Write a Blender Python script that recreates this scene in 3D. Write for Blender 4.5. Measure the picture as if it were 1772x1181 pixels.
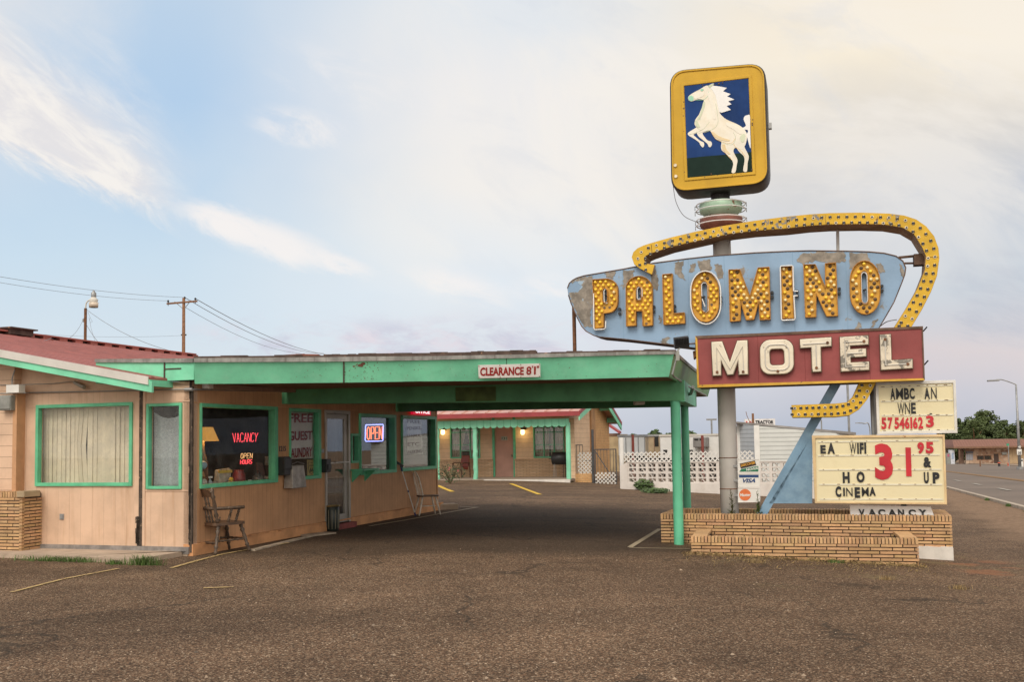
import bpy, bmesh, math, random
from mathutils import Matrix, Vector
random.seed(7)
S = bpy.context.scene
for o in list(bpy.data.objects): bpy.data.objects.remove(o)
COL = S.collection
# ------------------------------------------------------------------ camera
FPX, PITCH, ROLL, CY0, EYE = 1750.0, 0.063, 0.0165, 651.6, 1.68
fw = Vector((0, math.cos(PITCH), math.sin(PITCH)))
rt0 = Vector((1, 0, 0)); up0 = Vector((0, -math.sin(PITCH), math.cos(PITCH)))
rt = rt0*math.cos(ROLL) - up0*math.sin(ROLL)
up = up0*math.cos(ROLL) + rt0*math.sin(ROLL)
cam = bpy.data.cameras.new('camera'); co = bpy.data.objects.new('camera', cam); COL.objects.link(co)
m = Matrix((rt, up, -fw)).transposed().to_4x4(); m.translation = (0, 0, EYE)
co.matrix_world = m
cam.sensor_width = 36; cam.lens = FPX/1772*36; cam.shift_y = (CY0-590.5)/1772
cam.clip_end = 3000; cam.clip_start = .1
S.camera = co
CAM = Vector((0, 0, EYE))
# ------------------------------------------------------------------ sky and sun
S.view_settings.view_transform = 'Standard'; S.view_settings.look = 'None'; S.view_settings.exposure = 0.0; S.view_settings.gamma = 1
def srgb(r, g, b):
    return tuple((c/255/12.92 if c/255 <= .04045 else ((c/255+.055)/1.055)**2.4) for c in (r, g, b)) + (1,)
SUN_EL, SUN_ROT = math.radians(48), math.radians(200)
W_ = bpy.data.worlds.new('World'); S.world = W_; W_.use_nodes = True
class NT:
    def __init__(s, t): s.t = t; s.n = t.nodes; s.l = t.links
    def node(s, k, **kw):
        n = s.n.new(k)
        for a, b in kw.items(): setattr(n, a, b)
        return n
    def put(s, i, v):
        if hasattr(v, 'is_output'): s.l.new(v, i)
        elif v is not None:
            try: i.default_value = v
            except Exception: i.default_value = tuple(v)[:3]
    def math(s, op, a, b=None, c=None, clamp=False):
        n = s.node('ShaderNodeMath', operation=op, use_clamp=clamp)
        for i, v in enumerate((a, b, c)):
            if v is not None: s.put(n.inputs[i], v)
        return n.outputs[0]
    def mix(s, f, a, b, mode='MIX'):
        n = s.node('ShaderNodeMix', data_type='RGBA', blend_type=mode)
        s.put(n.inputs[0], f); s.put(n.inputs[6], a); s.put(n.inputs[7], b); return n.outputs[2]
    def ramp(s, f, stops, interp='LINEAR'):
        n = s.node('ShaderNodeValToRGB'); r = n.color_ramp; r.interpolation = interp
        while len(r.elements) < len(stops): r.elements.new(.5)
        for e, (p, c) in zip(r.elements, stops):
            e.position = p; e.color = c if hasattr(c, '__len__') else (c, c, c, 1)
        s.put(n.inputs[0], f); return n.outputs[0]
    def noise(s, vec, scale, detail=4, rough=.55, dist=0, dims='3D'):
        n = s.node('ShaderNodeTexNoise', noise_dimensions=dims)
        if vec is not None: s.l.new(vec, n.inputs['Vector'])
        n.inputs['Scale'].default_value = scale; n.inputs['Detail'].default_value = detail
        n.inputs['Roughness'].default_value = rough; n.inputs['Distortion'].default_value = dist
        return n.outputs[0]
    def sep(s, v):
        n = s.node('ShaderNodeSeparateXYZ'); s.l.new(v, n.inputs[0]); return n.outputs
    def comb(s, x=0, y=0, z=0):
        n = s.node('ShaderNodeCombineXYZ')
        for i, v in enumerate((x, y, z)): s.put(n.inputs[i], v)
        return n.outputs[0]
    def smooth(s, v, a, b):
        n = s.node('ShaderNodeMapRange', interpolation_type='SMOOTHSTEP'); n.clamp = True
        s.put(n.inputs[0], v); n.inputs[1].default_value = a; n.inputs[2].default_value = b
        return n.outputs[0]
def build_world():
    t = NT(W_.node_tree); t.n.clear()
    out = t.node('ShaderNodeOutputWorld'); bg = t.node('ShaderNodeBackground'); t.l.new(bg.outputs[0], out.inputs[0])
    sky = t.node('ShaderNodeTexSky', sky_type='NISHITA'); sky.sun_disc = False
    sky.sun_elevation = SUN_EL; sky.sun_rotation = SUN_ROT
    d = t.node('ShaderNodeTexCoord').outputs['Generated']
    x, y, z = t.sep(d)
    az = t.math('ARCTAN2', x, y)                       # 0 = ahead, + to the right
    el = t.math('ARCSINE', z)
    U = t.math('DIVIDE', az, .47); V = t.math('DIVIDE', el, .41)
    q = t.comb(U, V, 0)
    wob = t.math('MULTIPLY_ADD', t.noise(q, 1.6, 5), .36, -.18)
    Vw = t.math('ADD', V, wob)
    L = t.ramp(Vw, [(0, srgb(206, 216, 228)), (.22, srgb(218, 230, 239)), (.45, srgb(206, 226, 241)), (.75, srgb(184, 211, 238)), (1, srgb(196, 216, 236))])
    C = t.ramp(Vw, [(0, srgb(203, 208, 220)), (.14, srgb(221, 225, 233)), (.35, srgb(230, 238, 245)), (.6, srgb(247, 243, 238)), (.85, srgb(243, 241, 240)), (1, srgb(233, 237, 241))])
    R = t.ramp(Vw, [(0, srgb(178, 188, 206)), (.1, srgb(206, 205, 215)), (.2, srgb(222, 212, 214)), (.32, srgb(204, 212, 221)), (.5, srgb(204, 208, 216)), (.66, srgb(228, 222, 214)), (.82, srgb(254, 242, 220)), (1, srgb(252, 238, 214))])
    Uw = t.math('ADD', U, t.math('MULTIPLY_ADD', t.noise(q, 1.3, 4), .5, -.25))
    c = t.mix(t.smooth(Uw, -.70, -.10), L, C)
    hz_ = t.math('MULTIPLY', t.smooth(t.math('ADD', U, t.math('MULTIPLY_ADD', t.noise(q, 2.2, 7, .65), .5, -.25)), -.72, -1.05), t.smooth(V, .45, .8))
    c = t.mix(t.math('MULTIPLY', hz_, .6), c, srgb(240, 238, 236))
    c = t.mix(t.smooth(Uw, .05, .75), c, R)
    # streaky clouds
    def rot(a, sx, sy, off=(0, 0)):
        ca, sa = math.cos(a), math.sin(a)
        vv = t.math('MULTIPLY', V, .62)
        X = t.math('ADD', t.math('MULTIPLY', U, ca), t.math('MULTIPLY', vv, sa))
        Y = t.math('SUBTRACT', t.math('MULTIPLY', vv, ca), t.math('MULTIPLY', U, sa))
        return t.comb(t.math('MULTIPLY_ADD', X, sx, off[0]), t.math('MULTIPLY_ADD', Y, sy, off[1])), X, Y
    v1, X1, Y1 = rot(-.40, 1.5, 5.5)
    n1 = t.noise(v1, 1.6, 8, .62, .4)
    # band from upper left to lower middle:  Y1 about constant
    def band(Y, c0, w): return t.math('SUBTRACT', 1, t.smooth(t.math('ABSOLUTE', t.math('SUBTRACT', Y, c0)), w*.25, w))
    def hat(v, c0, w): return band(v, c0, w)
    nf = t.noise(v1, 4.5, 9, .66, .5)
    mixn = t.math('MULTIPLY_ADD', nf, .45, t.math('MULTIPLY', n1, .6))
    wv = t.math('MULTIPLY_ADD', nf, .16, -.08); wv2 = t.math('MULTIPLY_ADD', n1, .30, -.15)
    low = t.math('ADD', t.math('SUBTRACT', V, t.math('MULTIPLY_ADD', U, -.40, .222)), wv)
    upp = t.math('ADD', t.math('SUBTRACT', t.math('MULTIPLY_ADD', U, -.86, .07), V), t.math('ADD', wv, wv2))
    b1 = t.math('MULTIPLY', t.math('MULTIPLY', t.smooth(low, -.02, .05), t.smooth(upp, -.10, .16)), t.math('SUBTRACT', 1, t.smooth(t.math('ADD', U, wv2), -.76, -.60)))
    k1 = t.math('MULTIPLY', b1, t.smooth(mixn, .20, .47))
    c = t.mix(t.math('MULTIPLY', k1, .95), c, t.mix(t.smooth(nf, .40, .62), srgb(236, 232, 232), srgb(253, 247, 240)))
    v1b, X1b, Y1b = rot(-.22, 2.2, 8, (3, 1))
    n1b = t.noise(v1b, 3.0, 9, .66, .4)
    def puff(cu, cv, wu, wv, amp, lo=.34, hi=.66, col=(251, 246, 243), k=.9):
        du = t.math('DIVIDE', t.math('SUBTRACT', U, cu), wu)
        dv = t.math('DIVIDE', t.math('ADD', t.math('SUBTRACT', V, cv), t.math('MULTIPLY', t.math('SUBTRACT', U, cu), amp)), wv)
        dv = t.math('ADD', dv, t.math('MULTIPLY_ADD', n1b, 1.3, -.65))
        r = t.math('SQRT', t.math('ADD', t.math('MULTIPLY', du, du), t.math('MULTIPLY', dv, dv)))
        g = t.smooth(r, 1.0, .25)
        kk = t.math('MULTIPLY', g, t.smooth(n1b, lo, hi))
        return t.mix(t.math('MULTIPLY', kk, k), c, srgb(*col))
    c = puff(-.51, .480, .205, .060, .34, .22, .50, k=.95)
    c = puff(-.60, .515, .10, .05, .30, .22, .5, k=.95)
    c = puff(-.36, .425, .10, .035, .30, .26, .56, k=.8)
    c = puff(-.11, .375, .15, .055, .26, .32, .62, k=.8)
    c = puff(-.44, .74, .13, .055, .12, .34, .64, k=.75)
    c = puff(.08, .37, .11, .045, .0, .34, .66, k=.65)
    c = puff(-.30, .86, .30, .09, .2, .42, .75, k=.4)
    # low violet-grey clouds over the roofs
    v2, X2, Y2 = rot(.0, 2.6, 9)
    n2 = t.noise(v2, 2.3, 8, .6, .3)
    b2 = t.math('MULTIPLY', band(V, .215, .11), t.math('SUBTRACT', 1, t.smooth(t.math('ABSOLUTE', t.math('ADD', U, .22)), .3, .5)))
    k2 = t.math('MULTIPLY', b2, t.smooth(n2, .42, .62))
    shade = t.mix(t.smooth(n1b, .35, .62), srgb(203, 200, 218), srgb(232, 220, 228))
    c = t.mix(t.math('MULTIPLY', k2, .8), c, shade)
    # grey wisps low on the right
    b3 = t.math('MULTIPLY', band(V, .28, .2), t.smooth(U, .78, .92))
    k3 = t.smooth(t.math('MULTIPLY_ADD', b3, .4, t.math('MULTIPLY', n1b, .8)), .66, .95)
    c = t.mix(t.math('MULTIPLY', k3, .5), c, srgb(182, 188, 204))
    # broad soft veil
    v4, X4, Y4 = rot(-.3, 1.0, 2.6, (7, 2))
    n4 = t.noise(v4, 1.5, 7, .6, .6)
    k4 = t.math('MULTIPLY', t.smooth(n4, .42, .60), t.math('MULTIPLY', t.smooth(V, .22, .5), t.smooth(U, -.5, .1)))
    c = t.mix(t.math('MULTIPLY', k4, .55), c, srgb(254, 247, 237))
    k5 = t.math('MULTIPLY', t.smooth(t.noise(v4, 3.4, 8, .65, .5), .5, .68), t.math('MULTIPLY', t.smooth(V, .3, .5), t.smooth(U, -.3, .1)))
    c = t.mix(t.math('MULTIPLY', k5, .22), c, srgb(206, 214, 228))
    # unseen sky half behind the camera, brightened and warmed to lift the foreground
    back = t.smooth(y, .25, -.6)
    c = t.mix(back, c, (1.50, 1.40, 1.24, 1))
    ovh = t.smooth(el, .75, 1.3)
    c = t.mix(t.math('MULTIPLY', ovh, .6), c, (.66, .72, .84, 1))
    ns = t.mix(1, sky.outputs[0], (.085, .085, .085, 1), 'MULTIPLY')
    c = t.mix(.06, c, ns)
    t.l.new(c, bg.inputs[0]); bg.inputs[1].default_value = 1.0
build_world()
sl = bpy.data.lights.new('sun', 'SUN'); so = bpy.data.objects.new('sun', sl); COL.objects.link(so)
sl.energy = 1.9; sl.angle = math.radians(26); sl.color = (1, .92, .80)
sd = Vector((math.sin(SUN_ROT)*math.cos(SUN_EL), math.cos(SUN_ROT)*math.cos(SUN_EL), math.sin(SUN_EL)))
so.rotation_euler = (-sd).to_track_quat('-Z', 'Y').to_euler()
# ------------------------------------------------------------------ rays, frames, ground
def ray(px, py): return (fw + rt*((px-886)/FPX) + up*((CY0-py)/FPX)).normalized()
def at(px, py, Y):
    d = ray(px, py); return CAM + d*(Y/d.y)
SA, CA_ = math.sin(math.radians(17.5)), math.cos(math.radians(17.5))
def sstep(a, b, x):
    t = max(0, min(1, (x-a)/(b-a))); return t*t*(3-2*t)
def gz(X, Y):
    u = X*CA_ - Y*SA; v = X*SA + Y*CA_
    xs = min(X, 14); lot = -.047*(math.sqrt(xs*xs+1)+xs)/2
    road = -.53 - .0215*(max(4, min(v, 420))-30.3)
    w = sstep(2.4, 5.2, u)
    return lot*(1-w) + road*w
def ghit(px, py, off=0):
    d = ray(px, py); t = 2.0; p = CAM.copy()
    while t < 900:
        p = CAM + d*t
        if p.z <= gz(p.x, p.y)+off: break
        t *= 1.01
    a, b = t/1.01, t
    for _ in range(30):
        m_ = (a+b)/2; p = CAM+d*m_
        if p.z <= gz(p.x, p.y)+off: b = m_
        else: a = m_
    return p
class Frame:
    def __init__(s, o, yaw):
        s.o = Vector(o); s.yaw = yaw
        s.M = Matrix.Translation(s.o) @ Matrix.Rotation(yaw, 4, 'Z'); s.I = s.M.inverted()
        s.n = Vector((-math.sin(yaw), math.cos(yaw), 0))
    def px(s, px, py, y=0):                 # where the sight line of a picture point meets the plane local y
        d = ray(px, py); q = s.o + s.n*y
        t = (q-CAM).dot(s.n)/d.dot(s.n)
        return s.I @ (CAM + d*t)
    def loc(s, p): return s.I @ Vector(p)
    def rect(s, l, t, r, b, y=0):
        a, c, e, g = s.px(l, t, y), s.px(r, t, y), s.px(l, b, y), s.px(r, b, y)
        return (a.x+e.x)/2, (c.x+g.x)/2, (e.z+g.z)/2, (a.z+c.z)/2
WM = {}
def link(o, parent=None, M=None):
    COL.objects.link(o)
    if parent is not None:
        o.parent = parent
        M = WM[parent.name] if M is None else M
        o.matrix_basis = WM[parent.name].inverted() @ M
    elif M is not None: o.matrix_basis = M
    WM[o.name] = M.copy() if M is not None else Matrix.Identity(4)
    return o
def tag(o, label=None, cat=None, group=None, kind=None):
    if label: o['label'] = label
    if cat: o['category'] = cat
    if group: o['group'] = group
    if kind: o['kind'] = kind
    return o
def thing(name, label, cat, M, group=None):
    o = bpy.data.objects.new(name, None); o.empty_display_size = .2
    link(o, None, M if isinstance(M, Matrix) else M.M)
    return tag(o, label, cat, group)
class MB:
    def __init__(s): s.v = []; s.f = []; s.c = []; s.mi = []
    def face(s, pts, col=None, mi=0):
        b = len(s.v); s.v += [Vector(p) for p in pts]; s.f.append(tuple(range(b, b+len(pts)))); s.c.append(col); s.mi.append(mi); return s
    def hexa(s, p, col=None, mi=0):         # 4 bottom then 4 top, counter-clockwise from above
        b = len(s.v); s.v += [Vector(q) for q in p]
        for f in ((3, 2, 1, 0), (4, 5, 6, 7), (0, 1, 5, 4), (1, 2, 6, 5), (2, 3, 7, 6), (3, 0, 4, 7)):
            s.f.append(tuple(b+i for i in f)); s.c.append(col); s.mi.append(mi)
        return s
    def box(s, x0, x1, y0, y1, z0, z1, col=None, mi=0):
        x0, x1 = min(x0, x1), max(x0, x1); y0, y1 = min(y0, y1), max(y0, y1); z0, z1 = min(z0, z1), max(z0, z1)
        return s.hexa([(x0, y0, z0), (x1, y0, z0), (x1, y1, z0), (x0, y1, z0), (x0, y0, z1), (x1, y0, z1), (x1, y1, z1), (x0, y1, z1)], col, mi)
    def beam(s, a, b, w, h, col=None, upv=(0, 0, 1)):
        a, b = Vector(a), Vector(b); d = (b-a).normalized(); U = Vector(upv)
        if abs(d.dot(U)) > .95: U = Vector((0, 1, 0))
        sx = d.cross(U).normalized()*(w/2); sz = sx.cross(d).normalized()*(h/2)
        return s.hexa([a-sx-sz, a+sx-sz, b+sx-sz, b-sx-sz, a-sx+sz, a+sx+sz, b+sx+sz, b-sx+sz], col)
    def prism(s, pts, y0, y1, col=None, mi=0, plane='xz'):
        # pts: polygon; extruded between y0 (front) and y1
        def P(p, y): return (p[0], y, p[1]) if plane == 'xz' else (p[0], p[1], y)
        ar = sum(pts[i][0]*pts[(i+1) % len(pts)][1]-pts[(i+1) % len(pts)][0]*pts[i][1] for i in range(len(pts)))
        if ar < 0: pts = pts[::-1]
        if plane != 'xz': y0, y1 = max(y0, y1), min(y0, y1)
        n = len(pts)
        s.face([P(p, y0) for p in pts], col, mi); s.face([P(p, y1) for p in pts[::-1]], col, mi)
        for i in range(n):
            a, b = pts[i], pts[(i+1) % n]
            s.face([P(a, y1), P(b, y1), P(b, y0), P(a, y0)], col, mi)
        return s
    def grid(s, fn, nu, nv, col=None):
        b = len(s.v); s.v += [Vector(fn(i, j)) for j in range(nv+1) for i in range(nu+1)]
        for j in range(nv):
            for i in range(nu): k = b+j*(nu+1)+i; s.f.append((k, k+1, k+nu+2, k+nu+1)); s.c.append(col); s.mi.append(0)
        return s
    def tube(s, pts, r, n=8, caps=True, col=None, closed=False):
        pts = [Vector(p) for p in pts]; rs = r if hasattr(r, '__len__') else [r]*len(pts)
        b = len(s.v); k = len(pts); prev = None
        for i, p in enumerate(pts):
            if closed: d = (pts[(i+1) % k]-pts[i-1]).normalized()
            else: d = (pts[min(i+1, k-1)]-pts[max(i-1, 0)]).normalized()
            if prev is None:
                U = Vector((0, 0, 1)) if abs(d.z) < .9 else Vector((1, 0, 0))
                a = d.cross(U).normalized()
            else:
                a = (prev - d*prev.dot(d)).normalized()
            prev = a; c_ = d.cross(a)
            for j in range(n):
                t = 2*math.pi*j/n; s.v.append(p + a*(rs[i]*math.cos(t)) + c_*(rs[i]*math.sin(t)))
        for i in range(k if closed else k-1):
            i2 = (i+1) % k
            for j in range(n):
                s.f.append((b+i*n+j, b+i*n+(j+1) % n, b+i2*n+(j+1) % n, b+i2*n+j)); s.c.append(col); s.mi.append(0)
        if caps and not closed:
            s.f.append(tuple(b+j for j in range(n-1, -1, -1))); s.c.append(col); s.mi.append(0)
            s.f.append(tuple(b+(k-1)*n+j for j in range(n))); s.c.append(col); s.mi.append(0)
        return s
    def lathe(s, prof, c=(0, 0, 0), n=20, col=None):
        return s.tube([(c[0], c[1], c[2]+z) for r, z in prof], [max(r, .0005) for r, z in prof], n, True, col)
    def turned(s, a, b, prof, n=8, col=None):
        a, b = Vector(a), Vector(b)
        return s.tube([a.lerp(b, t) for t, r in prof], [r for t, r in prof], n, True, col)
    def ball(s, c, r, n=8, m_=6, col=None, half=False):
        c = Vector(c); pr = []
        for i in range(m_+1):
            t = -math.pi/2 + math.pi*i/m_; pr.append((max(.0004, r*math.cos(t)), r*math.sin(t)))
        return s.lathe(pr, c, n, col)
    def build(s, name, mat, parent=None, F=None, smooth=False, bevel=0, solid=0):
        me = bpy.data.meshes.new(name); me.from_pydata([tuple(v) for v in s.v], [], s.f)
        for mt in (mat if isinstance(mat, (list, tuple)) else [mat]): me.materials.append(mt)
        for p, k in zip(me.polygons, s.mi): p.material_index = k
        if any(c is not None for c in s.c):
            at_ = me.color_attributes.new('tint', 'FLOAT_COLOR', 'CORNER')
            for p, c in zip(me.polygons, s.c):
                cc = c if c is not None else (.5, .5, .5, 1)
                for li in p.loop_indices: at_.data[li].color = cc
        if smooth:
            for p in me.polygons: p.use_smooth = len(p.vertices) == 4
        me.update()
        o = bpy.data.objects.new(name, me)
        M = F if isinstance(F, Matrix) else (F.M if F is not None else None)
        link(o, parent, M)
        if bevel:
            b = o.modifiers.new('b', 'BEVEL'); b.width = bevel; b.segments = 2; b.limit_method = 'ANGLE'
        if solid:
            b = o.modifiers.new('s', 'SOLIDIFY'); b.thickness = solid; b.offset = 0
        return o
def rnd(a, b): return random.uniform(a, b)
def grey(k): return (k, k, k, 1)
# ------------------------------------------------------------------ materials
def new_mat(name):
    m_ = bpy.data.materials.new(name); m_.use_nodes = True; t = NT(m_.node_tree)
    b = t.n['Principled BSDF']; return m_, t, b
def M_(name, col, rough=.65, metal=0, var=.18, vs=2.5, wear=None, wear2=None, bump=0, bs=40, tint=0, emit=None, es=0, spec=.5, streak=None, dirt=None):
    """paint or metal: base colour with slow variation; wear=(colour, threshold, scale[, gain]) patches; tint= per-face random"""
    m_, t, b = new_mat(name)
    pos = t.node('ShaderNodeNewGeometry').outputs['Position']
    obj = t.node('ShaderNodeTexCoord').outputs['Object']
    c = col if len(col) == 4 else tuple(col)+(1,)
    n = t.noise(pos, vs, 5, .6)
    lo = tuple(x*(1-var) for x in c[:3])+(1,); hi = tuple(min(1, x*(1+var*.8)) for x in c[:3])+(1,)
    cc = t.mix(t.smooth(n, .3, .7), lo, hi)
    if tint:
        a = t.node('ShaderNodeVertexColor', layer_name='tint').outputs[0]
        g = t.math('MULTIPLY_ADD', t.math('SUBTRACT', t.sep(a)[0], .5), 2*tint, 1)
        cc = t.mix(1, cc, t.comb(g, t.math('MULTIPLY_ADD', t.math('SUBTRACT', t.sep(a)[1], .5), 2*tint, 1), t.math('MULTIPLY_ADD', t.math('SUBTRACT', t.sep(a)[2], .5), 2*tint, 1)), 'MULTIPLY')
    if streak:
        x, y, z = t.sep(obj)
        sv = t.comb(t.math('MULTIPLY', x, streak[1]), t.math('MULTIPLY', y, streak[1]), t.math('MULTIPLY', z, streak[1]*.06))
        cc = t.mix(t.math('MULTIPLY', t.smooth(t.noise(sv, 1, 6, .65), .5, .75), streak[2]), cc, streak[0])
    mask = None
    for w in (wear, wear2):
        if w:
            k = t.smooth(t.noise(pos, w[2], 9, .68, .25), w[1], w[1]+.035)
            cc = t.mix(k, cc, tuple(w[0][:3])+(1,)); mask = k
    if dirt:
        cc = t.mix(t.math('MULTIPLY', t.smooth(t.noise(pos, dirt[2], 7, .7), .45, .75), dirt[1]), cc, tuple(dirt[0][:3])+(1,))
    t.put(b.inputs['Base Color'], cc); b.inputs['Metallic'].default_value = metal
    t.put(b.inputs['Roughness'], t.math('MULTIPLY_ADD', t.noise(pos, 9, 4), .25, rough-.12, clamp=True))
    b.inputs['Specular IOR Level'].default_value = spec
    if bump or mask is not None:
        h = t.noise(pos, bs, 5, .6)
        if mask is not None: h = t.math('MULTIPLY_ADD', mask, -.8, h)
        bp = t.node('ShaderNodeBump'); bp.inputs['Strength'].default_value = bump or .15; bp.inputs['Distance'].default_value = .01
        t.l.new(h, bp.inputs['Height']); t.l.new(bp.outputs[0], b.inputs['Normal'])
    if emit:
        b.inputs['Emission Color'].default_value = tuple(emit[:3])+(1,); b.inputs['Emission Strength'].default_value = es
    return m_
def groove_mat(name, col, axis, pitch, dark=.45, width=.06, bumpd=.012, lap=False, wear=None, var=.12, streak=None, offset=0):
    m_, t, b = new_mat(name)
    pos = t.node('ShaderNodeNewGeometry').outputs['Position']; ob = t.node('ShaderNodeTexCoord').outputs['Object']
    x = t.sep(ob)['XYZ'.index(axis)]
    f = t.math('FRACT', t.math('ADD', t.math('DIVIDE', x, pitch), 100.37+offset))
    line = t.math('LESS_THAN', f, width)
    c = tuple(col[:3])+(1,)
    cc = t.mix(t.smooth(t.noise(pos, 1.7, 6, .65), .3, .7), tuple(k*(1-var) for k in c[:3])+(1,), tuple(min(1, k*(1+var)) for k in c[:3])+(1,))
    idx = t.math('FLOOR', t.math('ADD', t.math('DIVIDE', x, pitch), 100.37+offset))
    wn = t.node('ShaderNodeTexWhiteNoise', noise_dimensions='1D'); t.l.new(idx, wn.inputs['W'])
    cc = t.mix(t.math('MULTIPLY', wn.outputs[0], .12), cc, tuple(k*.7 for k in c[:3])+(1,))
    if streak:
        a_, b_, c_ = t.sep(ob)
        sv = t.comb(t.math('MULTIPLY', a_, 5), t.math('MULTIPLY', b_, 5), t.math('MULTIPLY', c_, .35))
        cc = t.mix(t.math('MULTIPLY', t.smooth(t.noise(sv, 1.6, 6, .65), .5, .78), streak[1]), cc, streak[0])
    if wear:
        for w in wear:
            k = t.smooth(t.noise(pos, w[2], 9, .7, .3), w[1], w[1]+.03); cc = t.mix(k, cc, tuple(w[0][:3])+(1,))
    cc = t.mix(t.math('MULTIPLY', line, dark), cc, tuple(k*.35 for k in c[:3])+(1,))
    t.put(b.inputs['Base Color'], cc); b.inputs['Roughness'].default_value = .7; b.inputs['Specular IOR Level'].default_value = .35
    h = t.math('SUBTRACT', 1, t.math('MULTIPLY', f, 1.0)) if lap else t.math('SUBTRACT', 1, line)
    h = t.math('MULTIPLY_ADD', t.noise(pos, 60, 4), .08, h)
    bp = t.node('ShaderNodeBump'); bp.inputs['Strength'].default_value = .7; bp.inputs['Distance'].default_value = bumpd
    t.l.new(h, bp.inputs['Height']); t.l.new(bp.outputs[0], b.inputs['Normal'])
    return m_
def brick_mat(name, c1, c2, mortar, w=.3, h=.051, ms=.009, scale=1):
    m_, t, b = new_mat(name)
    ob = t.node('ShaderNodeTexCoord').outputs['Object']; nr = t.node('ShaderNodeNewGeometry')
    tn = t.node('ShaderNodeTexCoord').outputs['Normal']
    x, y, z = t.sep(ob); ax = t.math('GREATER_THAN', t.math('ABSOLUTE', t.sep(tn)[0]), .6)
    mx = t.node('ShaderNodeMix', data_type='FLOAT'); t.l.new(ax, mx.inputs[0]); t.l.new(x, mx.inputs[2]); t.l.new(y, mx.inputs[3])
    v = t.comb(mx.outputs[0], z, 0)
    br = t.node('ShaderNodeTexBrick'); t.l.new(v, br.inputs['Vector'])
    br.inputs['Color1'].default_value = tuple(c1[:3])+(1,); br.inputs['Color2'].default_value = tuple(c2[:3])+(1,); br.inputs['Mortar'].default_value = tuple(mortar[:3])+(1,)
    br.inputs['Scale'].default_value = 1; br.inputs['Mortar Size'].default_value = ms; br.inputs['Brick Width'].default_value = w; br.inputs['Row Height'].default_value = h
    br.inputs['Bias'].default_value = -.1
    cc = t.mix(t.math('MULTIPLY', t.smooth(t.noise(nr.outputs['Position'], 2, 6), .4, .7), .3), br.outputs[0], tuple(k*.6 for k in c1[:3])+(1,))
    t.put(b.inputs['Base Color'], cc); b.inputs['Roughness'].default_value = .85
    bp = t.node('ShaderNodeBump'); bp.inputs['Strength'].default_value = .6; bp.inputs['Distance'].default_value = .01
    t.l.new(t.math('SUBTRACT', 1, br.outputs[1]), bp.inputs['Height']); t.l.new(bp.outputs[0], b.inputs['Normal'])
    return m_
def glass_mat(name, tint=(.97, .98, .98), refl=.55, dirt=.06):
    m_, t, b = new_mat(name); t.n.remove(b)
    out = t.n['Material Output']
    tr = t.node('ShaderNodeBsdfTransparent'); tr.inputs[0].default_value = tuple(tint)+(1,)
    gl = t.node('ShaderNodeBsdfGlossy'); gl.inputs[0].default_value = (.95, .95, .95, 1); gl.inputs['Roughness'].default_value = .012
    di = t.node('ShaderNodeBsdfDiffuse'); di.inputs[0].default_value = (.45, .44, .42, 1)
    geo = t.node('ShaderNodeNewGeometry')
    dt = t.node('ShaderNodeVectorMath', operation='DOT_PRODUCT'); t.l.new(geo.outputs['Incoming'], dt.inputs[0]); t.l.new(geo.outputs['True Normal'], dt.inputs[1])
    cs = t.math('ABSOLUTE', dt.outputs['Value'])
    nz = t.noise(geo.outputs['Position'], .9, 2)
    bp = t.node('ShaderNodeBump'); bp.inputs['Strength'].default_value = .05; bp.inputs['Distance'].default_value = .01
    t.l.new(nz, bp.inputs['Height']); t.l.new(bp.outputs[0], gl.inputs['Normal'])
    k = t.math('MULTIPLY', t.math('MULTIPLY_ADD', t.math('POWER', t.math('SUBTRACT', 1, cs), 4.0), .96, .045), refl, clamp=True)
    a = t.node('ShaderNodeMixShader'); t.l.new(k, a.inputs[0]); t.l.new(tr.outputs[0], a.inputs[1]); t.l.new(gl.outputs[0], a.inputs[2])
    c = t.node('ShaderNodeMixShader'); t.put(c.inputs[0], t.math('MULTIPLY', t.smooth(t.noise(geo.outputs['Position'], 5, 6, .7), .3, .8), dirt)); t.l.new(a.outputs[0], c.inputs[1]); t.l.new(di.outputs[0], c.inputs[2])
    t.l.new(c.outputs[0], out.inputs[0])
    return m_
def glow(name, col, s):
    m_, t, b = new_mat(name); b.inputs['Base Color'].default_value = tuple(k*.6 for k in col[:3])+(1,)
    b.inputs['Emission Color'].default_value = tuple(col[:3])+(1,); b.inputs['Emission Strength'].default_value = s
    return m_
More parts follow.
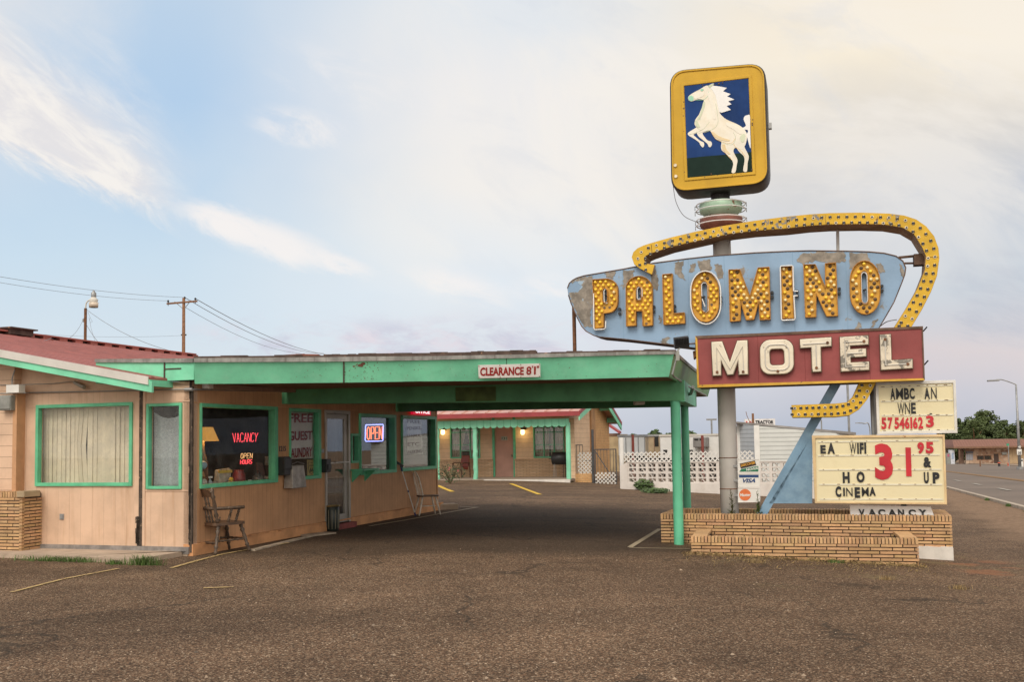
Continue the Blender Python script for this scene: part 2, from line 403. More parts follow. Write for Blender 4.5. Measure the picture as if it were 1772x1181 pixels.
def ground_mat():
    m_, t, b = new_mat('asphalt')
    pos = t.node('ShaderNodeNewGeometry').outputs['Position']
    def vor(sc, feat='F1'):
        n = t.node('ShaderNodeTexVoronoi', feature=feat); t.l.new(pos, n.inputs['Vector']); n.inputs['Scale'].default_value = sc; return n
    v1 = vor(72); v2 = vor(140)
    r = t.sep(v1.outputs['Color'])
    stone = t.ramp(r[0], [(0, (.034, .022, .015, 1)), (.25, (.075, .049, .032, 1)), (.5, (.125, .083, .055, 1)), (.74, (.185, .126, .085, 1)), (.9, (.27, .195, .138, 1)), (1, (.42, .34, .26, 1))])
    red = t.mix(t.math('MULTIPLY', t.smooth(r[1], .7, .95), .5), stone, (.16, .080, .046, 1))
    fine = t.ramp(t.sep(v2.outputs['Color'])[0], [(0, grey(.6)), (.7, grey(1)), (1, grey(1.35))])
    c = t.mix(1, red, fine, 'MULTIPLY')
    gap = t.smooth(v1.outputs['Distance'], .4, .8)
    c = t.mix(t.math('MULTIPLY', gap, .5), c, (.040, .028, .019, 1))
    x0_, y0_, z0_ = t.sep(pos)
    tr_ = t.comb(t.math('MULTIPLY_ADD', x0_, .10, t.math('MULTIPLY', y0_, .03)), t.math('MULTIPLY_ADD', y0_, .55, t.math('MULTIPLY', x0_, -.10)), 0)
    trk = t.noise(tr_, 1.0, 6, .6, .3)
    big = t.noise(pos, .16, 6, .6, .3); mid = t.noise(pos, .9, 7, .68, .4)
    c = t.mix(1, c, t.ramp(trk, [(.32, grey(.72)), (.46, grey(.96)), (.55, grey(1.06)), (.7, grey(1.26))]), 'MULTIPLY')
    c = t.mix(1, c, t.ramp(big, [(.3, grey(.78)), (.5, grey(1.0)), (.7, grey(1.25))]), 'MULTIPLY')
    c = t.mix(1, c, t.ramp(mid, [(.3, grey(.74)), (.5, grey(1.0)), (.68, grey(1.18))]), 'MULTIPLY')
    oil = t.smooth(t.noise(pos, .55, 4, .5, .8), .66, .74)
    c = t.mix(t.math('MULTIPLY', oil, .55), c, (.030, .024, .019, 1))
    pale = t.smooth(t.noise(pos, .38, 8, .72, .6), .60, .70)
    c = t.mix(t.math('MULTIPLY', pale, .30), c, (.27, .195, .135, 1))
    # bare dirt verge between the lot and the street
    uu = t.math('SUBTRACT', t.math('MULTIPLY', x0_, math.cos(math.radians(17.5))), t.math('MULTIPLY', y0_, math.sin(math.radians(17.5))))
    ver = t.math('MULTIPLY', t.smooth(t.math('ADD', uu, t.math('MULTIPLY_ADD', t.noise(pos, .45, 6, .65), 2.4, -1.2)), 3.0, 3.9), t.smooth(y0_, 17, 21))
    c = t.mix(t.math('MULTIPLY', ver, .85), c, t.mix(t.smooth(t.noise(pos, 9, 6, .7), .35, .7), (.165, .110, .074, 1), (.285, .200, .140, 1)))
    # reddish bare earth near the planter corner
    rd_ = t.math('MULTIPLY', t.smooth(t.noise(pos, 1.3, 5), .50, .62), t.math('MULTIPLY', t.smooth(x0_, 6.0, 6.6), t.math('MULTIPLY', t.math('SUBTRACT', 1, t.smooth(x0_, 7.2, 8)), t.math('MULTIPLY', t.smooth(y0_, 13.6, 14.4), t.math('SUBTRACT', 1, t.smooth(y0_, 16, 16.6))))))
    c = t.mix(t.math('MULTIPLY', rd_, .6), c, (.24, .105, .055, 1))
    # darker drive under the canopy: newer asphalt plus painted canopy shade, soft ragged edge
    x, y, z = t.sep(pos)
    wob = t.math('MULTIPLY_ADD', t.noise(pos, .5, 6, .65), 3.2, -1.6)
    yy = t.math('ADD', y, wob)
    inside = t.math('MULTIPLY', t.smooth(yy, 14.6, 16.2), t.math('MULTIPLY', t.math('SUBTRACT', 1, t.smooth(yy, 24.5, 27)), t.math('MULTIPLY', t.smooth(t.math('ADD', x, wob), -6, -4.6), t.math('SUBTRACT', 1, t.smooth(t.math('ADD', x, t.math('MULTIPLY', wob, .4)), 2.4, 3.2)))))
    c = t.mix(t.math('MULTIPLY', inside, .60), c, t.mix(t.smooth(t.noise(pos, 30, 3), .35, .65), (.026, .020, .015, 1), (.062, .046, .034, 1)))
    # thin dry grass growing through in front of the planters
    gp = t.math('MULTIPLY', t.smooth(t.noise(pos, .8, 7, .7, .5), .52, .66), t.math('MULTIPLY', t.smooth(x, 2.0, 3.4), t.math('MULTIPLY', t.smooth(y, 11.5, 13), t.math('SUBTRACT', 1, t.smooth(y, 16.5, 18)))))
    c = t.mix(t.math('MULTIPLY', gp, .55), c, t.mix(t.smooth(t.noise(pos, 22, 4), .4, .6), (.14, .12, .055, 1), (.19, .16, .10, 1)))
    # cracks
    cv = t.node('ShaderNodeTexVoronoi', feature='DISTANCE_TO_EDGE')
    wv = t.node('ShaderNodeVectorMath', operation='ADD'); t.l.new(pos, wv.inputs[0])
    nn = t.node('ShaderNodeTexNoise'); nn.inputs['Scale'].default_value = 1.1; nn.inputs['Detail'].default_value = 5; t.l.new(pos, nn.inputs['Vector'])
    sc = t.node('ShaderNodeVectorMath', operation='SCALE'); t.l.new(nn.outputs['Color'], sc.inputs[0]); sc.inputs['Scale'].default_value = 1.6; t.l.new(sc.outputs[0], wv.inputs[1])
    t.l.new(wv.outputs[0], cv.inputs['Vector']); cv.inputs['Scale'].default_value = .22
    crk = t.math('MULTIPLY', t.math('SUBTRACT', 1, t.smooth(cv.outputs['Distance'], .002, .010)), t.smooth(t.noise(pos, .35, 3), .44, .54))
    c = t.mix(t.math('MULTIPLY', crk, .6), c, (.02, .017, .014, 1))
    c = t.mix(1, c, (1.03, .955, .87, 1), 'MULTIPLY')
    t.put(b.inputs['Base Color'], c); b.inputs['Roughness'].default_value = .9; b.inputs['Specular IOR Level'].default_value = .2
    bp = t.node('ShaderNodeBump'); bp.inputs['Strength'].default_value = .4; bp.inputs['Distance'].default_value = .008
    t.l.new(t.math('SUBTRACT', 1, v1.outputs['Distance']), bp.inputs['Height']); t.l.new(bp.outputs[0], b.inputs['Normal'])
    return m_
def line_mat(name, col, keep=.5):
    """worn paint: gaps are real see-through gaps in the coat"""
    m_, t, b = new_mat(name)
    pos = t.node('ShaderNodeNewGeometry').outputs['Position']
    c = t.mix(t.noise(pos, 18, 5), tuple(k*.6 for k in col[:3])+(1,), tuple(col[:3])+(1,))
    t.put(b.inputs['Base Color'], c); b.inputs['Roughness'].default_value = .85
    t.put(b.inputs['Alpha'], t.smooth(t.noise(pos, 14, 8, .75), 1-keep-.1, 1-keep+.03))
    return m_
# ------------------------------------------------------------------ lettering
_tx = {}
def glyphs(s, bold=0.0, shear=0.0, res=3):
    k = (s, bold, shear)
    if k not in _tx:
        cu = bpy.data.curves.new('t', 'FONT'); cu.body = s; cu.offset = bold; cu.shear = shear; cu.resolution_u = res; cu.extrude = .5
        ob = bpy.data.objects.new('t', cu); COL.objects.link(ob)
        dg = bpy.context.evaluated_depsgraph_get()
        me = bpy.data.meshes.new_from_object(ob.evaluated_get(dg))
        vs = [v.co.copy() for v in me.vertices]; fs = [tuple(p.vertices) for p in me.polygons]
        x0 = min(v.x for v in vs); x1 = max(v.x for v in vs); y0 = min(v.y for v in vs); y1 = max(v.y for v in vs)
        _tx[k] = ([((v.x-x0)/(x1-x0), (v.y-y0)/(y1-y0), v.z) for v in vs], fs)
        bpy.data.objects.remove(ob); bpy.data.meshes.remove(me); bpy.data.curves.remove(cu)
    return _tx[k]
def quad_px(q):
    if len(q) == 4 and not hasattr(q[0], '__len__'):
        l, t, r, b = q; q = [(l, t), (r, t), (r, b), (l, b)]
    return [Vector((a, b)) for a, b in q]
def put_text(mb, s, q, F, y, thick=.006, bold=0.0, shear=0.0, mi=0, col=None):
    """letters filling the picture quad (tl, tr, br, bl) on the plane local y of frame F"""
    q = quad_px(q); vs, fs = glyphs(s, bold, shear); b = len(mb.v)
    c = [F.px(p.x, p.y, y) for p in q]
    for u, v, w in vs:
        p = (c[3].lerp(c[2], u)).lerp(c[0].lerp(c[1], u), v)
        mb.v.append(Vector((p.x, y - thick*(w+.5), p.z)))
    for f in fs: mb.f.append(tuple(b+i for i in f)); mb.c.append(col); mb.mi.append(mi)
    return mb
def text(name, s, q, F, y, mat, parent, **kw):
    return put_text(MB(), s, q, F, y, **kw).build(name, mat, parent, F)
def flat_shape(name, outer, holes, y0, y1, mat, parent, F, bevel=0, grow=0):
    """solid plate with holes: outlines in local (x, z), front face at y0, back at y1"""
    cu = bpy.data.curves.new('c', 'CURVE'); cu.dimensions = '2D'; cu.fill_mode = 'BOTH'
    cu.extrude = max(.0005, (y1-y0)/2-bevel); cu.bevel_depth = bevel; cu.bevel_resolution = 2
    cu.offset = grow-bevel
    for pl in [outer]+holes:
        sp = cu.splines.new('POLY'); sp.points.add(len(pl)-1); sp.use_cyclic_u = True
        for p, (x, z) in zip(sp.points, pl): p.co = (x, z, 0, 1)
    ob = bpy.data.objects.new('c', cu); COL.objects.link(ob)
    dg = bpy.context.evaluated_depsgraph_get(); me = bpy.data.meshes.new_from_object(ob.evaluated_get(dg))
    ym = (y0+y1)/2
    for v in me.vertices: x, z, w = v.co; v.co = (x, ym-w, z)
    me.name = name; me.materials.clear(); me.materials.append(mat)
    bpy.data.objects.remove(ob); bpy.data.curves.remove(cu)
    o = bpy.data.objects.new(name, me); link(o, parent, F.M if F else None)
    return o
STROKES = {  # single-stroke neon letters in a unit box
 'V': [[(0, 1), (.5, 0), (1, 1)]], 'A': [[(0, 0), (.5, 1), (1, 0)], [(.2, .38), (.8, .38)]],
 'C': [[(1, .82), (.8, 1), (.3, 1), (0, .75), (0, .25), (.3, 0), (.8, 0), (1, .18)]],
 'N': [[(0, 0), (0, 1), (1, 0), (1, 1)]], 'Y': [[(0, 1), (.5, .5), (1, 1)], [(.5, .5), (.5, 0)]],
 'O': [[(.5, 1), (.12, .88), (0, .5), (.12, .12), (.5, 0), (.88, .12), (1, .5), (.88, .88), (.5, 1)]],
 'P': [[(0, 0), (0, 1), (.75, 1), (1, .82), (1, .65), (.75, .48), (0, .48)]],
 'E': [[(1, 1), (0, 1), (0, 0), (1, 0)], [(0, .52), (.8, .52)]],
 'H': [[(0, 0), (0, 1)], [(1, 0), (1, 1)], [(0, .5), (1, .5)]],
 'U': [[(0, 1), (0, .25), (.25, 0), (.75, 0), (1, .25), (1, 1)]],
 'R': [[(0, 0), (0, 1), (.75, 1), (1, .85), (1, .62), (.75, .5), (0, .5)], [(.5, .5), (1, 0)]],
 'S': [[(1, .85), (.75, 1), (.25, 1), (0, .82), (0, .65), (.25, .52), (.75, .48), (1, .35), (1, .15), (.75, 0), (.25, 0), (0, .15)]],
 'F': [[(1, 1), (0, 1), (0, 0)], [(0, .52), (.8, .52)]], 'I': [[(.5, 0), (.5, 1)]]}
def put_neon(mb, s, q, F, y, r=.008, gap=.35, slant=0):
    q = quad_px(q); n = len(s); w = 1/(n+(n-1)*gap)
    c = [F.px(p.x, p.y, y) for p in q]
    for i, ch in enumerate(s):
        for st in STROKES[ch]:
            pts = []
            for (u, v) in st:
                U_ = i*w*(1+gap) + u*w + slant*(v-.5)
                pts.append((c[3].lerp(c[2], U_)).lerp(c[0].lerp(c[1], U_), v))
            mb.tube(pts, r, 6)
    return mb
def bez(p0, p1, p2, p3, n):
    return [(1-t)**3*Vector(p0)+3*t*(1-t)**2*Vector(p1)+3*t*t*(1-t)*Vector(p2)+t**3*Vector(p3) for t in [i/n for i in range(n+1)]]
def spline(pts, k=4, closed=False):
    P = [Vector(p) for p in pts]; n = len(P); out = []
    rng = range(n) if closed else range(n-1)
    for i in rng:
        p0 = P[i-1] if (closed or i > 0) else P[0]; p1 = P[i]; p2 = P[(i+1) % n]; p3 = P[(i+2) % n] if (closed or i < n-2) else P[-1]
        for j in range(k):
            t = j/k; out.append(.5*((2*p1)+(p2-p0)*t+(2*p0-5*p1+4*p2-p3)*t*t+(3*p1-p0-3*p2+p3)*t**3))
    if not closed: out.append(P[-1])
    return out
def sag(a, b, s, n=14):
    a, b = Vector(a), Vector(b)
    return [a.lerp(b, i/n) - Vector((0, 0, s*4*(i/n)*(1-i/n))) for i in range(n+1)]
def wall_open(mb, x0, x1, z0, z1, y0, y1, holes):
    xs = sorted({x0, x1, *[h[0] for h in holes], *[h[1] for h in holes]}); zs = sorted({z0, z1, *[h[2] for h in holes], *[h[3] for h in holes]})
    xs = [x for x in xs if x0-1e-6 <= x <= x1+1e-6]; zs = [z for z in zs if z0-1e-6 <= z <= z1+1e-6]
    for i in range(len(xs)-1):
        run = None
        for j in range(len(zs)-1):
            cx, cz = (xs[i]+xs[i+1])/2, (zs[j]+zs[j+1])/2
            solid = not any(h[0] < cx < h[1] and h[2] < cz < h[3] for h in holes)
            if solid: run = (run[0], zs[j+1]) if run else (zs[j], zs[j+1])
            if (not solid or j == len(zs)-2) and run: mb.box(xs[i], xs[i+1], y0, y1, run[0], run[1]); run = None
    return mb
def window(parent, F, x0, x1, z0, z1, fw_, yo, yi, mats, name='window', glassy=None, bars=(), fl=None, fr_=None):
    """frame (with bars) + pane as window > frame, pane"""
    fl = fl or fw_; fr_ = fr_ or fw_
    mb = MB(); mb.box(x0, x0+fl, yo, yi, z0, z1).box(x1-fr_, x1, yo, yi, z0, z1).box(x0+fl, x1-fr_, yo, yi, z0, z0+fw_).box(x0+fl, x1-fr_, yo, yi, z1-fw_, z1)
    for (a, b, c, d) in bars: mb.box(x0+(x1-x0)*a, x0+(x1-x0)*b, yo+.02, yi-.01, z0+(z1-z0)*c, z0+(z1-z0)*d)
    w = mb.build(name, mats[0], parent, F, bevel=.004)
    g = (yo+yi)/2 if glassy is None else glassy
    MB().box(x0+fl-.005, x1-fr_+.005, g-.003, g+.003, z0+fw_-.005, z1-fw_+.005).build('pane', mats[1], w, F)
    return w
# ------------------------------------------------------------------ material library
GREEN = (.205, .64, .415); GREEN_D = (.075, .33, .17)
PEACH = (.62, .425, .30); PEACH_S = (.52, .285, .15)
m_asph = ground_mat()
m_green = M_('green_paint', GREEN, .6, var=.16, vs=1.6, wear=((.24, .10, .07), .69, 3.2), bump=.55, bs=7, spec=.3, dirt=((.30, .64, .46), .45, 5))
m_green_wood = M_('green_trim', (.115, .47, .265), .5, var=.15, vs=5, wear=((.28, .24, .19), .665, 9), bump=.2, bs=30)
m_green_post = M_('green_post', (.135, .54, .33), .5, var=.1, vs=2, bump=.08, bs=25)
m_mint = M_('mint_paint', (.24, .64, .43), .6, var=.12, vs=2, wear=((.30, .25, .2), .72, 6))
m_brown = M_('brown_soffit', (.20, .105, .065), .75, var=.2, vs=2)
m_beam = M_('dark_green_beam', (.075, .27, .125), .6, var=.25, vs=2, wear=((.07, .11, .03), .70, 2), bump=.1, bs=20)
m_flash = M_('grey_flashing', (.27, .265, .25), .55, .15, var=.35, vs=5, wear=((.24, .09, .045), .66, 2.3), streak=((.11, .095, .085, 1), 17, .85))
m_tar = M_('tar_edge', (.085, .055, .045), .85, var=.4, vs=6, wear=((.28, .16, .10), .60, 5), bump=.4, bs=30)
m_shingle = M_('red_shingles', (.26, .085, .055), .85, var=.4, vs=12, tint=.3)
m_redroof = M_('red_metal_roof', (.385, .122, .10), .55, var=.22, vs=1.2, dirt=((.22, .065, .055), .6, 4), spec=.35)
m_redrib = M_('red_roof_rib', (.23, .068, .057), .6, var=.2, vs=3)  # darker red paints the shadow lines of the ribs into their colour
m_barge = M_('white_barge_metal', (.60, .57, .53), .4, .2, var=.1)
m_peach_v = groove_mat('peach_groove_panel', PEACH_S, 'X', .135, .38, .07, .01, wear=(((.55, .43, .30), .675, 5),), streak=((.28, .14, .065, 1), .5))
m_peach_f = groove_mat('peach_front_panel', PEACH, 'X', .22, .22, .03, .004, wear=(((.42, .22, .10), .67, 3.5),), streak=((.40, .22, .11, 1), .55))
m_peach_l = groove_mat('peach_lap_siding', PEACH, 'Z', .178, .6, .05, .02, lap=True, streak=((.40, .22, .12, 1), .2))
m_peach = M_('peach_trim', PEACH, .7, var=.12, vs=3, wear=((.25, .17, .11), .675, 6), bump=.15)
m_peach_o = M_('orange_peach_trim', PEACH_S, .7, var=.15, vs=3, wear=((.40, .27, .17), .72, 6))
m_found = M_('painted_foundation', (.56, .275, .125), .8, var=.2, vs=3, wear=((.20, .15, .11), .665, 4), bump=.5, bs=18)
m_rot = M_('rotten_wood', (.075, .055, .042), .9, var=.5, vs=9, wear=((.30, .22, .14), .60, 12), bump=.6, bs=40)
m_greywood = M_('weathered_board', (.24, .215, .20), .85, var=.3, vs=6, streak=((.12, .10, .09, 1), 3, .5), bump=.3)
m_brickgeo = M_('roman_brick', (.53, .325, .165), .85, var=.12, vs=3, tint=.26, bump=.5, bs=70, dirt=((.22, .13, .07), .45, 9))
m_mortar = M_('mortar', (.060, .045, .036), .95, var=.25, vs=8, bump=.4)
m_conc = M_('pavement_concrete', (.43, .33, .25), .9, var=.16, vs=2, dirt=((.22, .16, .12), .5, 5), bump=.25, bs=50)
m_white_rough = M_('white_concrete', (.66, .62, .57), .9, var=.12, vs=4, wear=((.30, .22, .17), .68, 5), bump=.5, bs=12)
m_dark = M_('dark_interior', (.022, .020, .019), .9, var=.3)
m_black = M_('black_plastic', (.018, .018, .02), .45, var=.2)
m_steel = M_('grey_steel', (.30, .30, .30), .45, .5, var=.2)
m_greybox = M_('grey_metal_box', (.27, .27, .25), .55, .2, var=.2, vs=6)
m_alum = M_('aluminium_frame', (.36, .33, .29), .4, .5, var=.15)
m_white = M_('white_paint', (.72, .70, .67), .5, var=.08)
m_offwhite = M_('off_white', (.56, .53, .48), .7, var=.1)
m_glass = glass_mat('window_glass', refl=1.0)
m_glass_dk = glass_mat('lobby_window_glass', refl=.16)
m_glass_lo = glass_mat('front_window_glass', refl=.42, dirt=.10)
m_rust = M_('rusty_pipe', (.17, .075, .035), .85, var=.4, vs=8, bump=.3)
m_yline = line_mat('yellow_line_worn', (.55, .38, .16), .52)
m_yline2 = line_mat('yellow_line', (.72, .45, .04), .85)
m_wline = line_mat('white_dash', (.42, .38, .33), .7)
m_cream_line = line_mat('pale_edge', (.46, .37, .25), .60)
m_woodp = M_('pole_wood', (.21, .10, .05), .85, var=.35, vs=6, bump=.3)
m_wire = M_('wire', (.20, .20, .215), .6)

# ------------------------------------------------------------------ ground, roads, lines
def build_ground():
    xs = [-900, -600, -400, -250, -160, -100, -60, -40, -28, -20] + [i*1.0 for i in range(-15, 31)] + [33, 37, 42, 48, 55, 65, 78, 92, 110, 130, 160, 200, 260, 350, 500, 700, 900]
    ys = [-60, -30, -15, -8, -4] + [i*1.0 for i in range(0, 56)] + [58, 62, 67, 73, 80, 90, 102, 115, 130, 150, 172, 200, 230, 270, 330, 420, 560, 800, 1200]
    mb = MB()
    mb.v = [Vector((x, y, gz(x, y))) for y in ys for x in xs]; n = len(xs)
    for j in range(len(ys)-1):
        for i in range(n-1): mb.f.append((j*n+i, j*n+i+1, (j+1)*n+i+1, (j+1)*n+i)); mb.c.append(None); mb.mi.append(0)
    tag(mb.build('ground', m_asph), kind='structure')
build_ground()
def strip(name, pts, w, mat, off=.012, step=.6):
    """painted or laid strip following the ground along world points"""
    P = [Vector((p[0], p[1], 0)) for p in pts]; Q = []
    for a, b in zip(P, P[1:]):
        k = max(1, int((b-a).length/step)); Q += [a.lerp(b, i/k) for i in range(k)]
    Q.append(P[-1]); mb = MB(); L = []
    for i, p in enumerate(Q):
        d = (Q[min(i+1, len(Q)-1)]-Q[max(i-1, 0)]).normalized(); s = Vector((d.y, -d.x, 0))*(w/2)
        L.append([(q.x, q.y, gz(q.x, q.y)+off) for q in (p-s, p+s)])
    for a, b in zip(L, L[1:]): mb.face([a[0], a[1], b[1], b[0]])
    return tag(mb.build(name, mat), kind='structure')
def gpath(*pp): return [ghit(a, b) for a, b in pp]
strip('painted_line', gpath((296, 985), (342, 972), (384, 961), (440, 951), (500, 941)), .07, m_yline)
strip('painted_line', gpath((640, 912), (700, 902), (760, 891), (827, 879)), .09, m_cream_line)
strip('painted_line', gpath((822, 879), (795, 878)), .09, m_cream_line)
strip('painted_line', gpath((20, 1027), (110, 1004), (205, 986)), .06, m_yline)
strip('painted_line', gpath((352, 1020), (404, 1018)), .06, m_yline)
strip('painted_line', gpath((757, 841), (770, 847), (783, 852)), .16, m_yline2)
strip('painted_line', gpath((884, 838), (910, 848), (934, 857)), .16, m_yline2)
strip('painted_line', gpath((1090, 949), (1142, 917)), .09, m_cream_line)
strip('painted_line', gpath((1089, 950), (1194, 951.5)), .05, m_cream_line)
# ------------------------------------------------------------------ motel office
C0 = Vector((-4.916, 15.5, 0))
WF = Frame(C0, math.radians(-18)); WS = Frame(C0, math.radians(72))
office = thing('motel_office', 'peach panelled motel office with red metal roof and green window frames', 'building', WF)
fw_open = []
bw = WF.rect(63, 699, 230, 842); sw = WF.rect(254.5, 698.5, 315.5, 847)
xl = WF.px(41, 800).x                          # where the bay starts; the lap-sided part left of it stands proud
zseam = .10
mb = MB(); wall_open(mb, xl-.3, 0, zseam, 2.66, 0, .14, [bw, sw]); mb.build('front_wall', m_peach_f, office, WF)
# board joints of the front wall
mb = MB()
zt = WF.px(300, 697).z; zb = WF.px(280, 848.5).z
mb.box(WF.px(251, 770).x, 0, -.010, 0, zt+.005, zt+.02); mb.build('panel_joint', m_peach, office, WF); MB().box(WF.px(251, 770).x, 0, -.010, 0, zb-.02, zb-.005).build('panel_joint', m_peach, office, WF); mb = MB()
mb.box(WF.px(50, 770).x, WF.px(247, 770).x, -.010, 0, zt+.0, zt+.018)
mb.build('panel_joint', m_peach, office, WF)
mb = MB(); x1 = WF.px(242, 800).x; x2 = WF.px(247.5, 800).x
mb.box(x1, x2, -.022, 0, .14, 2.6); mb.build('trim_board', m_rot, office, WF)
mb = MB(); mb.box(WF.px(234, 800).x, x1, -.016, 0, .36, 2.6); mb.box(x2, WF.px(252, 800).x, -.014, 0, .14, 2.6); mb.build('trim_board', m_peach, office, WF)
# ragged split wood on the trim and on the corner
mb = MB()
for k in range(26):
    z = rnd(.12, .5); mb.box(x1-.03+rnd(-.03, .05), x1+rnd(-.01, .04), -.027, -.012, z, z+rnd(.05, .2))
for k in range(60):
    z = rnd(.1, 2.5); mb.box(-.036+rnd(-.012, .015), -.008+rnd(-.010, .012), -.014, .0, z, z+rnd(.06, .28))
mb.box(-.022, .012, -.012, .03, .05, 2.58)
mb.build('corner_post', m_rot, office, WF)
MB().box(WF.px(56, 940).x, -.03, -.03, 0, .03, .135).build('base_board', m_greywood, office, WF)
# lap-sided bay at the left, proud of the window bay, on a brick base
SIDING = True
MB().box(xl-.06, xl+.02, -.18, 0, .75, 2.62).build('pilaster', m_peach_o, office, WF)
def brick_wall(mb, x0, x1, y, z0, z1, L=.295, h=.036, j=.0155, depth=.05, axis='x', cap=True, cw=.052, ch=.092, back=None, face=-1):
    """real roman bricks proud of a mortar core; axis = direction the wall runs"""
    def put(a, b, ya, yb, c, d):
        k = rnd(.15, .85); col = (k+rnd(-.08, .08), k*1.0+rnd(-.1, .06), k+rnd(-.15, .1), 1)
        if axis == 'x': mb.box(a, b, ya, yb, c, d, col)
        else: mb.box(ya, yb, a, b, c, d, col)
    ztop = z1-ch if cap else z1
    z = ztop-h; row = 0
    while z > z0-h:
        a = x0 - (L*.42 if row % 2 else 0) - (rnd(0, .03) if row else 0)
        while a < x1:
            b = min(a+L, x1); a2 = max(a, x0)
            if b-a2 > .03: put(a2, b, y, y+face*-depth, z+rnd(-.001, .001), z+h)
            a = a+L+j
        z -= h+j; row += 1
    if cap:
        a = x0
        while a < x1-.01:
            b = min(a+cw-.013, x1); put(a, b, y+face*rnd(0, .006), y+face*-(back or .24), ztop+.006, z1+rnd(-.004, .004)); a += cw
xb = WF.px(38, 890, -.42).x; zbt = WF.px(30, 852, -.42).z
mb = MB(); brick_wall(mb, -7, xb, -.42, 0, zbt, back=.3)
brick_wall(mb, -.42+.0, 0, xb, 0, zbt-.11, axis='y', face=1, cap=False)
mb.build('brick_base', m_brickgeo, office, WF)
MB().box(-7, xb-.012, -.408, -.02, .0, zbt-.02).build('mortar_core', m_mortar, office, WF)
MB().box(WF.px(29, 850, -.44).x, WF.px(42, 850, -.44).x, -.445, -.1, zbt-.085, zbt+.012).build('cap_stone', M_('cap_stone', (.36, .27, .17), .9, bump=.4), office, WF, bevel=.01)
# front windows
window(office, WF, *bw, .055, -.03, .06, (m_green_wood, m_glass_lo), 'window', .03)
window(office, WF, *sw, .045, -.03, .06, (m_green_wood, m_glass_lo), 'window', .03)
m_blind = M_('vertical_blind', (.68, .58, .43), .8, var=.10, vs=4, tint=.12)
mb = MB(); x = bw[0]+.04
while x < bw[1]-.16:
    t = rnd(-.22, .06) + (.3 if random.random() < .06 else 0); w = .112; cx, sx = math.cos(t)*w/2, math.sin(t)*w/2; k = rnd(.2, .8); zt_ = bw[3]-.05; zo = bw[2]+.03
    bow = .05 if 7 <= int((x-bw[0])/.088) <= 9 else 0
    for (za, zb_) in ((zo, (zo+zt_)/2), ((zo+zt_)/2, zt_)):
        oa = bow if za != zo else 0; ob_ = bow if zb_ != zt_ else 0
        mb.hexa([(x-cx-oa, .16-sx, za), (x+cx-oa, .16+sx, za), (x+cx-oa, .163+sx, za), (x-cx-oa, .163-sx, za), (x-cx-ob_, .16-sx, zb_), (x+cx-ob_, .16+sx, zb_), (x+cx-ob_, .163+sx, zb_), (x-cx-ob_, .163-sx, zb_)], (k, k, k, 1))
    x += .088
mb.box(bw[0], bw[1], .13, .19, bw[3]-.05, bw[3]-.01)
tag(mb.build('vertical_blinds', m_blind, None, WF), 'cream vertical slat blinds hanging in the wide front office window', 'blinds')
# grey cloth hung in the small window
mb = MB(); nx, nz = 26, 16
def cloth(i, j):
    u, v = i/nx, j/nz; x = sw[0]+.03 + (sw[1]-sw[0]-.06)*u
    top = sw[3]-.13-.10*math.sin(math.pi*u); z = sw[2]+.02+(top-sw[2]-.02)*v
    return (x, .12+.022*math.sin(u*8+v*.8)*(1.2-v)+.012*math.sin(u*19+v*.5), z)
mb.grid(cloth, nx, nz)
tag(mb.build('window_cloth', M_('grey_cloth', (.33, .35, .36), .95, var=.15, vs=30), None, WF, smooth=True, solid=.004), 'grey cloth pinned up inside the narrow front window', 'cloth')
# little things screwed on the front
p = WF.rect(22, 667, 44, 681, -.16); MB().box(p[0], p[1], -.30, -.16, p[2], p[3]).build('siren_box', m_white, office, WF, bevel=.006)
p = WF.rect(8, 685, 28, 711, -.16); MB().box(p[0], p[1], -.27, -.16, p[2], p[3]).box(p[0]+.01, p[1]-.01, -.285, -.27, p[2]+.02, p[3]-.02).build('meter_box', m_greybox, office, WF, bevel=.008)
mb = MB(); mb.tube([WF.px(0, 681.5, -.2), WF.px(45, 680.5, -.2), WF.px(52, 680, -.03), WF.px(160, 678, -.03), WF.px(328, 674, -.03)], .011, 6)
mb.tube([WF.px(0, 667, -.17), WF.px(60, 665.5, -.17), WF.px(90, 664.5, -.03), WF.px(128, 660.5, -.05)], .007, 6)
mb.tube([WF.px(26, 640, -.18), WF.px(21, 655, -.19), WF.px(21, 672, -.2)], .01, 6)
mb.tube([WF.px(320, 674.5, -.035), WF.px(333, 674.5, -.035)], .026, 8)
mb.build('conduit', m_steel, office, WF)
MB().tube([WF.px(129, 662, -.06), WF.px(146, 671, -.12)], [.03, .035], 10).build('spot_lamp', m_alum, office, WF)
p = WF.rect(104, 890, 111, 900); MB().box(p[0], p[1], -.012, 0, p[2], p[3]).box(p[0]+.015, p[1]-.015, -.022, -.010, p[2]+.015, p[3]-.02).build('power_socket', m_steel, office, WF)
# ---- side wall under the canopy (frame WS: x runs away along the wall)
def wr(l, t, r, b): return WS.rect(l, t, r, b)
wA = wr(345, 701.5, 478.5, 840.5); wB = wr(500, 708, 553.5, 830.5); wC = wr(621, 717.5, 683, 820.5); wD = wr(693.5, 720.5, 752.8, 814)
dr = wr(561.5, 711, 604.5, 896.5); sl_ = wr(606.5, 751, 620.5, 802)
LW = WS.px(755.5, 800).x
dr = (dr[0], dr[1], .10, dr[3])
mb = MB(); wall_open(mb, 0, LW, .18, 2.66, 0, .14, [wA, wB, wC, wD, dr, sl_]); mb.build('side_wall', m_peach_v, office, WS)
mb = MB(); wall_open(mb, -.005, LW+.25, -.2, .175, -.03, .14, [(dr[0], dr[1], .10, .3)])
for k in range(40):
    a = rnd(.1, LW); mb.box(a, a+rnd(.1, .5), -.036, -.02, .15+rnd(-.01, .01), .17+rnd(0, .012))
mb.build('foundation', m_found, office, WS)
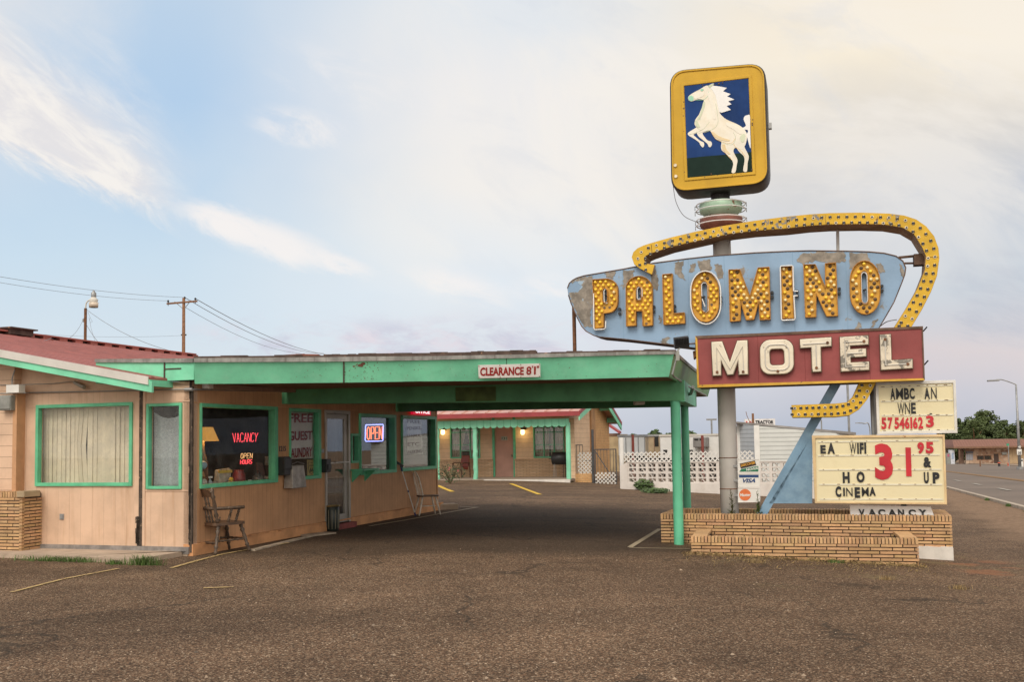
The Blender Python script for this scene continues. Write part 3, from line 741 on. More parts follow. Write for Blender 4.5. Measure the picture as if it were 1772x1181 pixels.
MB().box(dr[0]+.25, dr[1]+.05, -.14, .12, -.05, .10).build('door_step', M_('red_step', (.22, .05, .045), .8, var=.3), office, WS, bevel=.01)
zs = WS.px(340, 698.3).z
MB().box(0, LW, -.008, 0, zs, zs+.018).build('panel_joint', m_peach_o, office, WS)
MB().box(LW-.02, LW+.03, -.02, .14, .18, 2.6).build('corner_board', m_peach_o, office, WS)
for w in (wA, wB): window(office, WS, *w, .06, -.035, .10, (m_green_wood, m_glass_dk), 'window', .04, fl=.03, fr_=.10)
for w in (wC, wD): window(office, WS, *w, .07, -.05, .10, (m_green_wood, m_glass), 'window', .06, fl=.03, fr_=.09)
window(office, WS, *sl_, .05, -.03, .08, (m_green_wood, m_glass), 'narrow_window', .05)
# door
mb = MB(); x0, x1, z0, z1 = dr
mb.box(x0, x0+.055, -.03, .1, z0, z1).box(x1-.07, x1, -.03, .1, z0, z1).box(x0+.055, x1-.07, -.03, .1, z1-.07, z1)
dfr = mb.build('door_frame', m_alum, office, WS, bevel=.004)
d0, d1, e0, e1 = x0+.06, x1-.075, z0+.012, z1-.075
mb = MB(); mb.box(d0, d0+.06, 0, .045, e0, e1).box(d1-.13, d1, 0, .045, e0, e1).box(d0+.06, d1-.13, 0, .045, e0, e0+.16).box(d0+.06, d1-.13, 0, .045, e1-.09, e1)
door = mb.build('glass_door', m_alum, office, WS, bevel=.004)
MB().box(d0+.055, d1-.125, .018, .026, e0+.155, e1-.085).build('pane', m_glass, door, WS)
zh = WS.px(580, 801.5).z; mb = MB(); mb.tube([(d0+.02, -.05, zh), (d1-.04, -.05, zh)], .014, 8).tube([(d0+.03, 0, zh), (d0+.03, -.05, zh)], .012, 6).tube([(d1-.05, 0, zh), (d1-.05, -.05, zh)], .012, 6)
mb.build('push_bar', m_white, door, WS)
for k in (.35, .6): MB().box(x0+(x1-x0)*k, x0+(x1-x0)*k+.03, -.036, -.02, z1-.06, z1-.03).build('closer_bolt', m_steel, dfr, WS)
# shelf on brackets beside the door
a, b = WS.px(606, 812).x, WS.px(634, 812).x; zsf = WS.px(620, 812).z
mb = MB(); mb.box(a, b, -.30, 0, zsf-.03, zsf)
for x in (a+.06, b-.1): mb.prism([(x, 0), (x, 0)], 0, 0) if False else mb.hexa([(x, -.01, zsf-.26), (x+.03, -.01, zsf-.26), (x+.03, 0, zsf-.26), (x, 0, zsf-.26), (x, -.26, zsf-.03), (x+.03, -.26, zsf-.03), (x+.03, 0, zsf-.03), (x, 0, zsf-.03)])
mb.build('wall_shelf', m_green_wood, office, WS)
text('house_number', '1215', [(483, 772.5), (494.5, 772.3), (494.5, 781.3), (483, 782)], WS, -.002, m_black, office, bold=.02)
p = wr(478.5, 791, 489, 823); MB().box(p[0], p[1], -.16, 0, p[2], p[3]).box(p[0]-.01, p[1]+.01, -.18, -.16, p[2]+.1, p[3]-.02).build('mail_box', m_black, office, WS, bevel=.015)
p = wr(554, 795, 563, 818); MB().box(p[0], p[1]-.03, -.14, 0, p[2], p[3]).box(p[0]+.02, p[1]-.05, -.165, -.14, p[2]+.05, p[3]-.1).build('mail_box', m_black, office, WS, bevel=.015)
p = wr(553.5, 777.5, 561, 784.5); MB().box(p[0], p[0]+.09, -.05, 0, p[2], p[3]).build('door_bell', m_steel, office, WS, bevel=.01)
mb = MB(); mb.tube([WS.px(333, 674.5, -.03), WS.px(360, 674.8, -.03), WS.px(440, 677, -.03), WS.px(484, 674, -.03)], .014, 6); mb.build('conduit', m_steel, office, WS)
p = WS.px(356, 670, -.03); MB().box(p.x-.06, p.x+.08, -.12, 0, p.z-.03, p.z+.06).build('junction_box', m_white, office, WS, bevel=.01)
# inside of the office
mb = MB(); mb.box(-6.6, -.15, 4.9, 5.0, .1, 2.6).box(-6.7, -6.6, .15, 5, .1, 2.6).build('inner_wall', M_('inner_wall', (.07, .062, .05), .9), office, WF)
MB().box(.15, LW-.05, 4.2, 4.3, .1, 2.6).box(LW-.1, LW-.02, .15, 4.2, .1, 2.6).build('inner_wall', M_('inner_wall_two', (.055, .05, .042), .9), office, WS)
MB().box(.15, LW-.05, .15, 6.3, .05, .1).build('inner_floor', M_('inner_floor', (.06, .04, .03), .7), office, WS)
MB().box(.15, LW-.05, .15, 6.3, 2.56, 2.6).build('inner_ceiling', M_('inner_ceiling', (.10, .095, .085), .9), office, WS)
mb = MB(); mb.box(wA[0], wA[1], .14, .55, wA[2]-.06, wA[2]-.01); mb.build('window_board', M_('window_board', (.10, .045, .025), .5), office, WS)
MB().box(2.0, 2.35, 2.6, 2.9, .1, 2.55).box(1.6, 2.8, 3.2, 3.5, 1.9, 2.3).build('inner_partition', M_('partition', (.10, .085, .06), .9), office, WS)
# red metal roof over the office: slopes down to the right, eave running away
ov = -.55
ra, rb = WF.px(0, 606.5, ov), WF.px(256.5, 653.5, ov)
slope = (rb.z-ra.z)/(rb.x-ra.x); xe = rb.x; ze = rb.z
def roof_z(x): return ze+slope*(x-xe)
nrm = Vector((-slope, 0, 1)).normalized()
def roof_hit(px, py):
    d = WF.M.to_3x3().inverted() @ ray(px, py); o = WF.I @ CAM
    q = Vector((xe, 0, ze)); t = (q-o).dot(nrm)/d.dot(nrm); return o+d*t
h1, h2 = roof_hit(0, 578), roof_hit(322, 616.5)
print('ridge', h1, h2, 'slope', slope)
xr = (h1.x+h2.x)/2; yend = max(9.6, h2.y+.25)
def roof_y(x): return yend
mb = MB()
mb.hexa([(xr, ov, roof_z(xr)-.03), (xe, ov, ze-.03), (xe, yend, ze-.03), (xr, yend, roof_z(xr)-.03), (xr, ov, roof_z(xr)), (xe, ov, ze), (xe, yend, ze), (xr, yend, roof_z(xr))])
y = ov+.12
while y < yend:
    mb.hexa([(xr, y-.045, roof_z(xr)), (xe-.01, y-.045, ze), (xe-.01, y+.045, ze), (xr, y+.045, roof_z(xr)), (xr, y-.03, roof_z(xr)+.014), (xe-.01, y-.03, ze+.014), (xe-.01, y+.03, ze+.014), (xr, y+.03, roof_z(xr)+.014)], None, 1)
    y += .36
mb.hexa([(xr-6, ov, roof_z(xr)-6*abs(slope)-.03), (xr, ov, roof_z(xr)-.03), (xr, yend, roof_z(xr)-.03), (xr-6, yend, roof_z(xr)-6*abs(slope)-.03), (xr-6, ov, roof_z(xr)-6*abs(slope)), (xr, ov, roof_z(xr)), (xr, yend, roof_z(xr)), (xr-6, yend, roof_z(xr)-6*abs(slope))])
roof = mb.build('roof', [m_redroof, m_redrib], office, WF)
MB().box(xr-.16, xr+.16, ov-.02, yend+.02, roof_z(xr)+.051, roof_z(xr)+.085).build('ridge_cap', m_redroof, roof, WF)
mb = MB(); y = ov+.12
while y < yend: mb.box(xr+.02, xr+.14, y-.13, y+.13, roof_z(xr+.14)+.0, roof_z(xr)+.05); y += .54
MB().box(xr-.14, xr+.01, ov, yend, roof_z(xr)-.03, roof_z(xr)+.05).build('ridge_filler', m_tar, roof, WF)
tag(mb.build('ridge_closure', m_redroof, roof, WF), kind='stuff')
p0 = roof_hit(14, 577); mb = MB(); mb.box(xr-.3, xr+.22, h1.y+.1, h1.y+.8, roof_z(xr), roof_z(xr)+.13).box(xr-.36, xr+.3, h1.y+.04, h1.y+.86, roof_z(xr)+.13, roof_z(xr)+.16); mb.build('roof_vent', m_tar, roof, WF)
bh = abs(WF.px(0, 606, ov).z-WF.px(0, 618, ov).z); fh = abs(WF.px(0, 618, ov).z-WF.px(0, 640, ov).z)
def slab(a, b, y0, y1, dz0, dz1): return [(a, y0, roof_z(a)+dz1), (b, y0, roof_z(b)+dz1), (b, y1, roof_z(b)+dz1), (a, y1, roof_z(a)+dz1), (a, y0, roof_z(a)+dz0), (b, y0, roof_z(b)+dz0), (b, y1, roof_z(b)+dz0), (a, y1, roof_z(a)+dz0)]
mb = MB(); xm = xl-.06; mb.hexa([(-7, -.16, .75), (xm, -.16, .75), (xm, .1, .75), (-7, .1, .75), (-7, -.16, roof_z(-7)-.1), (xm, -.16, roof_z(xm)-.1), (xm, .1, roof_z(xm)-.1), (-7, .1, roof_z(-7)-.1)]); mb.build('siding_wall', m_peach_l, office, WF)
MB().hexa(slab(-7.5, xe+.01, ov-.02, ov+.0, .012, -bh)).build('barge_board', m_barge, roof, WF)
mb = MB(); mb.hexa(slab(-7.5, xe+.06, ov+.004, ov+.05, -bh*.5, -bh*.6-fh*.75)); mb.build('fascia', m_green, roof, WF)
mb = MB(); mb.hexa(slab(-7.5, xe, ov+.05, .0, -.06, -.09)); mb.prism([(-6.5, 2.6), (-.02, 2.6), (-.02, roof_z(-.02)-.09), (-6.5, roof_z(-6.5)-.09)], -.006, .12); mb.build('gable_panel', m_peach, roof, WF)
MB().hexa([(xe-.03, ov, ze-.13), (xe+.03, ov, ze-.13), (xe+.03, 3, ze-.13), (xe-.03, 3, ze-.13), (xe-.03, ov, ze-.035), (xe+.03, ov, ze-.035), (xe+.03, 3, ze-.035), (xe-.03, 3, ze-.035)]).build('eave_board', m_green, roof, WF)
# flat roof edge over the front wall (continues as the canopy)
mb = MB(); P0 = -.10
tA, tB = WF.px(166, 627.5, P0), WF.px(335.5, 628, P0); bA, bB = WF.px(262, 655, P0), WF.px(335.5, 657.5, P0)
mb.hexa([(tA.x, P0, bB.z), (bB.x, P0, bB.z), (bB.x, .0, bB.z), (tA.x, .0, bB.z), (tA.x, P0, tA.z), (tB.x, P0, tB.z), (tB.x, 0, tB.z), (tA.x, 0, tA.z)])
mb.build('flat_roof_fascia', m_green, office, WF)
xs_ = WF.px(285, 640, P0).x
MB().box(xs_-.012, xs_+.012, P0-.012, P0, bB.z, tA.z).box(xs_, xs_+.3, P0-.008, P0, bB.z+.17, bB.z+.19).build('fascia_crack', m_rot, office, WF)
ma = WF.px(168, 620.5, P0-.03)
MB().hexa([(tA.x, P0-.03, tA.z), (tB.x, P0-.03, tB.z), (tB.x, 0, tB.z), (tA.x, 0, tA.z), (tA.x, P0-.03, tA.z+.05), (tB.x, P0-.03, tB.z+.065), (tB.x, 0, tB.z+.065), (tA.x, 0, tA.z+.05)]).build('flashing', m_flash, office, WF)
MB().box(tA.x, 0, -.02, 8.5, tB.z-.02, tB.z+.075).build('flat_roof', m_tar, office, WF)
# ------------------------------------------------------------------ canopy over the drive
FL, FR, RR, RL = Vector((-4.83, 15.4, 0)), Vector((2.49, 15.9, 0)), Vector((4.63, 24.0, 0)), Vector((-1.86, 24.9, 0))
CA = Frame(FL, math.atan2(FR.y-FL.y, FR.x-FL.x))
canopy = thing('drive_canopy', 'flat roofed drive-through canopy with bright green fascia on two round posts', 'canopy', CA)
bot = [(337, 664.8), (420, 664.5), (560, 663), (595, 662.6), (640, 662), (720, 660.5), (820, 660), (890, 658.7), (960, 657.5), (1100, 654), (1157.5, 652.6)]
top = [(335, 627.8), (420, 627.3), (560, 626.7), (595, 626.3), (640, 625.5), (720, 624.5), (820, 622), (890, 620.5), (960, 618.8), (1100, 615), (1166, 613.7)]
B_ = [CA.px(a, b, 0) for a, b in bot]; T_ = [CA.px(a, b, -.13) for a, b in top]
rrb = CA.loc(at(1224, 687, 24.0)); rrt = rrb + Vector((.12, .02, .36))
rlb = CA.loc((RL.x, RL.y, 2.6))
mb = MB()
for i in range(len(B_)-1):
    a, b, c, d = B_[i], B_[i+1], T_[i], T_[i+1]; o = Vector((0, .04, 0))
    mb.hexa([a, b, b+o, a+o, c, d, d+o, c+o])
fas = mb.build('fascia', m_green, canopy, CA)
mb = MB(); q = Vector((-.04, .0, 0)); i = -1; n_ = 8
e0, e1 = B_[-1], T_[-1]
sideB = [e0.lerp(rrb, k/n_) for k in range(n_+1)]; sideT = [e1.lerp(rrt, k/n_) - Vector((0, 0, .05*math.sin(math.pi*k/n_))) for k in range(n_+1)]
for k in range(n_): mb.hexa([sideB[k], sideB[k+1], sideB[k+1]+q, sideB[k]+q, sideT[k], sideT[k+1], sideT[k+1]+q, sideT[k]+q])
mb.hexa([rlb, rrb, rrb+Vector((0, -.04, 0)), rlb+Vector((0, -.04, 0)), rlb+Vector((0, .05, .36)), rrt, rrt+Vector((0, -.04, 0)), rlb+Vector((0, .01, .36))])
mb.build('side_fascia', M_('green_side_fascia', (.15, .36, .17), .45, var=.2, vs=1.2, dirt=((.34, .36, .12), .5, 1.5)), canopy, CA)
# battens and joints
xj = CA.px(594.5, 645, -.07)
mb = MB(); j0, j1 = B_[3], T_[3]; w = Vector((.011, 0, 0)); f_ = Vector((0, -.012, 0)); mb.hexa([j0-w+f_, j0+w+f_, j0+w, j0-w, j1-w+f_, j1+w+f_, j1+w, j1-w]); mb.build('fascia_joint', m_rot, fas, CA); mb = MB()
a0, a1 = CA.px(876.5, 659, -.004), CA.px(876.5, 621, -.134); w = Vector((.004, 0, 0)); f_ = Vector((0, -.004, 0)); mb.hexa([a0-w+f_, a0+w+f_, a0+w, a0-w, a1-w+f_, a1+w+f_, a1+w, a1-w])
mb.build('fascia_joint', m_rot, fas, CA)
# flaked paint next to the joint
mb = MB()
def flake(px, py, s, k=7, sq=.6):
    t = (py-626)/(663-626); y = -.13*(1-t)-.003; c = CA.px(px, py, y); pts = [(c.x+s*rnd(.6, 1.2)*math.cos(2*math.pi*i/k), c.z+s*sq*rnd(.5, 1.3)*math.sin(2*math.pi*i/k)) for i in range(k)]
    b0 = len(mb.v); mb.face([(a, y-(z-c.z)*.32, z) for a, z in pts])
flake(624, 633, .055); flake(628, 630, .035); flake(612, 634.5, .022); flake(617, 632, .012)
for k in range(42): flake(620+random.gauss(0, 24), rnd(627, 660), rnd(.004, .013))
for k in range(150):
    px = rnd(345, 1150); flake(px, rnd(629, 657), rnd(.003, .010), 6, rnd(.25, .8))
tag(mb.build('bare_patch', M_('bare_wood', (.20, .085, .06), .9), fas, CA), kind='stuff')
mb = MB()
mtop = [(335, 620.3), (420, 619.6), (560, 618.6), (595, 618), (640, 617.3), (720, 617), (820, 615.3), (890, 614), (960, 612.3), (1100, 609), (1168, 608)]
Mt = [CA.px(a, b, -.16) for a, b in mtop]; Mb = [CA.px(a, b-.3, -.16) for a, b in top]
for i in range(len(Mt)-1):
    o = Vector((0, .2, 0)); mb.hexa([Mb[i], Mb[i+1], Mb[i+1]+o, Mb[i]+o, Mt[i], Mt[i+1], Mt[i+1]+o, Mt[i]+o])
for k in range(n_):
    u = Vector((0, 0, .055)); g = Vector((-.2, 0, 0)); s_ = Vector((.03, 0, 0)); mb.hexa([sideT[k]+s_, sideT[k+1]+s_, sideT[k+1]+g, sideT[k]+g, sideT[k]+s_+u, sideT[k+1]+s_+u, sideT[k+1]+g+u, sideT[k]+g+u])
mb.build('flashing', m_flash, canopy, CA)
mb = MB()
for (p, r_, h_, y_) in ((335, 800, 2.0, -.12), (620, 930, 3.5, .0), (560, 700, 2.6, .1), (815, 928, 4.2, -.1), (900, 1170, 1.6, -.13)):
    n = 10; pts = []
    for i in range(n):
        for_px = p+(r_-p)*i/n; nx_ = p+(r_-p)*(i+1)/n
        i_ = max([j for j in range(len(mtop)) if mtop[j][0] <= for_px] or [0]); i2 = min(i_+1, len(mtop)-1); t = (for_px-mtop[i_][0])/max(1, mtop[i2][0]-mtop[i_][0]); yb = mtop[i_][1]+(mtop[i2][1]-mtop[i_][1])*t
        a, b = CA.px(for_px, yb, y_), CA.px(nx_, yb-.15, y_); hh = h_*.013+.008+rnd(-.008, .008)
        mb.box(a.x, b.x, y_, y_+.5, a.z-.01, a.z+hh)
mb.build('roof_edge_board', m_tar, canopy, CA)
zr = T_[0].z
MB().prism([(B_[0].x+.02, .03), (B_[-1].x, .03), (rrb.x-.03, rrb.y-.03), (rlb.x, rlb.y-.03)], 2.645, 2.665, plane='xy').build('soffit', m_brown, canopy, CA)
MB().prism([(B_[0].x+.02, -.05), (B_[-1].x, -.05), (rrb.x-.03, rrb.y-.03), (rlb.x, rlb.y-.03)], 2.90, 2.94, plane='xy').build('roof_deck', m_tar, canopy, CA)
def wbeam(mb, p, q, w, zb0, zb1, ztop=2.648):
    p, q = Vector((p[0], p[1], 0)), Vector((q[0], q[1], 0)); d = (q-p).normalized(); s = Vector((-d.y, d.x, 0))*w
    P = [CA.loc((v.x, v.y, z)) for v, z in ((p, zb0), (q, zb1), (q+s, zb1), (p+s, zb0), (p, ztop), (q, ztop), (q+s, ztop), (p+s, ztop))]
    mb.hexa(P)
bl = at(486, 699.5, 18.0); br_ = at(1184.5, 694, 17.15); rl_ = at(684, 713, 22.6); rr_ = at(1204, 704, 20.9)
mb = MB(); wbeam(mb, bl, br_, .24, bl.z, br_.z); mb.build('beam', m_beam, canopy, CA)
mb = MB(); wbeam(mb, rl_, rr_, .24, rl_.z, rr_.z); mb.build('beam', m_beam, canopy, CA)
mb = MB(); d_ = Vector((br_.x, br_.y, 0)); e_ = Vector((rr_.x, rr_.y, 0)); nn_ = (e_-d_).normalized()
wbeam(mb, d_+nn_*.0+Vector((.004, .0, 0)), e_+nn_*.24, .2, br_.z-.01, rr_.z-.004); mb.build('beam', m_green_post, canopy, CA)
p = CA.loc(bl); q = CA.loc(br_)
a = p.lerp(q, .445); b = p.lerp(q, .545); f_ = Vector((0, -.012, 0))
MB().hexa([a+f_+Vector((0, 0, .02)), b+f_+Vector((0, 0, .02)), b+Vector((0, .02, .02)), a+Vector((0, .02, .02)), Vector((a.x, a.y-.012, 2.61)), Vector((b.x, b.y-.012, 2.61)), Vector((b.x, b.y+.02, 2.61)), Vector((a.x, a.y+.02, 2.61))]).build('beam_patch', M_('plywood_patch', (.075, .12, .035), .8, var=.4, vs=5), canopy, CA)
def post(px, Y, r, zt_):
    X = at(px, 760, Y).x; g = gz(X, Y); c = CA.loc((X, Y, 0))
    mb = MB(); mb.tube([(c.x, c.y, g-.05), (c.x, c.y, g+.6), (c.x, c.y, zt_+.004)], r, 24, False)
    return mb.build('post', m_green_post, canopy, CA, smooth=True), (X, Y, g)
post(1170.2, 17.27, .084, br_.z+.01); post(1186.0, 20.9, .08, rr_.z)
# long fluorescent fitting and small lamp under the soffit
mb = MB(); a = CA.loc(at(372, 671, 15.9)); b = CA.loc(at(562, 678.5, 19.0)); mb.beam(a, b, .12, .07); mb.build('strip_light', M_('strip_light', (.30, .19, .14), .6), canopy, CA)
mb = MB(); c = CA.loc(at(1106, 701, 18.6)); mb.box(c.x-.09, c.x+.09, c.y-.1, c.y+.1, c.z, 2.66); mb.build('soffit_lamp', m_white, canopy, CA, bevel=.01)
# conduits on the right side fascia
mb = MB(); a = CA.loc(at(1170, 622, 15.82)); b = CA.loc(at(1163.5, 648, 15.85)); c = CA.loc(at(1189, 668, 18.2)); d = CA.loc(at(1222, 685, 23.2))
mb.tube([a, b, b+Vector((.06, .15, -.03)), c, d], .016, 6); mb.tube([c+Vector((.03, -.3, -.04)), c+Vector((.09, .1, -.14)), c+Vector((.12, .7, -.14)), c+Vector((.1, 1.2, -.02))], .03, 8)
mb.build('conduit', m_steel, canopy, CA)
# loose shingles left on the roof
def shingle_pile(px, py, n, label, dim):
    c = at(px, py, 16.6); t = thing('shingle_pile', label, 'shingles', Matrix.Translation((c.x, c.y, 2.94)))
    mb = MB(); b0 = 0
    for k in range(n):
        x = rnd(-dim, dim); y = rnd(-.3, .3); z = .0+.035*(k//6); a = rnd(-.15, .15); l = rnd(.14, .24); col = (rnd(.2, .8),)*3+(1,)
        mb.hexa([(x-l, y-.1, z), (x+l, y-.1, z+a*.05), (x+l, y+.1, z+a*.05), (x-l, y+.1, z), (x-l, y-.1, z+.05), (x+l, y-.1, z+.05+a*.1), (x+l, y+.1, z+.05+a*.1), (x-l, y+.1, z+.05)], col)
    mb.build('shingles', m_shingle, t)
shingle_pile(455, 612, 16, 'small heap of loose red shingles at the left end of the canopy roof', .17)
shingle_pile(512, 610, 26, 'larger heap of loose red shingles on the canopy roof', .26)
# clearance sign on the fascia
def FY(py): return -.13*(1-(py-621)/(659-621))
t = thing('clearance_sign', 'white sign with red clearance lettering screwed on the green canopy fascia', 'sign', Frame(CA.M @ CA.px(882, 655, -.03), CA.yaw))
TF = Frame(CA.M @ Vector((0, -.09, 0)), CA.yaw)
q = [(827, 632.8), (934.3, 630), (935.3, 653), (828.3, 655.3)]
c = [TF.px(a, b, -.02) for a, b in q]
sign_white = M_('enamel_white', (.74, .70, .68), .45, var=.06, wear=((.30, .12, .06), .74, 6))
tilt = lambda v: (v.x, v.y+(v.z-c[2].z)*-.30, v.z)
mb = MB(); mb.hexa([tilt(c[3]), tilt(c[2]), tilt(c[2]+Vector((0, .02, 0))), tilt(c[3]+Vector((0, .02, 0))), tilt(c[0]), tilt(c[1]), tilt(c[1]+Vector((0, .02, 0))), tilt(c[0]+Vector((0, .02, 0)))]); mb.build('plate', sign_white, t, TF, bevel=.004)
mb = MB(); put_text(mb, 'CLEARANCE', [(830.8, 637), (906, 635.5), (906.2, 649.5), (831, 651.2)], TF, -.022, .004, .032); put_text(mb, "8", [(910.5, 635.2), (919.3, 635), (919.3, 649), (910.5, 649.2)], TF, -.022, .004, .02)
put_text(mb, "'", [(920, 634.2), (922.2, 634.2), (922.2, 637.2), (920, 637.2)], TF, -.022, .004, .02); put_text(mb, "I", [(923.8, 635), (926.8, 635), (926.8, 648.4), (923.8, 648.4)], TF, -.022, .004, .03); put_text(mb, '"', [(928.5, 634), (932.5, 634), (932.5, 637.5), (928.5, 637.5)], TF, -.022, .004, .02)
mb.v = [Vector(tilt(v)) for v in mb.v]
mb.build('lettering', M_('sign_red', (.30, .012, .010), .5, var=.1), t, TF)
mb = MB()
for (a, b) in ((828.5, 634.2), (864.5, 633), (900.5, 632), (932.8, 631.3), (829, 653.8), (865.5, 653.2), (901.3, 652.6), (933.3, 651.8)):
    v = TF.px(a, b, -.022); v = Vector(tilt(v)); mb.tube([v, v+Vector((0, -.006, 0))], .008, 6)
mb.build('screw', m_rust, t, TF)
# floodlight on the canopy corner
fc = at(1179, 593, 15.85); fb = at(1172, 618, 15.82)
t = thing('floodlight', 'dark finned floodlight on a grey bracket at the canopy corner', 'floodlight', Matrix.Translation(fb))
mb = MB(); R_ = Matrix.Rotation(math.radians(-6), 4, 'Y') @ Matrix.Rotation(math.radians(20), 4, 'X')
lf = fc-fb
def bx(mb, *a):
    k = len(mb.v); mb.box(*a)
    for i in range(k, len(mb.v)): mb.v[i] = R_ @ mb.v[i] + lf
bx(mb, -.115, .115, -.05, .04, -.085, .085)
for k in range(9): bx(mb, -.105+k*.025, -.098+k*.025, -.075, -.05, -.02, .08)
mb.build('housing', m_black, t, bevel=.006)
mb = MB(); mb.box(-.03, .03, -.03, .03, -.06, .09).tube([(0, 0, .09), lf+Vector((0, 0, -.06))], .012, 6); mb.build('bracket', m_greybox, t)
# ------------------------------------------------------------------ the motel sign (frame SG: face plane of the boards, x to the right)
SG = Frame((3.68, 17.3, 0), math.radians(-17))
m_sky = M_('sky_blue_board', (.255, .375, .53), .65, var=.12, vs=1.2, spec=.25, wear=((.27, .235, .195), .615, 1.15), wear2=((.30, .26, .20), .665, 3.5), streak=((.24, .33, .44, 1), 4, .35), bump=.12, bs=20)
m_peel = M_('peeled_grey', (.255, .225, .19), .8, var=.4, vs=7, wear=((.33, .45, .57), .60, 4.5), wear2=((.42, .33, .22), .66, 9), bump=.3, bs=25)
m_fin = M_('blue_fin', (.175, .30, .43), .55, var=.2, vs=2.5, wear=((.10, .08, .07), .745, 8), dirt=((.26, .36, .42), .5, 5))
m_brown_metal = M_('rusty_brown_metal', (.13, .075, .05), .8, var=.4, vs=4, wear=((.30, .16, .07), .63, 6), bump=.2)
m_amber = M_('amber_letter', (.62, .33, .035), .55, var=.18, vs=6, wear=((.19, .09, .04), .70, 10))
m_rim = M_('letter_rim', (.42, .185, .025), .7, var=.3, vs=9, wear=((.12, .06, .03), .58, 9))
m_bulb = M_('amber_bulb', (.92, .60, .05), .2, var=.12, vs=30)
m_bulb_pale = M_('pale_bulb', (.84, .68, .34), .2, var=.2, vs=30)
m_socket = M_('dark_socket', (.15, .095, .055), .7, var=.3, vs=20)
m_ring = M_('socket_ring', (.64, .56, .43), .5, .3, var=.3, vs=20)
m_yband = M_('yellow_band', (.62, .385, .040), .6, spec=.25, var=.14, vs=3, wear=((.19, .18, .185), .70, 2.2), wear2=((.22, .09, .03), .665, 9), bump=.1)
m_yband_old = M_('yellow_band_worn', (.62, .385, .040), .6, spec=.25, var=.14, vs=3, wear=((.20, .20, .21), .53, 2.3), wear2=((.20, .08, .03), .66, 8), bump=.15)
m_yin = M_('band_inside', (.36, .225, .13), .75, var=.25, vs=3, wear=((.20, .11, .06), .63, 4))
m_red = M_('red_box', (.295, .078, .076), .65, spec=.25, var=.16, vs=1.5, wear=((.34, .15, .12), .70, 4), streak=((.22, .06, .06, 1), 3, .5))
m_cream = M_('cream_letter', (.74, .67, .54), .5, var=.12, vs=4, wear=((.22, .18, .13), .605, 6), wear2=((.30, .17, .08), .645, 12), bump=.25, dirt=((.50, .40, .26), .4, 8))
m_cream_old = M_('cream_letter_worn', (.66, .58, .46), .6, var=.15, vs=4, wear=((.21, .19, .16), .535, 6), wear2=((.26, .15, .08), .66, 14), bump=.3)
m_neonoff = M_('unlit_neon_tube', (.74, .73, .72), .2, var=.06)
m_goldbox = M_('gold_cabinet', (.56, .335, .030), .5, spec=.25, var=.1, vs=1.5, wear=((.16, .08, .03), .69, 9), streak=((.36, .19, .03, 1), 4, .45), wear2=((.22, .10, .03), .73, 3))
m_cabside = M_('cabinet_side', (.035, .03, .028), .5, var=.3, vs=3, wear=((.30, .19, .06), .68, 5))
m_pole = M_('pale_pole', (.50, .475, .45), .6, var=.10, vs=1.6, streak=((.38, .34, .31, 1), 2, .3), wear=((.33, .27, .2), .70, 5))
sign = thing('motel_sign', 'tall vintage motel sign with blue name board, yellow bulb arrow and rearing horse cabinet', 'sign', Frame(SG.M @ Vector((0, .45, gz(3.7, 17.7))), SG.yaw))
def SP(pts, y=0): return [(v.x, v.z) for v in (SG.px(a, b, y) for a, b in pts)]
def ccw(p): return p if sum(p[i][0]*p[(i+1) % len(p)][1]-p[(i+1) % len(p)][0]*p[i][1] for i in range(len(p))) > 0 else p[::-1]
def plate(name, pts, y0, y1, mat, parent, holes=(), bevel=0, F=SG, y=0):
    return flat_shape(name, SP(pts, y), [SP(h, y) for h in holes], y0, y1, mat, parent, F, bevel)
# main pole, collar drums
pc = SG.px(1257, 690, .45); pzt = SG.px(1248, 352, .45).z; pzb = gz(*(SG.M @ pc).xy)-.3
mb = MB(); mb.tube([(pc.x, .45, pzb), (pc.x, .45, 1.5), (pc.x, .45, 3), (pc.x, .45, pzt)], .157, 28, True); pole = mb.build('pole', m_pole, sign, SG, smooth=True)
for py in (793, 847):
    z = SG.px(1259, py, .3).z; mb = MB(); mb.lathe([(.155, -.008), (.162, -.006), (.162, .006), (.155, .008)], (pc.x, .45, z), 24); mb.build('pole_joint', m_rust, pole, SG)
zt = SG.px(1248, 331, .45).z
MB().lathe([(.165, pzt-.05), (.165, zt+.1)], (pc.x, .45, 0), 20).build('cabinet_neck', m_cabside, sign, SG)
m_mintd = M_('mint_drum', (.42, .60, .46), .55, var=.15, vs=5, wear=((.25, .12, .07), .63, 6))
m_rdrum = M_('rust_drum', (.20, .075, .055), .6, var=.3, vs=5, wear=((.45, .42, .34), .68, 6))
for (ya, yb, mt) in ((349.5, 361, m_mintd), (375.5, 386, m_rdrum)):
    za, zb = SG.px(1248, ya+3.5, .45).z, SG.px(1248, yb+3.5, .45).z; h = za-zb
    mb = MB(); mb.lathe([(.16, zb-.16), (.22, zb-.14), (.36, zb-.03), (.375, zb), (.375, za), (.36, za+.015), (.15, za+.02)], (pc.x, .45, 0), 32)
    dr_ = mb.build('collar_drum', mt, sign, SG, smooth=True)
    for k, zz in enumerate((za-.02, zb+.0)):
        mb = MB(); mb.tube([(pc.x+.43*math.cos(t), .45+.43*math.sin(t), zz) for t in [math.pi*.62+i*2*math.pi*.93/36 for i in range(37)]], .009, 6); mb.build('neon_ring', m_neonoff, dr_, SG)
    mb = MB()
    for t in (math.pi*1.02, math.pi*1.97):
        for zz in (za-.02, zb): mb.tube([(pc.x+.37*math.cos(t), .45+.37*math.sin(t), zz), (pc.x+.45*math.cos(t), .45+.45*math.sin(t), zz), (pc.x+.45*math.cos(t), .45+.45*math.sin(t), zz-.07)], .008, 6).build('ring_clip', m_steel, dr_, SG); mb = MB()
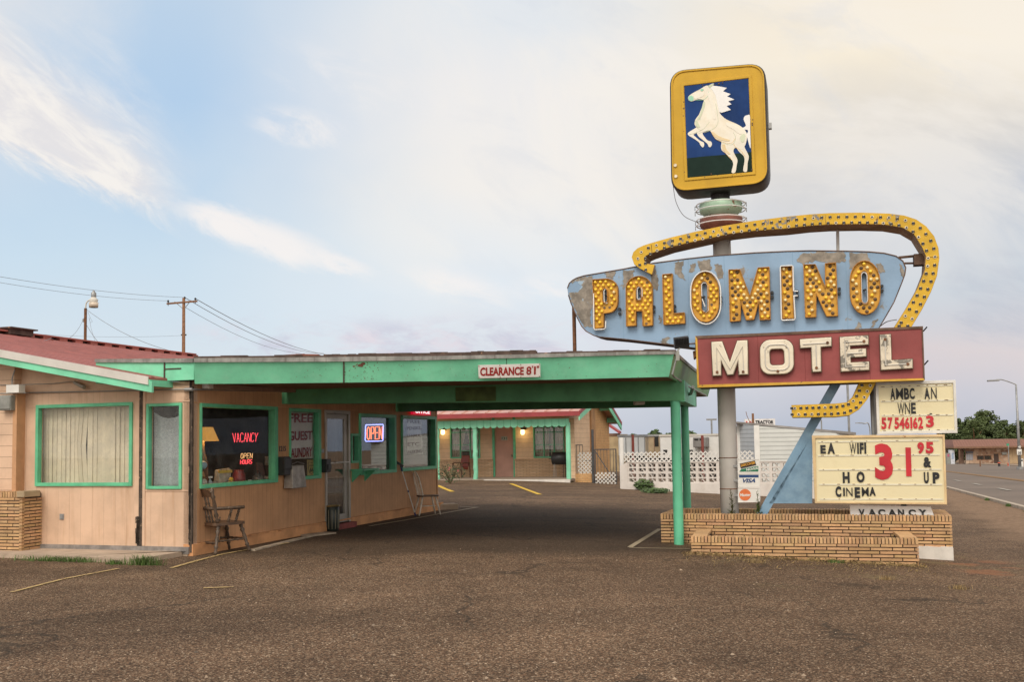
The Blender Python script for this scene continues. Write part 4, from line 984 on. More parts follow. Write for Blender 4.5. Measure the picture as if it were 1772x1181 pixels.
# horse cabinet
HY = -.02
hc = SP([(1158.4, 121.5), (1324.5, 107.5), (1331.5, 319), (1161.2, 335)], HY)   # tl tr br bl
def round_quad(q, rad, k=7):
    out = []
    for i in range(4):
        p = Vector(q[i]); a = Vector(q[i-1]); b = Vector(q[(i+1) % 4]); u = (a-p).normalized(); v = (b-p).normalized()
        for j in range(k+1):
            t = j/k*math.pi/2; c = p+(u+v)*rad; d = -v*math.cos(t)-u*math.sin(t)
            d = -v*math.cos(t)*rad-u*math.sin(t)*rad; out.append(tuple(c + (Vector(d) if True else 0)))
    return out
def rq(q, rad, k=7):
    out = []
    for i in range(4):
        p = Vector(q[i]); a = Vector(q[i-1]); b = Vector(q[(i+1) % 4]); u = (a-p).normalized(); v = (b-p).normalized()
        s = p+u*rad; e = p+v*rad
        for j in range(k+1):
            t = j/k; out.append(tuple((1-t)**2*s + 2*t*(1-t)*p*1.0 + t*t*e))
    return out
def inset(q, d):
    c = sum((Vector(p) for p in q), Vector((0, 0)))/4; out = []
    for i in range(4):
        p = Vector(q[i]); u = (Vector(q[i-1])-p).normalized(); v = (Vector(q[(i+1) % 4])-p).normalized(); out.append(tuple(p+(u+v)*d))
    return out
cab = flat_shape('horse_cabinet', rq(hc, .30), [], HY+.0, HY+.62, m_cabside, sign, SG, .03)
flat_shape('cabinet_face', rq(inset(hc, .03), .27), [], HY-.012, HY+.01, m_goldbox, cab, SG, .008)
ring = flat_shape('face_bead', rq(inset(hc, .028), .27), [rq(inset(hc, .055), .25)], HY-.03, HY-.010, m_goldbox, cab, SG, .004)
bp_ = SP([(1184.4, 149.6), (1295, 136.2), (1301.8, 297.5), (1190.2, 307.6)], HY)
flat_shape('picture_bead', inset(bp_, -.055), [inset(bp_, -.008)], HY-.030, HY-.011, m_goldbox, cab, SG, .005)
pic = flat_shape('horse_picture', bp_, [], HY-.020, HY-.0115, M_('picture_blue', (.012, .042, .155), .6, var=.25, vs=1.4, spec=.12, streak=((.03, .075, .20, 1), 3, .5)), cab, SG)
hy = HY-.021
m_pgreen = M_('picture_dark_green', (.010, .026, .020), .6, var=.2, spec=.12)
m_horse = M_('horse_cream', (.79, .745, .65), .6, var=.07, vs=3, spec=.15, dirt=((.70, .60, .42), .6, 2.2))
m_mane = M_('horse_mane', (.78, .77, .76), .5, var=.04)
m_hgreen = M_('horse_green_shade', (.30, .60, .43), .5, var=.15)
m_hgrey = M_('horse_soft_line', (.50, .56, .40), .5, var=.1)
m_hgold = M_('horse_gold_line', (.74, .50, .22), .5, var=.1)
def Z(pts): return [(1130+a/3.374, 90+b/3.374) for a, b in pts]
def pp(name, pts, y, mat, k=0):
    P = Z(pts)
    if k: P = [(v[0], v[1]) for v in spline([(a, b, 0) for a, b in P], k, True)]
    return plate(name, P, y-.004, y+.0005, mat, pic, y=HY)
pp('grass_field', [(200.5, 622), (300, 611), (440, 600), (575.5, 585.5), (579.5, 700), (203, 734)], hy, m_pgreen)
pp('tail', [(521, 447), (543, 432), (530, 398), (536, 377), (554, 370), (566.5, 374), (568, 450), (571, 560), (562, 545), (552, 505), (548, 485), (556, 460), (538, 455)], hy-.001, m_mane, 3)
pp('hind_leg', [(470, 520), (500, 580), (529, 608), (535, 640), (527, 695), (549, 699), (553, 650), (560, 612), (545, 578), (534, 550), (545, 500)], hy-.002, m_horse, 3)
pp('fore_leg', [(262, 425), (258, 440), (208, 472), (208, 488), (232, 503), (268, 528), (279, 548), (291, 559), (299, 550), (297, 530), (276, 520), (240, 489), (244, 480), (285, 460)], hy-.002, m_horse, 3)
pp('horse_body', [(208, 262), (210, 284), (226, 291), (248, 283), (268, 278), (292, 281), (298, 290), (290, 318), (279, 345), (268, 370), (248, 398), (244, 425), (258, 446), (264, 462), (258, 476), (268, 496), (300, 522), (320, 540), (325, 553), (335, 558), (345, 543), (340, 525), (318, 517), (291, 481), (300, 470), (335, 463), (362, 505), (398, 524), (398, 550), (402, 575), (432, 600), (460, 630), (469, 660), (459, 704), (481, 705), (490, 660), (494, 632), (478, 600), (470, 578), (484, 560), (515, 572), (538, 548), (549, 508), (548, 478), (530, 450), (495, 425), (430, 396), (396, 366), (386, 340), (374, 285), (356, 230), (330, 208), (318, 198), (300, 204), (272, 222), (240, 238)], hy-.003, m_horse, 3)
pp('mane', [(322, 200), (345, 188), (358, 186), (352, 199), (385, 203), (432, 212), (410, 232), (454, 248), (434, 262), (476, 280), (440, 290), (459, 308), (430, 318), (456, 340), (402, 357), (388, 352), (378, 310), (366, 255), (345, 222)], hy-.006, m_mane)
pp('muzzle_shade', [(209, 264), (211, 283), (226, 289), (238, 281), (236, 266), (226, 257)], hy-.007, m_hgreen, 3)
pp('ear', [(322, 200), (340, 193), (357, 186), (346, 203), (330, 212)], hy-.009, m_hgrey)
pp('eye_shade', [(279, 222), (288, 217), (297, 222), (290, 230), (281, 230)], hy-.0075, m_hgreen, 3)
def hline(name, pts, w, mat):
    mb = MB(); mb.tube([SG.px(a, b, hy-.006) for a, b in [(q[0], q[1]) for q in spline([(a, b, 0) for a, b in Z(pts)], 4)]], w, 5); mb.build(name, mat, pic, SG)
m_sh1 = M_('horse_pale_green', (.62, .66, .50), .6, var=.08, spec=.15); m_sh2 = M_('horse_pale_gold', (.72, .58, .36), .6, var=.08, spec=.15); m_sh3 = M_('horse_light', (.80, .76, .67), .6, var=.05, spec=.15)
pp('neck_shade', [(296, 292), (286, 330), (274, 368), (258, 392), (268, 398), (286, 368), (300, 330), (306, 300)], hy-.0075, m_sh1, 3)
pp('face_shade', [(238, 250), (262, 240), (286, 236), (300, 246), (290, 262), (262, 272), (244, 276)], hy-.0075, m_sh3, 3)
pp('chest_shade', [(248, 402), (250, 424), (262, 442), (276, 440), (266, 418), (258, 402)], hy-.0075, m_sh1, 3)
pp('belly_shade', [(345, 478), (366, 500), (402, 518), (440, 524), (450, 516), (410, 504), (374, 486), (352, 468)], hy-.0075, m_sh2, 3)
pp('neck_light', [(318, 250), (332, 290), (344, 340), (352, 390), (366, 392), (362, 340), (350, 280), (336, 240)], hy-.0075, m_sh3, 3)
pp('rump_light', [(430, 412), (470, 430), (506, 452), (520, 478), (500, 478), (466, 452), (430, 432)], hy-.0075, m_sh3, 3)
pp('thigh_shade', [(404, 545), (412, 574), (440, 598), (452, 596), (430, 572), (420, 542)], hy-.0075, m_sh2, 3)
pp('haunch_shade', [(508, 500), (520, 530), (534, 520), (540, 490), (528, 480)], hy-.0075, m_sh1, 3)
hline('jaw_line', [(250, 282), (292, 279), (318, 258), (326, 230)], .0038, m_hgreen)
hline('neck_line', [(296, 292), (284, 340), (274, 372), (275, 398)], .0038, m_hgreen)
hline('chest_line', [(246, 400), (256, 438), (285, 456), (320, 420), (330, 408)], .0038, m_hgrey)
hline('shoulder_line', [(300, 472), (345, 452), (372, 430), (380, 390), (366, 300)], .0038, m_hgrey)
hline('belly_line', [(338, 464), (364, 505), (400, 523), (455, 532), (480, 505)], .0038, m_hgold)
hline('flank_line', [(400, 526), (440, 540), (470, 535), (482, 500), (470, 470)], .0038, m_hgrey)
hline('thigh_line', [(402, 565), (430, 598), (462, 632)], .0038, m_hgold)
hline('haunch_line', [(470, 535), (486, 560), (510, 572), (538, 610)], .0038, m_hgold)
hline('leg_line', [(212, 480), (242, 474), (286, 456)], .0035, m_hgrey)
hline('leg_line', [(264, 478), (300, 462), (335, 456)], .0035, m_hgrey)
for (a, b) in ((131, 663), (134, 727)):
    c = SG.px(*Z([(a, b)])[0], HY-.012); MB().tube([c, c+Vector((0, -.025, 0))], .028, 12).build('bulb_socket', m_ring, cab, SG)
mb = MB()
for k in range(26):
    a, b = random.choice([(rnd(186, 560), rnd(152, 196)), (rnd(574, 582), rnd(200, 690)), (rnd(200, 560), rnd(706, 740)), (rnd(176, 186), rnd(200, 730))])
    if abs(b-(200-(a-183)*.12)) < 10 or abs(b-(735-(a-203)*.093)) < 12 or a > 572 or a < 187:
        c = SG.px(*Z([(a, b)])[0], HY-.028); s = rnd(.006, .018); mb.box(c.x-s, c.x+s*rnd(.4, 1), c.y-.004, c.y+.004, c.z-s, c.z+s*rnd(.3, .9))
mb.build('rust_spot', m_brown_metal, cab, SG)
c = SG.px(1332, 217, HY+.1); MB().box(c.x-.02, c.x+.03, c.y, c.y+.1, c.z-.05, c.z+.05).build('latch', m_steel, cab, SG)
mb = MB(); a = SG.px(1165, 322, .05); b = SG.px(1208, 385, .4); mb.tube(spline([a, SG.px(1170, 350, .1), SG.px(1184, 374, .2), b], 5), .006, 5); mb.build('loose_cable', m_wire, sign, SG)
# blue name board
bpts = [(981.9, 499), (985, 490.5), (991, 485), (998, 481.2), (1010, 477.5), (1034.4, 473.3), (1078.4, 465.8), (1132.8, 455.2), (1190.4, 447.8), (1236, 442.8), (1305.5, 437.6), (1363, 435), (1400, 434), (1462.5, 434.6), (1503, 435.8), (1530, 438.2), (1550.6, 443.3), (1562.4, 451.8), (1567.5, 463.6), (1565.8, 475.5), (1560.8, 489), (1547.2, 522.9), (1533.7, 546.6), (1519, 571), (1400, 577), (1203, 588), (1203, 602), (1165, 597.3), (1120, 592), (1078, 587.2), (1037.8, 583.6), (1027.6, 581), (1014, 573.5), (1006.4, 565), (997, 546.4), (987.8, 524.4), (983.6, 510.8)]
board = plate('name_board', bpts, 0, .012, m_sky, sign)
mb = MB(); O_ = ccw(SP(bpts))
for i in range(len(O_)):
    a, b = O_[i], O_[(i+1) % len(O_)]; mb.face([(a[0], .013, a[1]), (b[0], .013, b[1]), (b[0], .62, b[1]), (a[0], .62, a[1])][::-1])
mb.face([(p[0], .62, p[1]) for p in O_[::-1]])
mb.build('board_side', m_brown_metal, board, SG, solid=.01)
mb = MB(); cpx = (1250, 520)
rim = [SG.px(a, b, -.004) for a, b in bpts[:24]+bpts[27:]]
mb.tube(rim, .010, 6); mb.build('board_edge', m_brown_metal, board, SG)
for (xa, ya, xb_, yb) in ((1077.5, 466, 1079, 587), (1191, 448, 1191.5, 598), (1252.5, 442, 1257, 583), (1371, 435, 1376, 577), (1463, 435, 1467.5, 573)):
    a, b = SG.px(xa, ya, -.002), SG.px(xb_, yb, -.002); mb = MB(); mb.hexa([(b.x-.003, -.003, b.z), (b.x+.003, -.003, b.z), (b.x+.003, .002, b.z), (b.x-.003, .002, b.z), (a.x-.003, -.003, a.z), (a.x+.003, -.003, a.z), (a.x+.003, .002, a.z), (a.x-.003, .002, a.z)]); mb.build('board_seam', m_fin, board, SG)
# areas where the blue has peeled off, as thin ragged plates
def ragged(pts, amp, k=5):
    out = []
    n = len(pts)
    for i in range(n):
        a, b = Vector(pts[i]), Vector(pts[(i+1) % n])
        for j in range(k):
            p = a.lerp(b, j/k); out.append((p.x+rnd(-amp, amp), p.y+rnd(-amp, amp)))
    return out
patches = [[(985, 491), (992, 486), (1004, 480), (1026, 477), (1024, 500), (1026, 520), (1022, 545), (1024, 566), (1010, 565), (1000, 547), (989, 521), (986, 508), (1000, 506), (1006, 496), (1000, 486)],
 [(1047, 473), (1066, 469), (1062, 482), (1050, 481)], [(1079, 469), (1098, 467), (1094, 482), (1084, 497), (1078, 500)], [(1124, 470), (1134, 466), (1140, 485), (1138, 505), (1130, 497)],
 [(1168, 453), (1184, 452), (1180, 470), (1187, 486), (1176, 482), (1168, 470)], [(1195, 458), (1204, 456), (1202, 470), (1193, 472)], [(1206, 452), (1228, 449), (1231, 466), (1222, 478), (1212, 468)], [(1236, 456), (1250, 460), (1252, 482), (1243, 484), (1238, 470)],
 [(1378, 452), (1388, 438), (1420, 436), (1462, 437), (1463, 452), (1440, 456), (1410, 452), (1390, 458)], [(1469, 438), (1500, 438), (1506, 452), (1487, 462), (1478, 464), (1470, 466)], [(1558, 458), (1563, 462), (1566, 474), (1560, 480), (1557, 470)],
 [(1516, 456), (1526, 456), (1532, 470), (1524, 474), (1518, 466)], [(1142, 592), (1150, 584), (1160, 585), (1157, 596), (1148, 595)], [(1485, 556), (1489, 560), (1492, 568), (1480, 571)], [(1512, 554), (1520, 553), (1510, 567), (1505, 570)], [(1140, 546), (1145, 550), (1145, 562), (1141, 560)]]
for p in patches: plate('peeled_patch', ragged(p, 1.7, 7), -.0045, -.0015, m_peel, board)
# PALOMINO channel letters: outlines in picture points
def arc(cx, cy, rx, ry, a0, a1, n=12): return [(cx+rx*math.cos(math.radians(a0+(a1-a0)*i/n)), cy-ry*math.sin(math.radians(a0+(a1-a0)*i/n))) for i in range(n+1)]
def stad(l, t, r, b, sk=0, n=10):
    rx = (r-l)/2; ry = min(rx*1.35, (b-t)/2.2); cx = (l+r)/2
    return [(x+(y-t)/(b-t)*sk, y) for x, y in arc(cx, t+ry, rx, ry, 0, 180, n)+arc(cx, b-ry, rx, ry, 180, 360, n)]
LET = [
 ('P', [(1027.8, 485.6), (1052, 484), ]+arc(1052, 503, 18.4, 19, 80, 0, 7)+arc(1054.5, 522, 16, 20.5, 0, -85, 7)+[(1046, 543.6), (1046.4, 567.6), (1029, 569.6)], [stad(1044.3, 500.5, 1052.8, 525.5, .4)]),
 ('A', arc(1107.5, 502, 22.6, 22.4, 180, 5, 14)+[(1130.5, 564), (1114, 565.4), (1113.2, 539.8), (1101.6, 539.4), (1102, 564.4), (1085.8, 565.8)], [[(1101.9, 521.5), (1101.9, 503), (1103.4, 498.6), (1106.6, 496.5), (1110, 498.6), (1111.4, 503), (1111.4, 521.5)]]),
 ('L', [(1147.9, 476.8), (1164.4, 475.4), (1166.4, 544.2), (1185.4, 542.4), (1186.2, 560.6), (1150, 563)], []),
 ('O', stad(1196.8, 471.8, 1244, 558.6, 1.2, 12), [stad(1213.4, 488, 1225, 541.4, 1.4)]),
 ('M', [(1262, 468.6), (1281, 468.3), (1298.3, 514.5), (1312.2, 465.3), (1331.4, 464), (1333.3, 553.8), (1315.6, 554.8), (1313.8, 522), (1305.2, 554), (1291.8, 555), (1282.4, 523), (1281.8, 556.2), (1264.2, 557.6)], []),
 ('I', [(1351.8, 462.8), (1370.4, 461.8), (1373.6, 551.8), (1354.2, 552.6)], []),
 ('N', [(1390.6, 459.8), (1411, 459.3), (1428.6, 500.5), (1427.9, 457.8), (1446.3, 456.6), (1449.6, 547.6), (1430.4, 548.6), (1412.2, 509), (1412.2, 549.6), (1394, 550.4)], []),
 ('O', stad(1470, 453.2, 1521.6, 545.2, 1.4, 12), [stad(1488.8, 470.5, 1501, 527, 1.6)])]
def inside(p, poly):
    c = False; n = len(poly)
    for i in range(n):
        (x1, y1), (x2, y2) = poly[i], poly[i-1]
        if (y1 > p[1]) != (y2 > p[1]) and p[0] < (x2-x1)*(p[1]-y1)/(y2-y1)+x1: c = not c
    return c
def edge_d(p, poly):
    P = Vector(p); m = 9
    for i in range(len(poly)):
        a, b = Vector(poly[i-1]), Vector(poly[i]); d = b-a; t = max(0, min(1, (P-a).dot(d)/max(1e-9, d.length_squared))); m = min(m, (P-a-d*t).length)
    return m
bulbs = []
for li, (ch, outer, holes) in enumerate(LET):
    o_ = SP(outer); hs = [SP(h) for h in holes]
    L_ = flat_shape('letter', o_, hs, -.055, -.002, m_amber, sign, SG)
    L_['label'] = 'amber channel letter %s of the name, set with bulbs' % ch
    for pl in [o_]+hs:
        mb = MB(); q = ccw(pl)
        for i in range(len(q)):
            a, b = q[i], q[(i+1) % len(q)]; mb.face([(a[0], -.001, a[1]), (b[0], -.001, b[1]), (b[0], -.105, b[1]), (a[0], -.105, a[1])])
        mb.build('letter_rim', m_rim, L_, SG, solid=.012)
    x0 = min(p[0] for p in o_); x1 = max(p[0] for p in o_); z0 = min(p[1] for p in o_); z1 = max(p[1] for p in o_)
    dx, dz = .094, .066; r = 0; z = z1-.048; cand = []
    while z > z0+.02:
        sh = SG.px(0, 0).x*0; lean = (z1-z)*.022
        x = x0+.046+(dx/2 if r % 2 else 0)+lean
        while x < x1:
            if inside((x, z), o_) and not any(inside((x, z), h) for h in hs) and min([edge_d((x, z), o_)]+[edge_d((x, z), h) for h in hs]) > .034: cand.append((x, z))
            x += dx
        z -= dz; r += 1
    gone = (.03, .03, .03, .10, .42, .58, .46, .52)[li]
    for c in cand: bulbs.append((li, L_, c, random.random() < gone, (.05, .05, .05, .12, .5, .5, .6, .6)[li]))
    if ch == 'I': pass
me_b = MB().ball((0, 0, 0), .029, 10, 6); me_s = MB().lathe([(.030, -.006), (.030, .004), (.018, .006), (.016, -.004)], (0, 0, 0), 10)
bm0 = me_b.build('bulb', m_bulb, sign, SG); bm1 = me_b.build('bulb', m_bulb_pale, sign, SG); bm2 = me_s.build('bulb_socket', m_socket, sign, SG)
for o in (bm0, bm1, bm2):
    for p in o.data.polygons: p.use_smooth = True
meshes = (bm0.data, bm1.data, bm2.data)
for o in (bm0, bm1, bm2): bpy.data.objects.remove(o)
restb, rests, restp = MB(), MB(), MB(); nb = ns = 0
RX = Matrix.Rotation(math.radians(90), 4, 'X')
for li, L_, (x, z), gone_, pale in sorted(bulbs, key=lambda q: -q[0]):
    if gone_:
        if ns < 60:
            o = bpy.data.objects.new('bulb_socket', meshes[2]); link(o, L_, SG.M @ Matrix.Translation((x, -.058, z)) @ RX); ns += 1
        else: rests.tube([(x, -.052, z), (x, -.064, z)], .023, 9)
    else:
        p_ = random.random() < pale
        if nb < 98:
            o = bpy.data.objects.new('bulb', meshes[1 if p_ else 0]); link(o, L_, SG.M @ Matrix.Translation((x, -.076, z))); nb += 1
        else: (restp if p_ else restb).ball((x, -.076, z), .029, 10, 6)
for mb_, nm, mt in ((restb, 'light_bulbs', m_bulb), (restp, 'pale_light_bulbs', m_bulb_pale), (rests, 'empty_sockets', m_socket)):
    if mb_.v: tag(mb_.build(nm, mt, sign, SG, smooth=True), kind='stuff')
def ntube(pts, y=-.13, r=.011, closed=False, mat=None):
    mb = MB(); mb.tube([SG.px(a, b, y) for a, b in pts], r, 7, closed=closed); mb.build('neon_tube', mat or m_neonoff, sign, SG)
ntube(stad(1194.6, 469.4, 1246.6, 561.4, 1.2, 14), closed=True)
ntube([(1350.2, 463.5), (1351.4, 460.8), (1370.6, 459.8), (1372.2, 461.5), (1373.4, 504), ], -.13); ntube([(1373.8, 512.5), (1376, 551), (1374.5, 553.8), (1353.6, 554.8), (1352.2, 552.5), (1350.2, 463.5)], -.13)
ntube([(1372.6, 504.3), (1380, 504.2), (1381, 504.2)], -.12); ntube([(1373, 512.4), (1380.6, 512.2)], -.12)
ntube([(1027, 508), (1027.6, 568.5), (1029.5, 571.2), (1045.5, 570), (1047.8, 567.5), (1048.2, 556)])
ntube(stad(1045, 500.8, 1052.2, 525.2, .4)[4:19], -.09, .009)
ntube([(1102.6, 500.5), (1105, 497.6), (1108.5, 497.6), (1110.8, 501), (1111, 514)], -.09, .009); ntube([(1102.6, 501), (1102.8, 516.5), (1105, 518.4), (1109, 517)], -.09, .009)
ntube([(1214.5, 513), (1214, 493), (1217, 489.6), (1221.8, 489.8), (1224.4, 494), (1224.8, 513)], -.09, .009); ntube([(1215, 517.5), (1220, 531)], -.09, .010); ntube([(1217.5, 539), (1221.5, 541.2), (1225.6, 537.5), (1225.4, 518)], -.09, .009)
ntube(stad(1489.8, 471.6, 1500.6, 526.2, 1.6), -.09, .010, True)
for (a, b) in ((1072.8+0, 539.5), (1132, 531.5), (1168, 530.5), (1247.6, 515), (1336.4, 507), (1379.5, 505), (1452.4, 500.5), (1526, 496)):
    for dy in (0, 8):
        c = SG.px(a-.4*(dy > 0)*0, b+dy-(4 if a == 1072.8 else 0), -.01); mb = MB(); mb.tube([c, c+Vector((0, -.05, 0))], .026, 10); mb.build('tube_socket', m_black, board, SG)
for (a, b) in ((1048.5, 503+8), (1107.5, 512), (1217.5, 515), (1495, 503)):
    c = SG.px(a, b, -.03); mb = MB(); mb.tube([c, c+Vector((.02, -.07, .0))], .02, 8); mb.build('tube_socket', m_black, board, SG)
MB().tube([SG.px(993, 530, .35), Vector((SG.px(993, 530, .35).x, .35, 2.93))], .035, 10).build('support_pipe', m_rust, sign, SG)
# yellow arrow band with its sockets
outer = [(1129.9, 476.8), (1109.7, 466.7), (1099.5, 459), (1095.3, 447), (1098, 438.5), (1105, 431.8), (1115.5, 427), (1127, 423.3), (1161.5, 413.4), (1204.7, 403.3), (1248, 394.1), (1305.5, 384.6), (1363, 377.2), (1401.6, 373.5), (1435.5, 371.4), (1489.6, 370.5), (1537, 372.2), (1564, 375.6), (1584.5, 382.3), (1601.4, 394.2), (1615, 411), (1622.4, 431.4), (1624, 448.4), (1620, 478.8), (1609.9, 506), (1594.6, 536.4), (1577.7, 564.5), (1520, 652), (1511.7, 670.2), (1499.8, 692.2), (1486.3, 709), (1469.3, 719.3), (1445.6, 722), (1371, 722.9)]
inner = [(1370, 702.3), (1445.6, 699.6), (1466, 697.3), (1476, 687), (1488, 660), (1492, 652), (1548.9, 564.5), (1570.9, 529.6), (1587.8, 499.2), (1599.7, 468.7), (1601.4, 445), (1594.6, 429.7), (1581, 407.7), (1560.8, 395.9), (1530, 390.8), (1489.6, 389.8), (1435.5, 390.8), (1401, 393), (1361, 397.6), (1305.5, 401.5), (1265, 406.5), (1219, 416.3), (1161.5, 429.3), (1127, 440.8), (1119, 444.5), (1116, 449.5), (1117, 455), (1121, 458.6), (1134.2, 460.2)]
AY = -.10
band = thing_parent = plate('arrow_band', outer+inner, AY-.012, AY, m_yband, sign)
O_ = ccw(SP(outer+inner)); mb = MB()
for i in range(len(O_)):
    a, b = O_[i], O_[(i+1) % len(O_)]; mb.face([(a[0], AY+.001, a[1]), (b[0], AY+.001, b[1]), (b[0], AY+.58, b[1]), (a[0], AY+.58, a[1])][::-1])
mb.face([(p[0], AY+.58, p[1]) for p in O_[::-1]])
mb.build('band_side', m_yin, band, SG, solid=.008)
wp = [(1150, 417), (1204.7, 404), (1248, 394.9), (1305.5, 385.4), (1363, 378), (1401.6, 374.4), (1435.5, 372.2), (1489.6, 371.3), (1537, 373), (1556, 375.4), (1549, 392.5), (1530, 390), (1489.6, 389), (1435.5, 390), (1401, 392.2), (1361, 396.8), (1305.5, 400.7), (1265, 405.7), (1219, 415.5), (1160, 428.5)]
plate('worn_band', wp, AY-.015, AY-.0125, m_yband_old, band)
for (a, b, c, d) in ((1361.5, 377.5, 1361.3, 397.5), (1429, 371.8, 1428.5, 391), (1127, 423.6, 1128.5, 440), (1601.5, 445, 1624, 445.5)):
    p, q = SG.px(a, b, AY-.014), SG.px(c, d, AY-.014); MB().tube([p, q], .004, 4).build('band_seam', m_brown_metal, band, SG)
def along(pl, n):
    P = [Vector(p) for p in pl]; ls = [(b-a).length for a, b in zip(P, P[1:])]; T = sum(ls); out = []
    for k in range(n):
        s = T*k/(n-1)
        for a, b, l in zip(P, P[1:], ls):
            if s <= l+1e-6: out.append(a.lerp(b, min(1, s/l))); break
            s -= l
    return out
isoc = 0; rest = MB(); ringme = None
io = outer[:27]; ii = inner[::-1][:len(inner)-6]; ii = inner[6:][::-1]
sock = []
for (oo, ni, n) in ((io, ii, 52), (outer[28:], inner[:5][::-1], 15)):
    A, B = along(oo, n), along(ni, n)
    for k in range(n):
        if n == 52 and k == 0: continue
        for t in (.24, .76):
            kk = min(n-1, k+(0 if t < .5 else .5)); k0 = int(kk); fr = kk-k0; k1 = min(n-1, k0+1)
            a = A[k0].lerp(A[k1], fr); b = B[k0].lerp(B[k1], fr); sock.append(a.lerp(b, t))
sock = [s for s in sock]
sm = MB(); sm.lathe([(.026, -.004), (.027, .010), (.0165, .012), (.016, .004), (.0005, .004)], (0, 0, 0), 12); so_ = sm.build('bulb_socket', [m_ring, m_black], band, SG)
for p in so_.data.polygons:
    c = p.center; p.material_index = 1 if math.hypot(c.x, c.y) < .0160 else 0
sme = so_.data; bpy.data.objects.remove(so_)
random.shuffle(sock); rs = MB(); rd = MB()
for i, s in enumerate(sock):
    c = SG.px(s.x, s.y, AY-.013)
    if i < 98: link(bpy.data.objects.new('bulb_socket', sme), band, SG.M @ Matrix.Translation(c) @ Matrix.Rotation(math.radians(90), 4, 'X'))
    else:
        rs.tube([c, c+Vector((0, -.010, 0))], .026, 12); rd.tube([c+Vector((0, -.010, 0)), c+Vector((0, -.0115, 0))], .0155, 12)
tag(rs.build('socket_rings', m_ring, band, SG), kind='stuff'); tag(rd.build('socket_holes', m_black, band, SG), kind='stuff')
# struts between board and band
for (a, b, c, d, r_) in ((1449.5, 399, 1450, 436, .026), (1555, 446, 1602, 441.5, .022), (1563, 456, 1602, 455.5, .018)):
    MB().tube([SG.px(a, b, .25), SG.px(c, d, .25)], r_, 8).build('strut', m_brown_metal if a > 1500 else m_pole, sign, SG)
c = SG.px(1592, 447, .22); MB().box(c.x-.10, c.x+.12, .12, .35, c.z-.12, c.z+.06).build('strut_plate', m_brown_metal, sign, SG)
MB().tube(spline([SG.px(1522, 566, .1), SG.px(1535, 557, .1), SG.px(1552, 553.5, .1)], 4), .008, 5).build('loose_cable', m_wire, sign, SG)
# red MOTEL box
MY = -.26
bx_ = [(1203.4, 582), (1597, 565), (1600.4, 658.5), (1207, 671.5)]
mbx = plate('motel_box', bx_, MY, .46, m_brown_metal, sign, y=MY)
plate('box_face', [(1206.6, 586.3), (1594.6, 569), (1597.4, 655), (1209.8, 666.6)], MY-.006, MY, m_red, mbx, y=MY)
def edge(q, mat, nm='box_trim'): plate(nm, q, MY-.022, MY-.001, mat, mbx, y=MY)
m_ytrim = M_('yellow_trim', (.62, .36, .04), .5, var=.15, vs=5, wear=((.09, .06, .04), .62, 7))
edge([(1207, 666.8), (1597.4, 655.2), (1600.4, 658.5), (1207, 671.5)], m_ytrim); edge([(1203.4, 582), (1206.8, 586), (1210, 667), (1207, 671.5)], m_ytrim)
edge([(1203.4, 582), (1597, 565), (1595, 569.4), (1206.4, 586.6)], m_brown_metal); edge([(1597, 565), (1600.4, 658.5), (1597.6, 655.4), (1595, 569)], m_brown_metal)
for (a, b, c, d) in ((1311, 582, 1313, 663), (1391.5, 578, 1394, 661), (1503.5, 573, 1506, 658)):
    p, q = SG.px(a, b, MY-.007), SG.px(c, d, MY-.007); MB().tube([p, q], .004, 4).build('box_seam', m_red, mbx, SG)
for (a, b) in ((1597.5, 574), (1599.5, 632)):
    p = SG.px(a, b, MY+.1); MB().tube([p, p+Vector((.06, -.02, .07))], .012, 5).build('box_hook', m_black, mbx, SG)
def rr_(l, t, r, b, rad, sk=0, n=5):
    P = arc(r-rad, t+rad, rad, rad, 0, 90, n)+arc(l+rad, t+rad, rad, rad, 90, 180, n)+arc(l+rad, b-rad, rad, rad, 180, 270, n)+arc(r-rad, b-rad, rad, rad, 270, 360, n)
    return [(x+(y-t)/(b-t)*1.4, y-(x-l)*.035+sk) for x, y in P]
MT = [('M', [(1232, 593), (1250, 592), (1263.6, 628.5), (1276.5, 590.8), (1293.6, 590), (1295.2, 648.6), (1279, 649.6), (1278, 624), (1269.6, 649), (1259.4, 650), (1248.4, 624), (1248.8, 650.6), (1234.2, 651.4)], [], m_cream, [[(1241, 645), (1240, 602), (1263.6, 640), (1285, 600), (1287, 644)]]),
 ('O', rr_(1315.4, 590, 1372.6, 649.5, 17), [rr_(1331.4, 605.4, 1357, 633.6, 6)], m_cream, [rr_(1323.4, 597.6, 1365, 641.6, 12)+[rr_(1323.4, 597.6, 1365, 641.6, 12)[0]]]),
 ('T', [(1384.6, 588.4), (1438.2, 584.8), (1438.8, 600), (1420.2, 601.4), (1421.2, 643.8), (1405.4, 644.8), (1404, 602.4), (1385.2, 603.6)], [], m_cream, [[(1389, 596.4), (1434, 593.6)], [(1412, 598), (1413.2, 638)]]),
 ('E', [(1453.4, 584.6), (1501.8, 581.6), (1502.8, 597.4), (1470.4, 599.2), (1470.8, 605.8), (1498, 604.2), (1498.8, 618), (1471.4, 619.6), (1471.8, 628.6), (1503.4, 626.8), (1504, 641.2), (1455, 644)], [], m_cream_old, [[(1497, 591), (1462, 593), (1463.5, 635.6), (1498, 634)], [(1466, 612.6), (1494, 611)]]),
 ('L', [(1522.4, 580.8), (1540.6, 579.6), (1542, 624.6), (1578, 622.4), (1578.8, 638.2), (1524, 641.4)], [], m_cream_old, [[(1531.4, 587), (1533, 632.6), (1572, 630.4)]])]
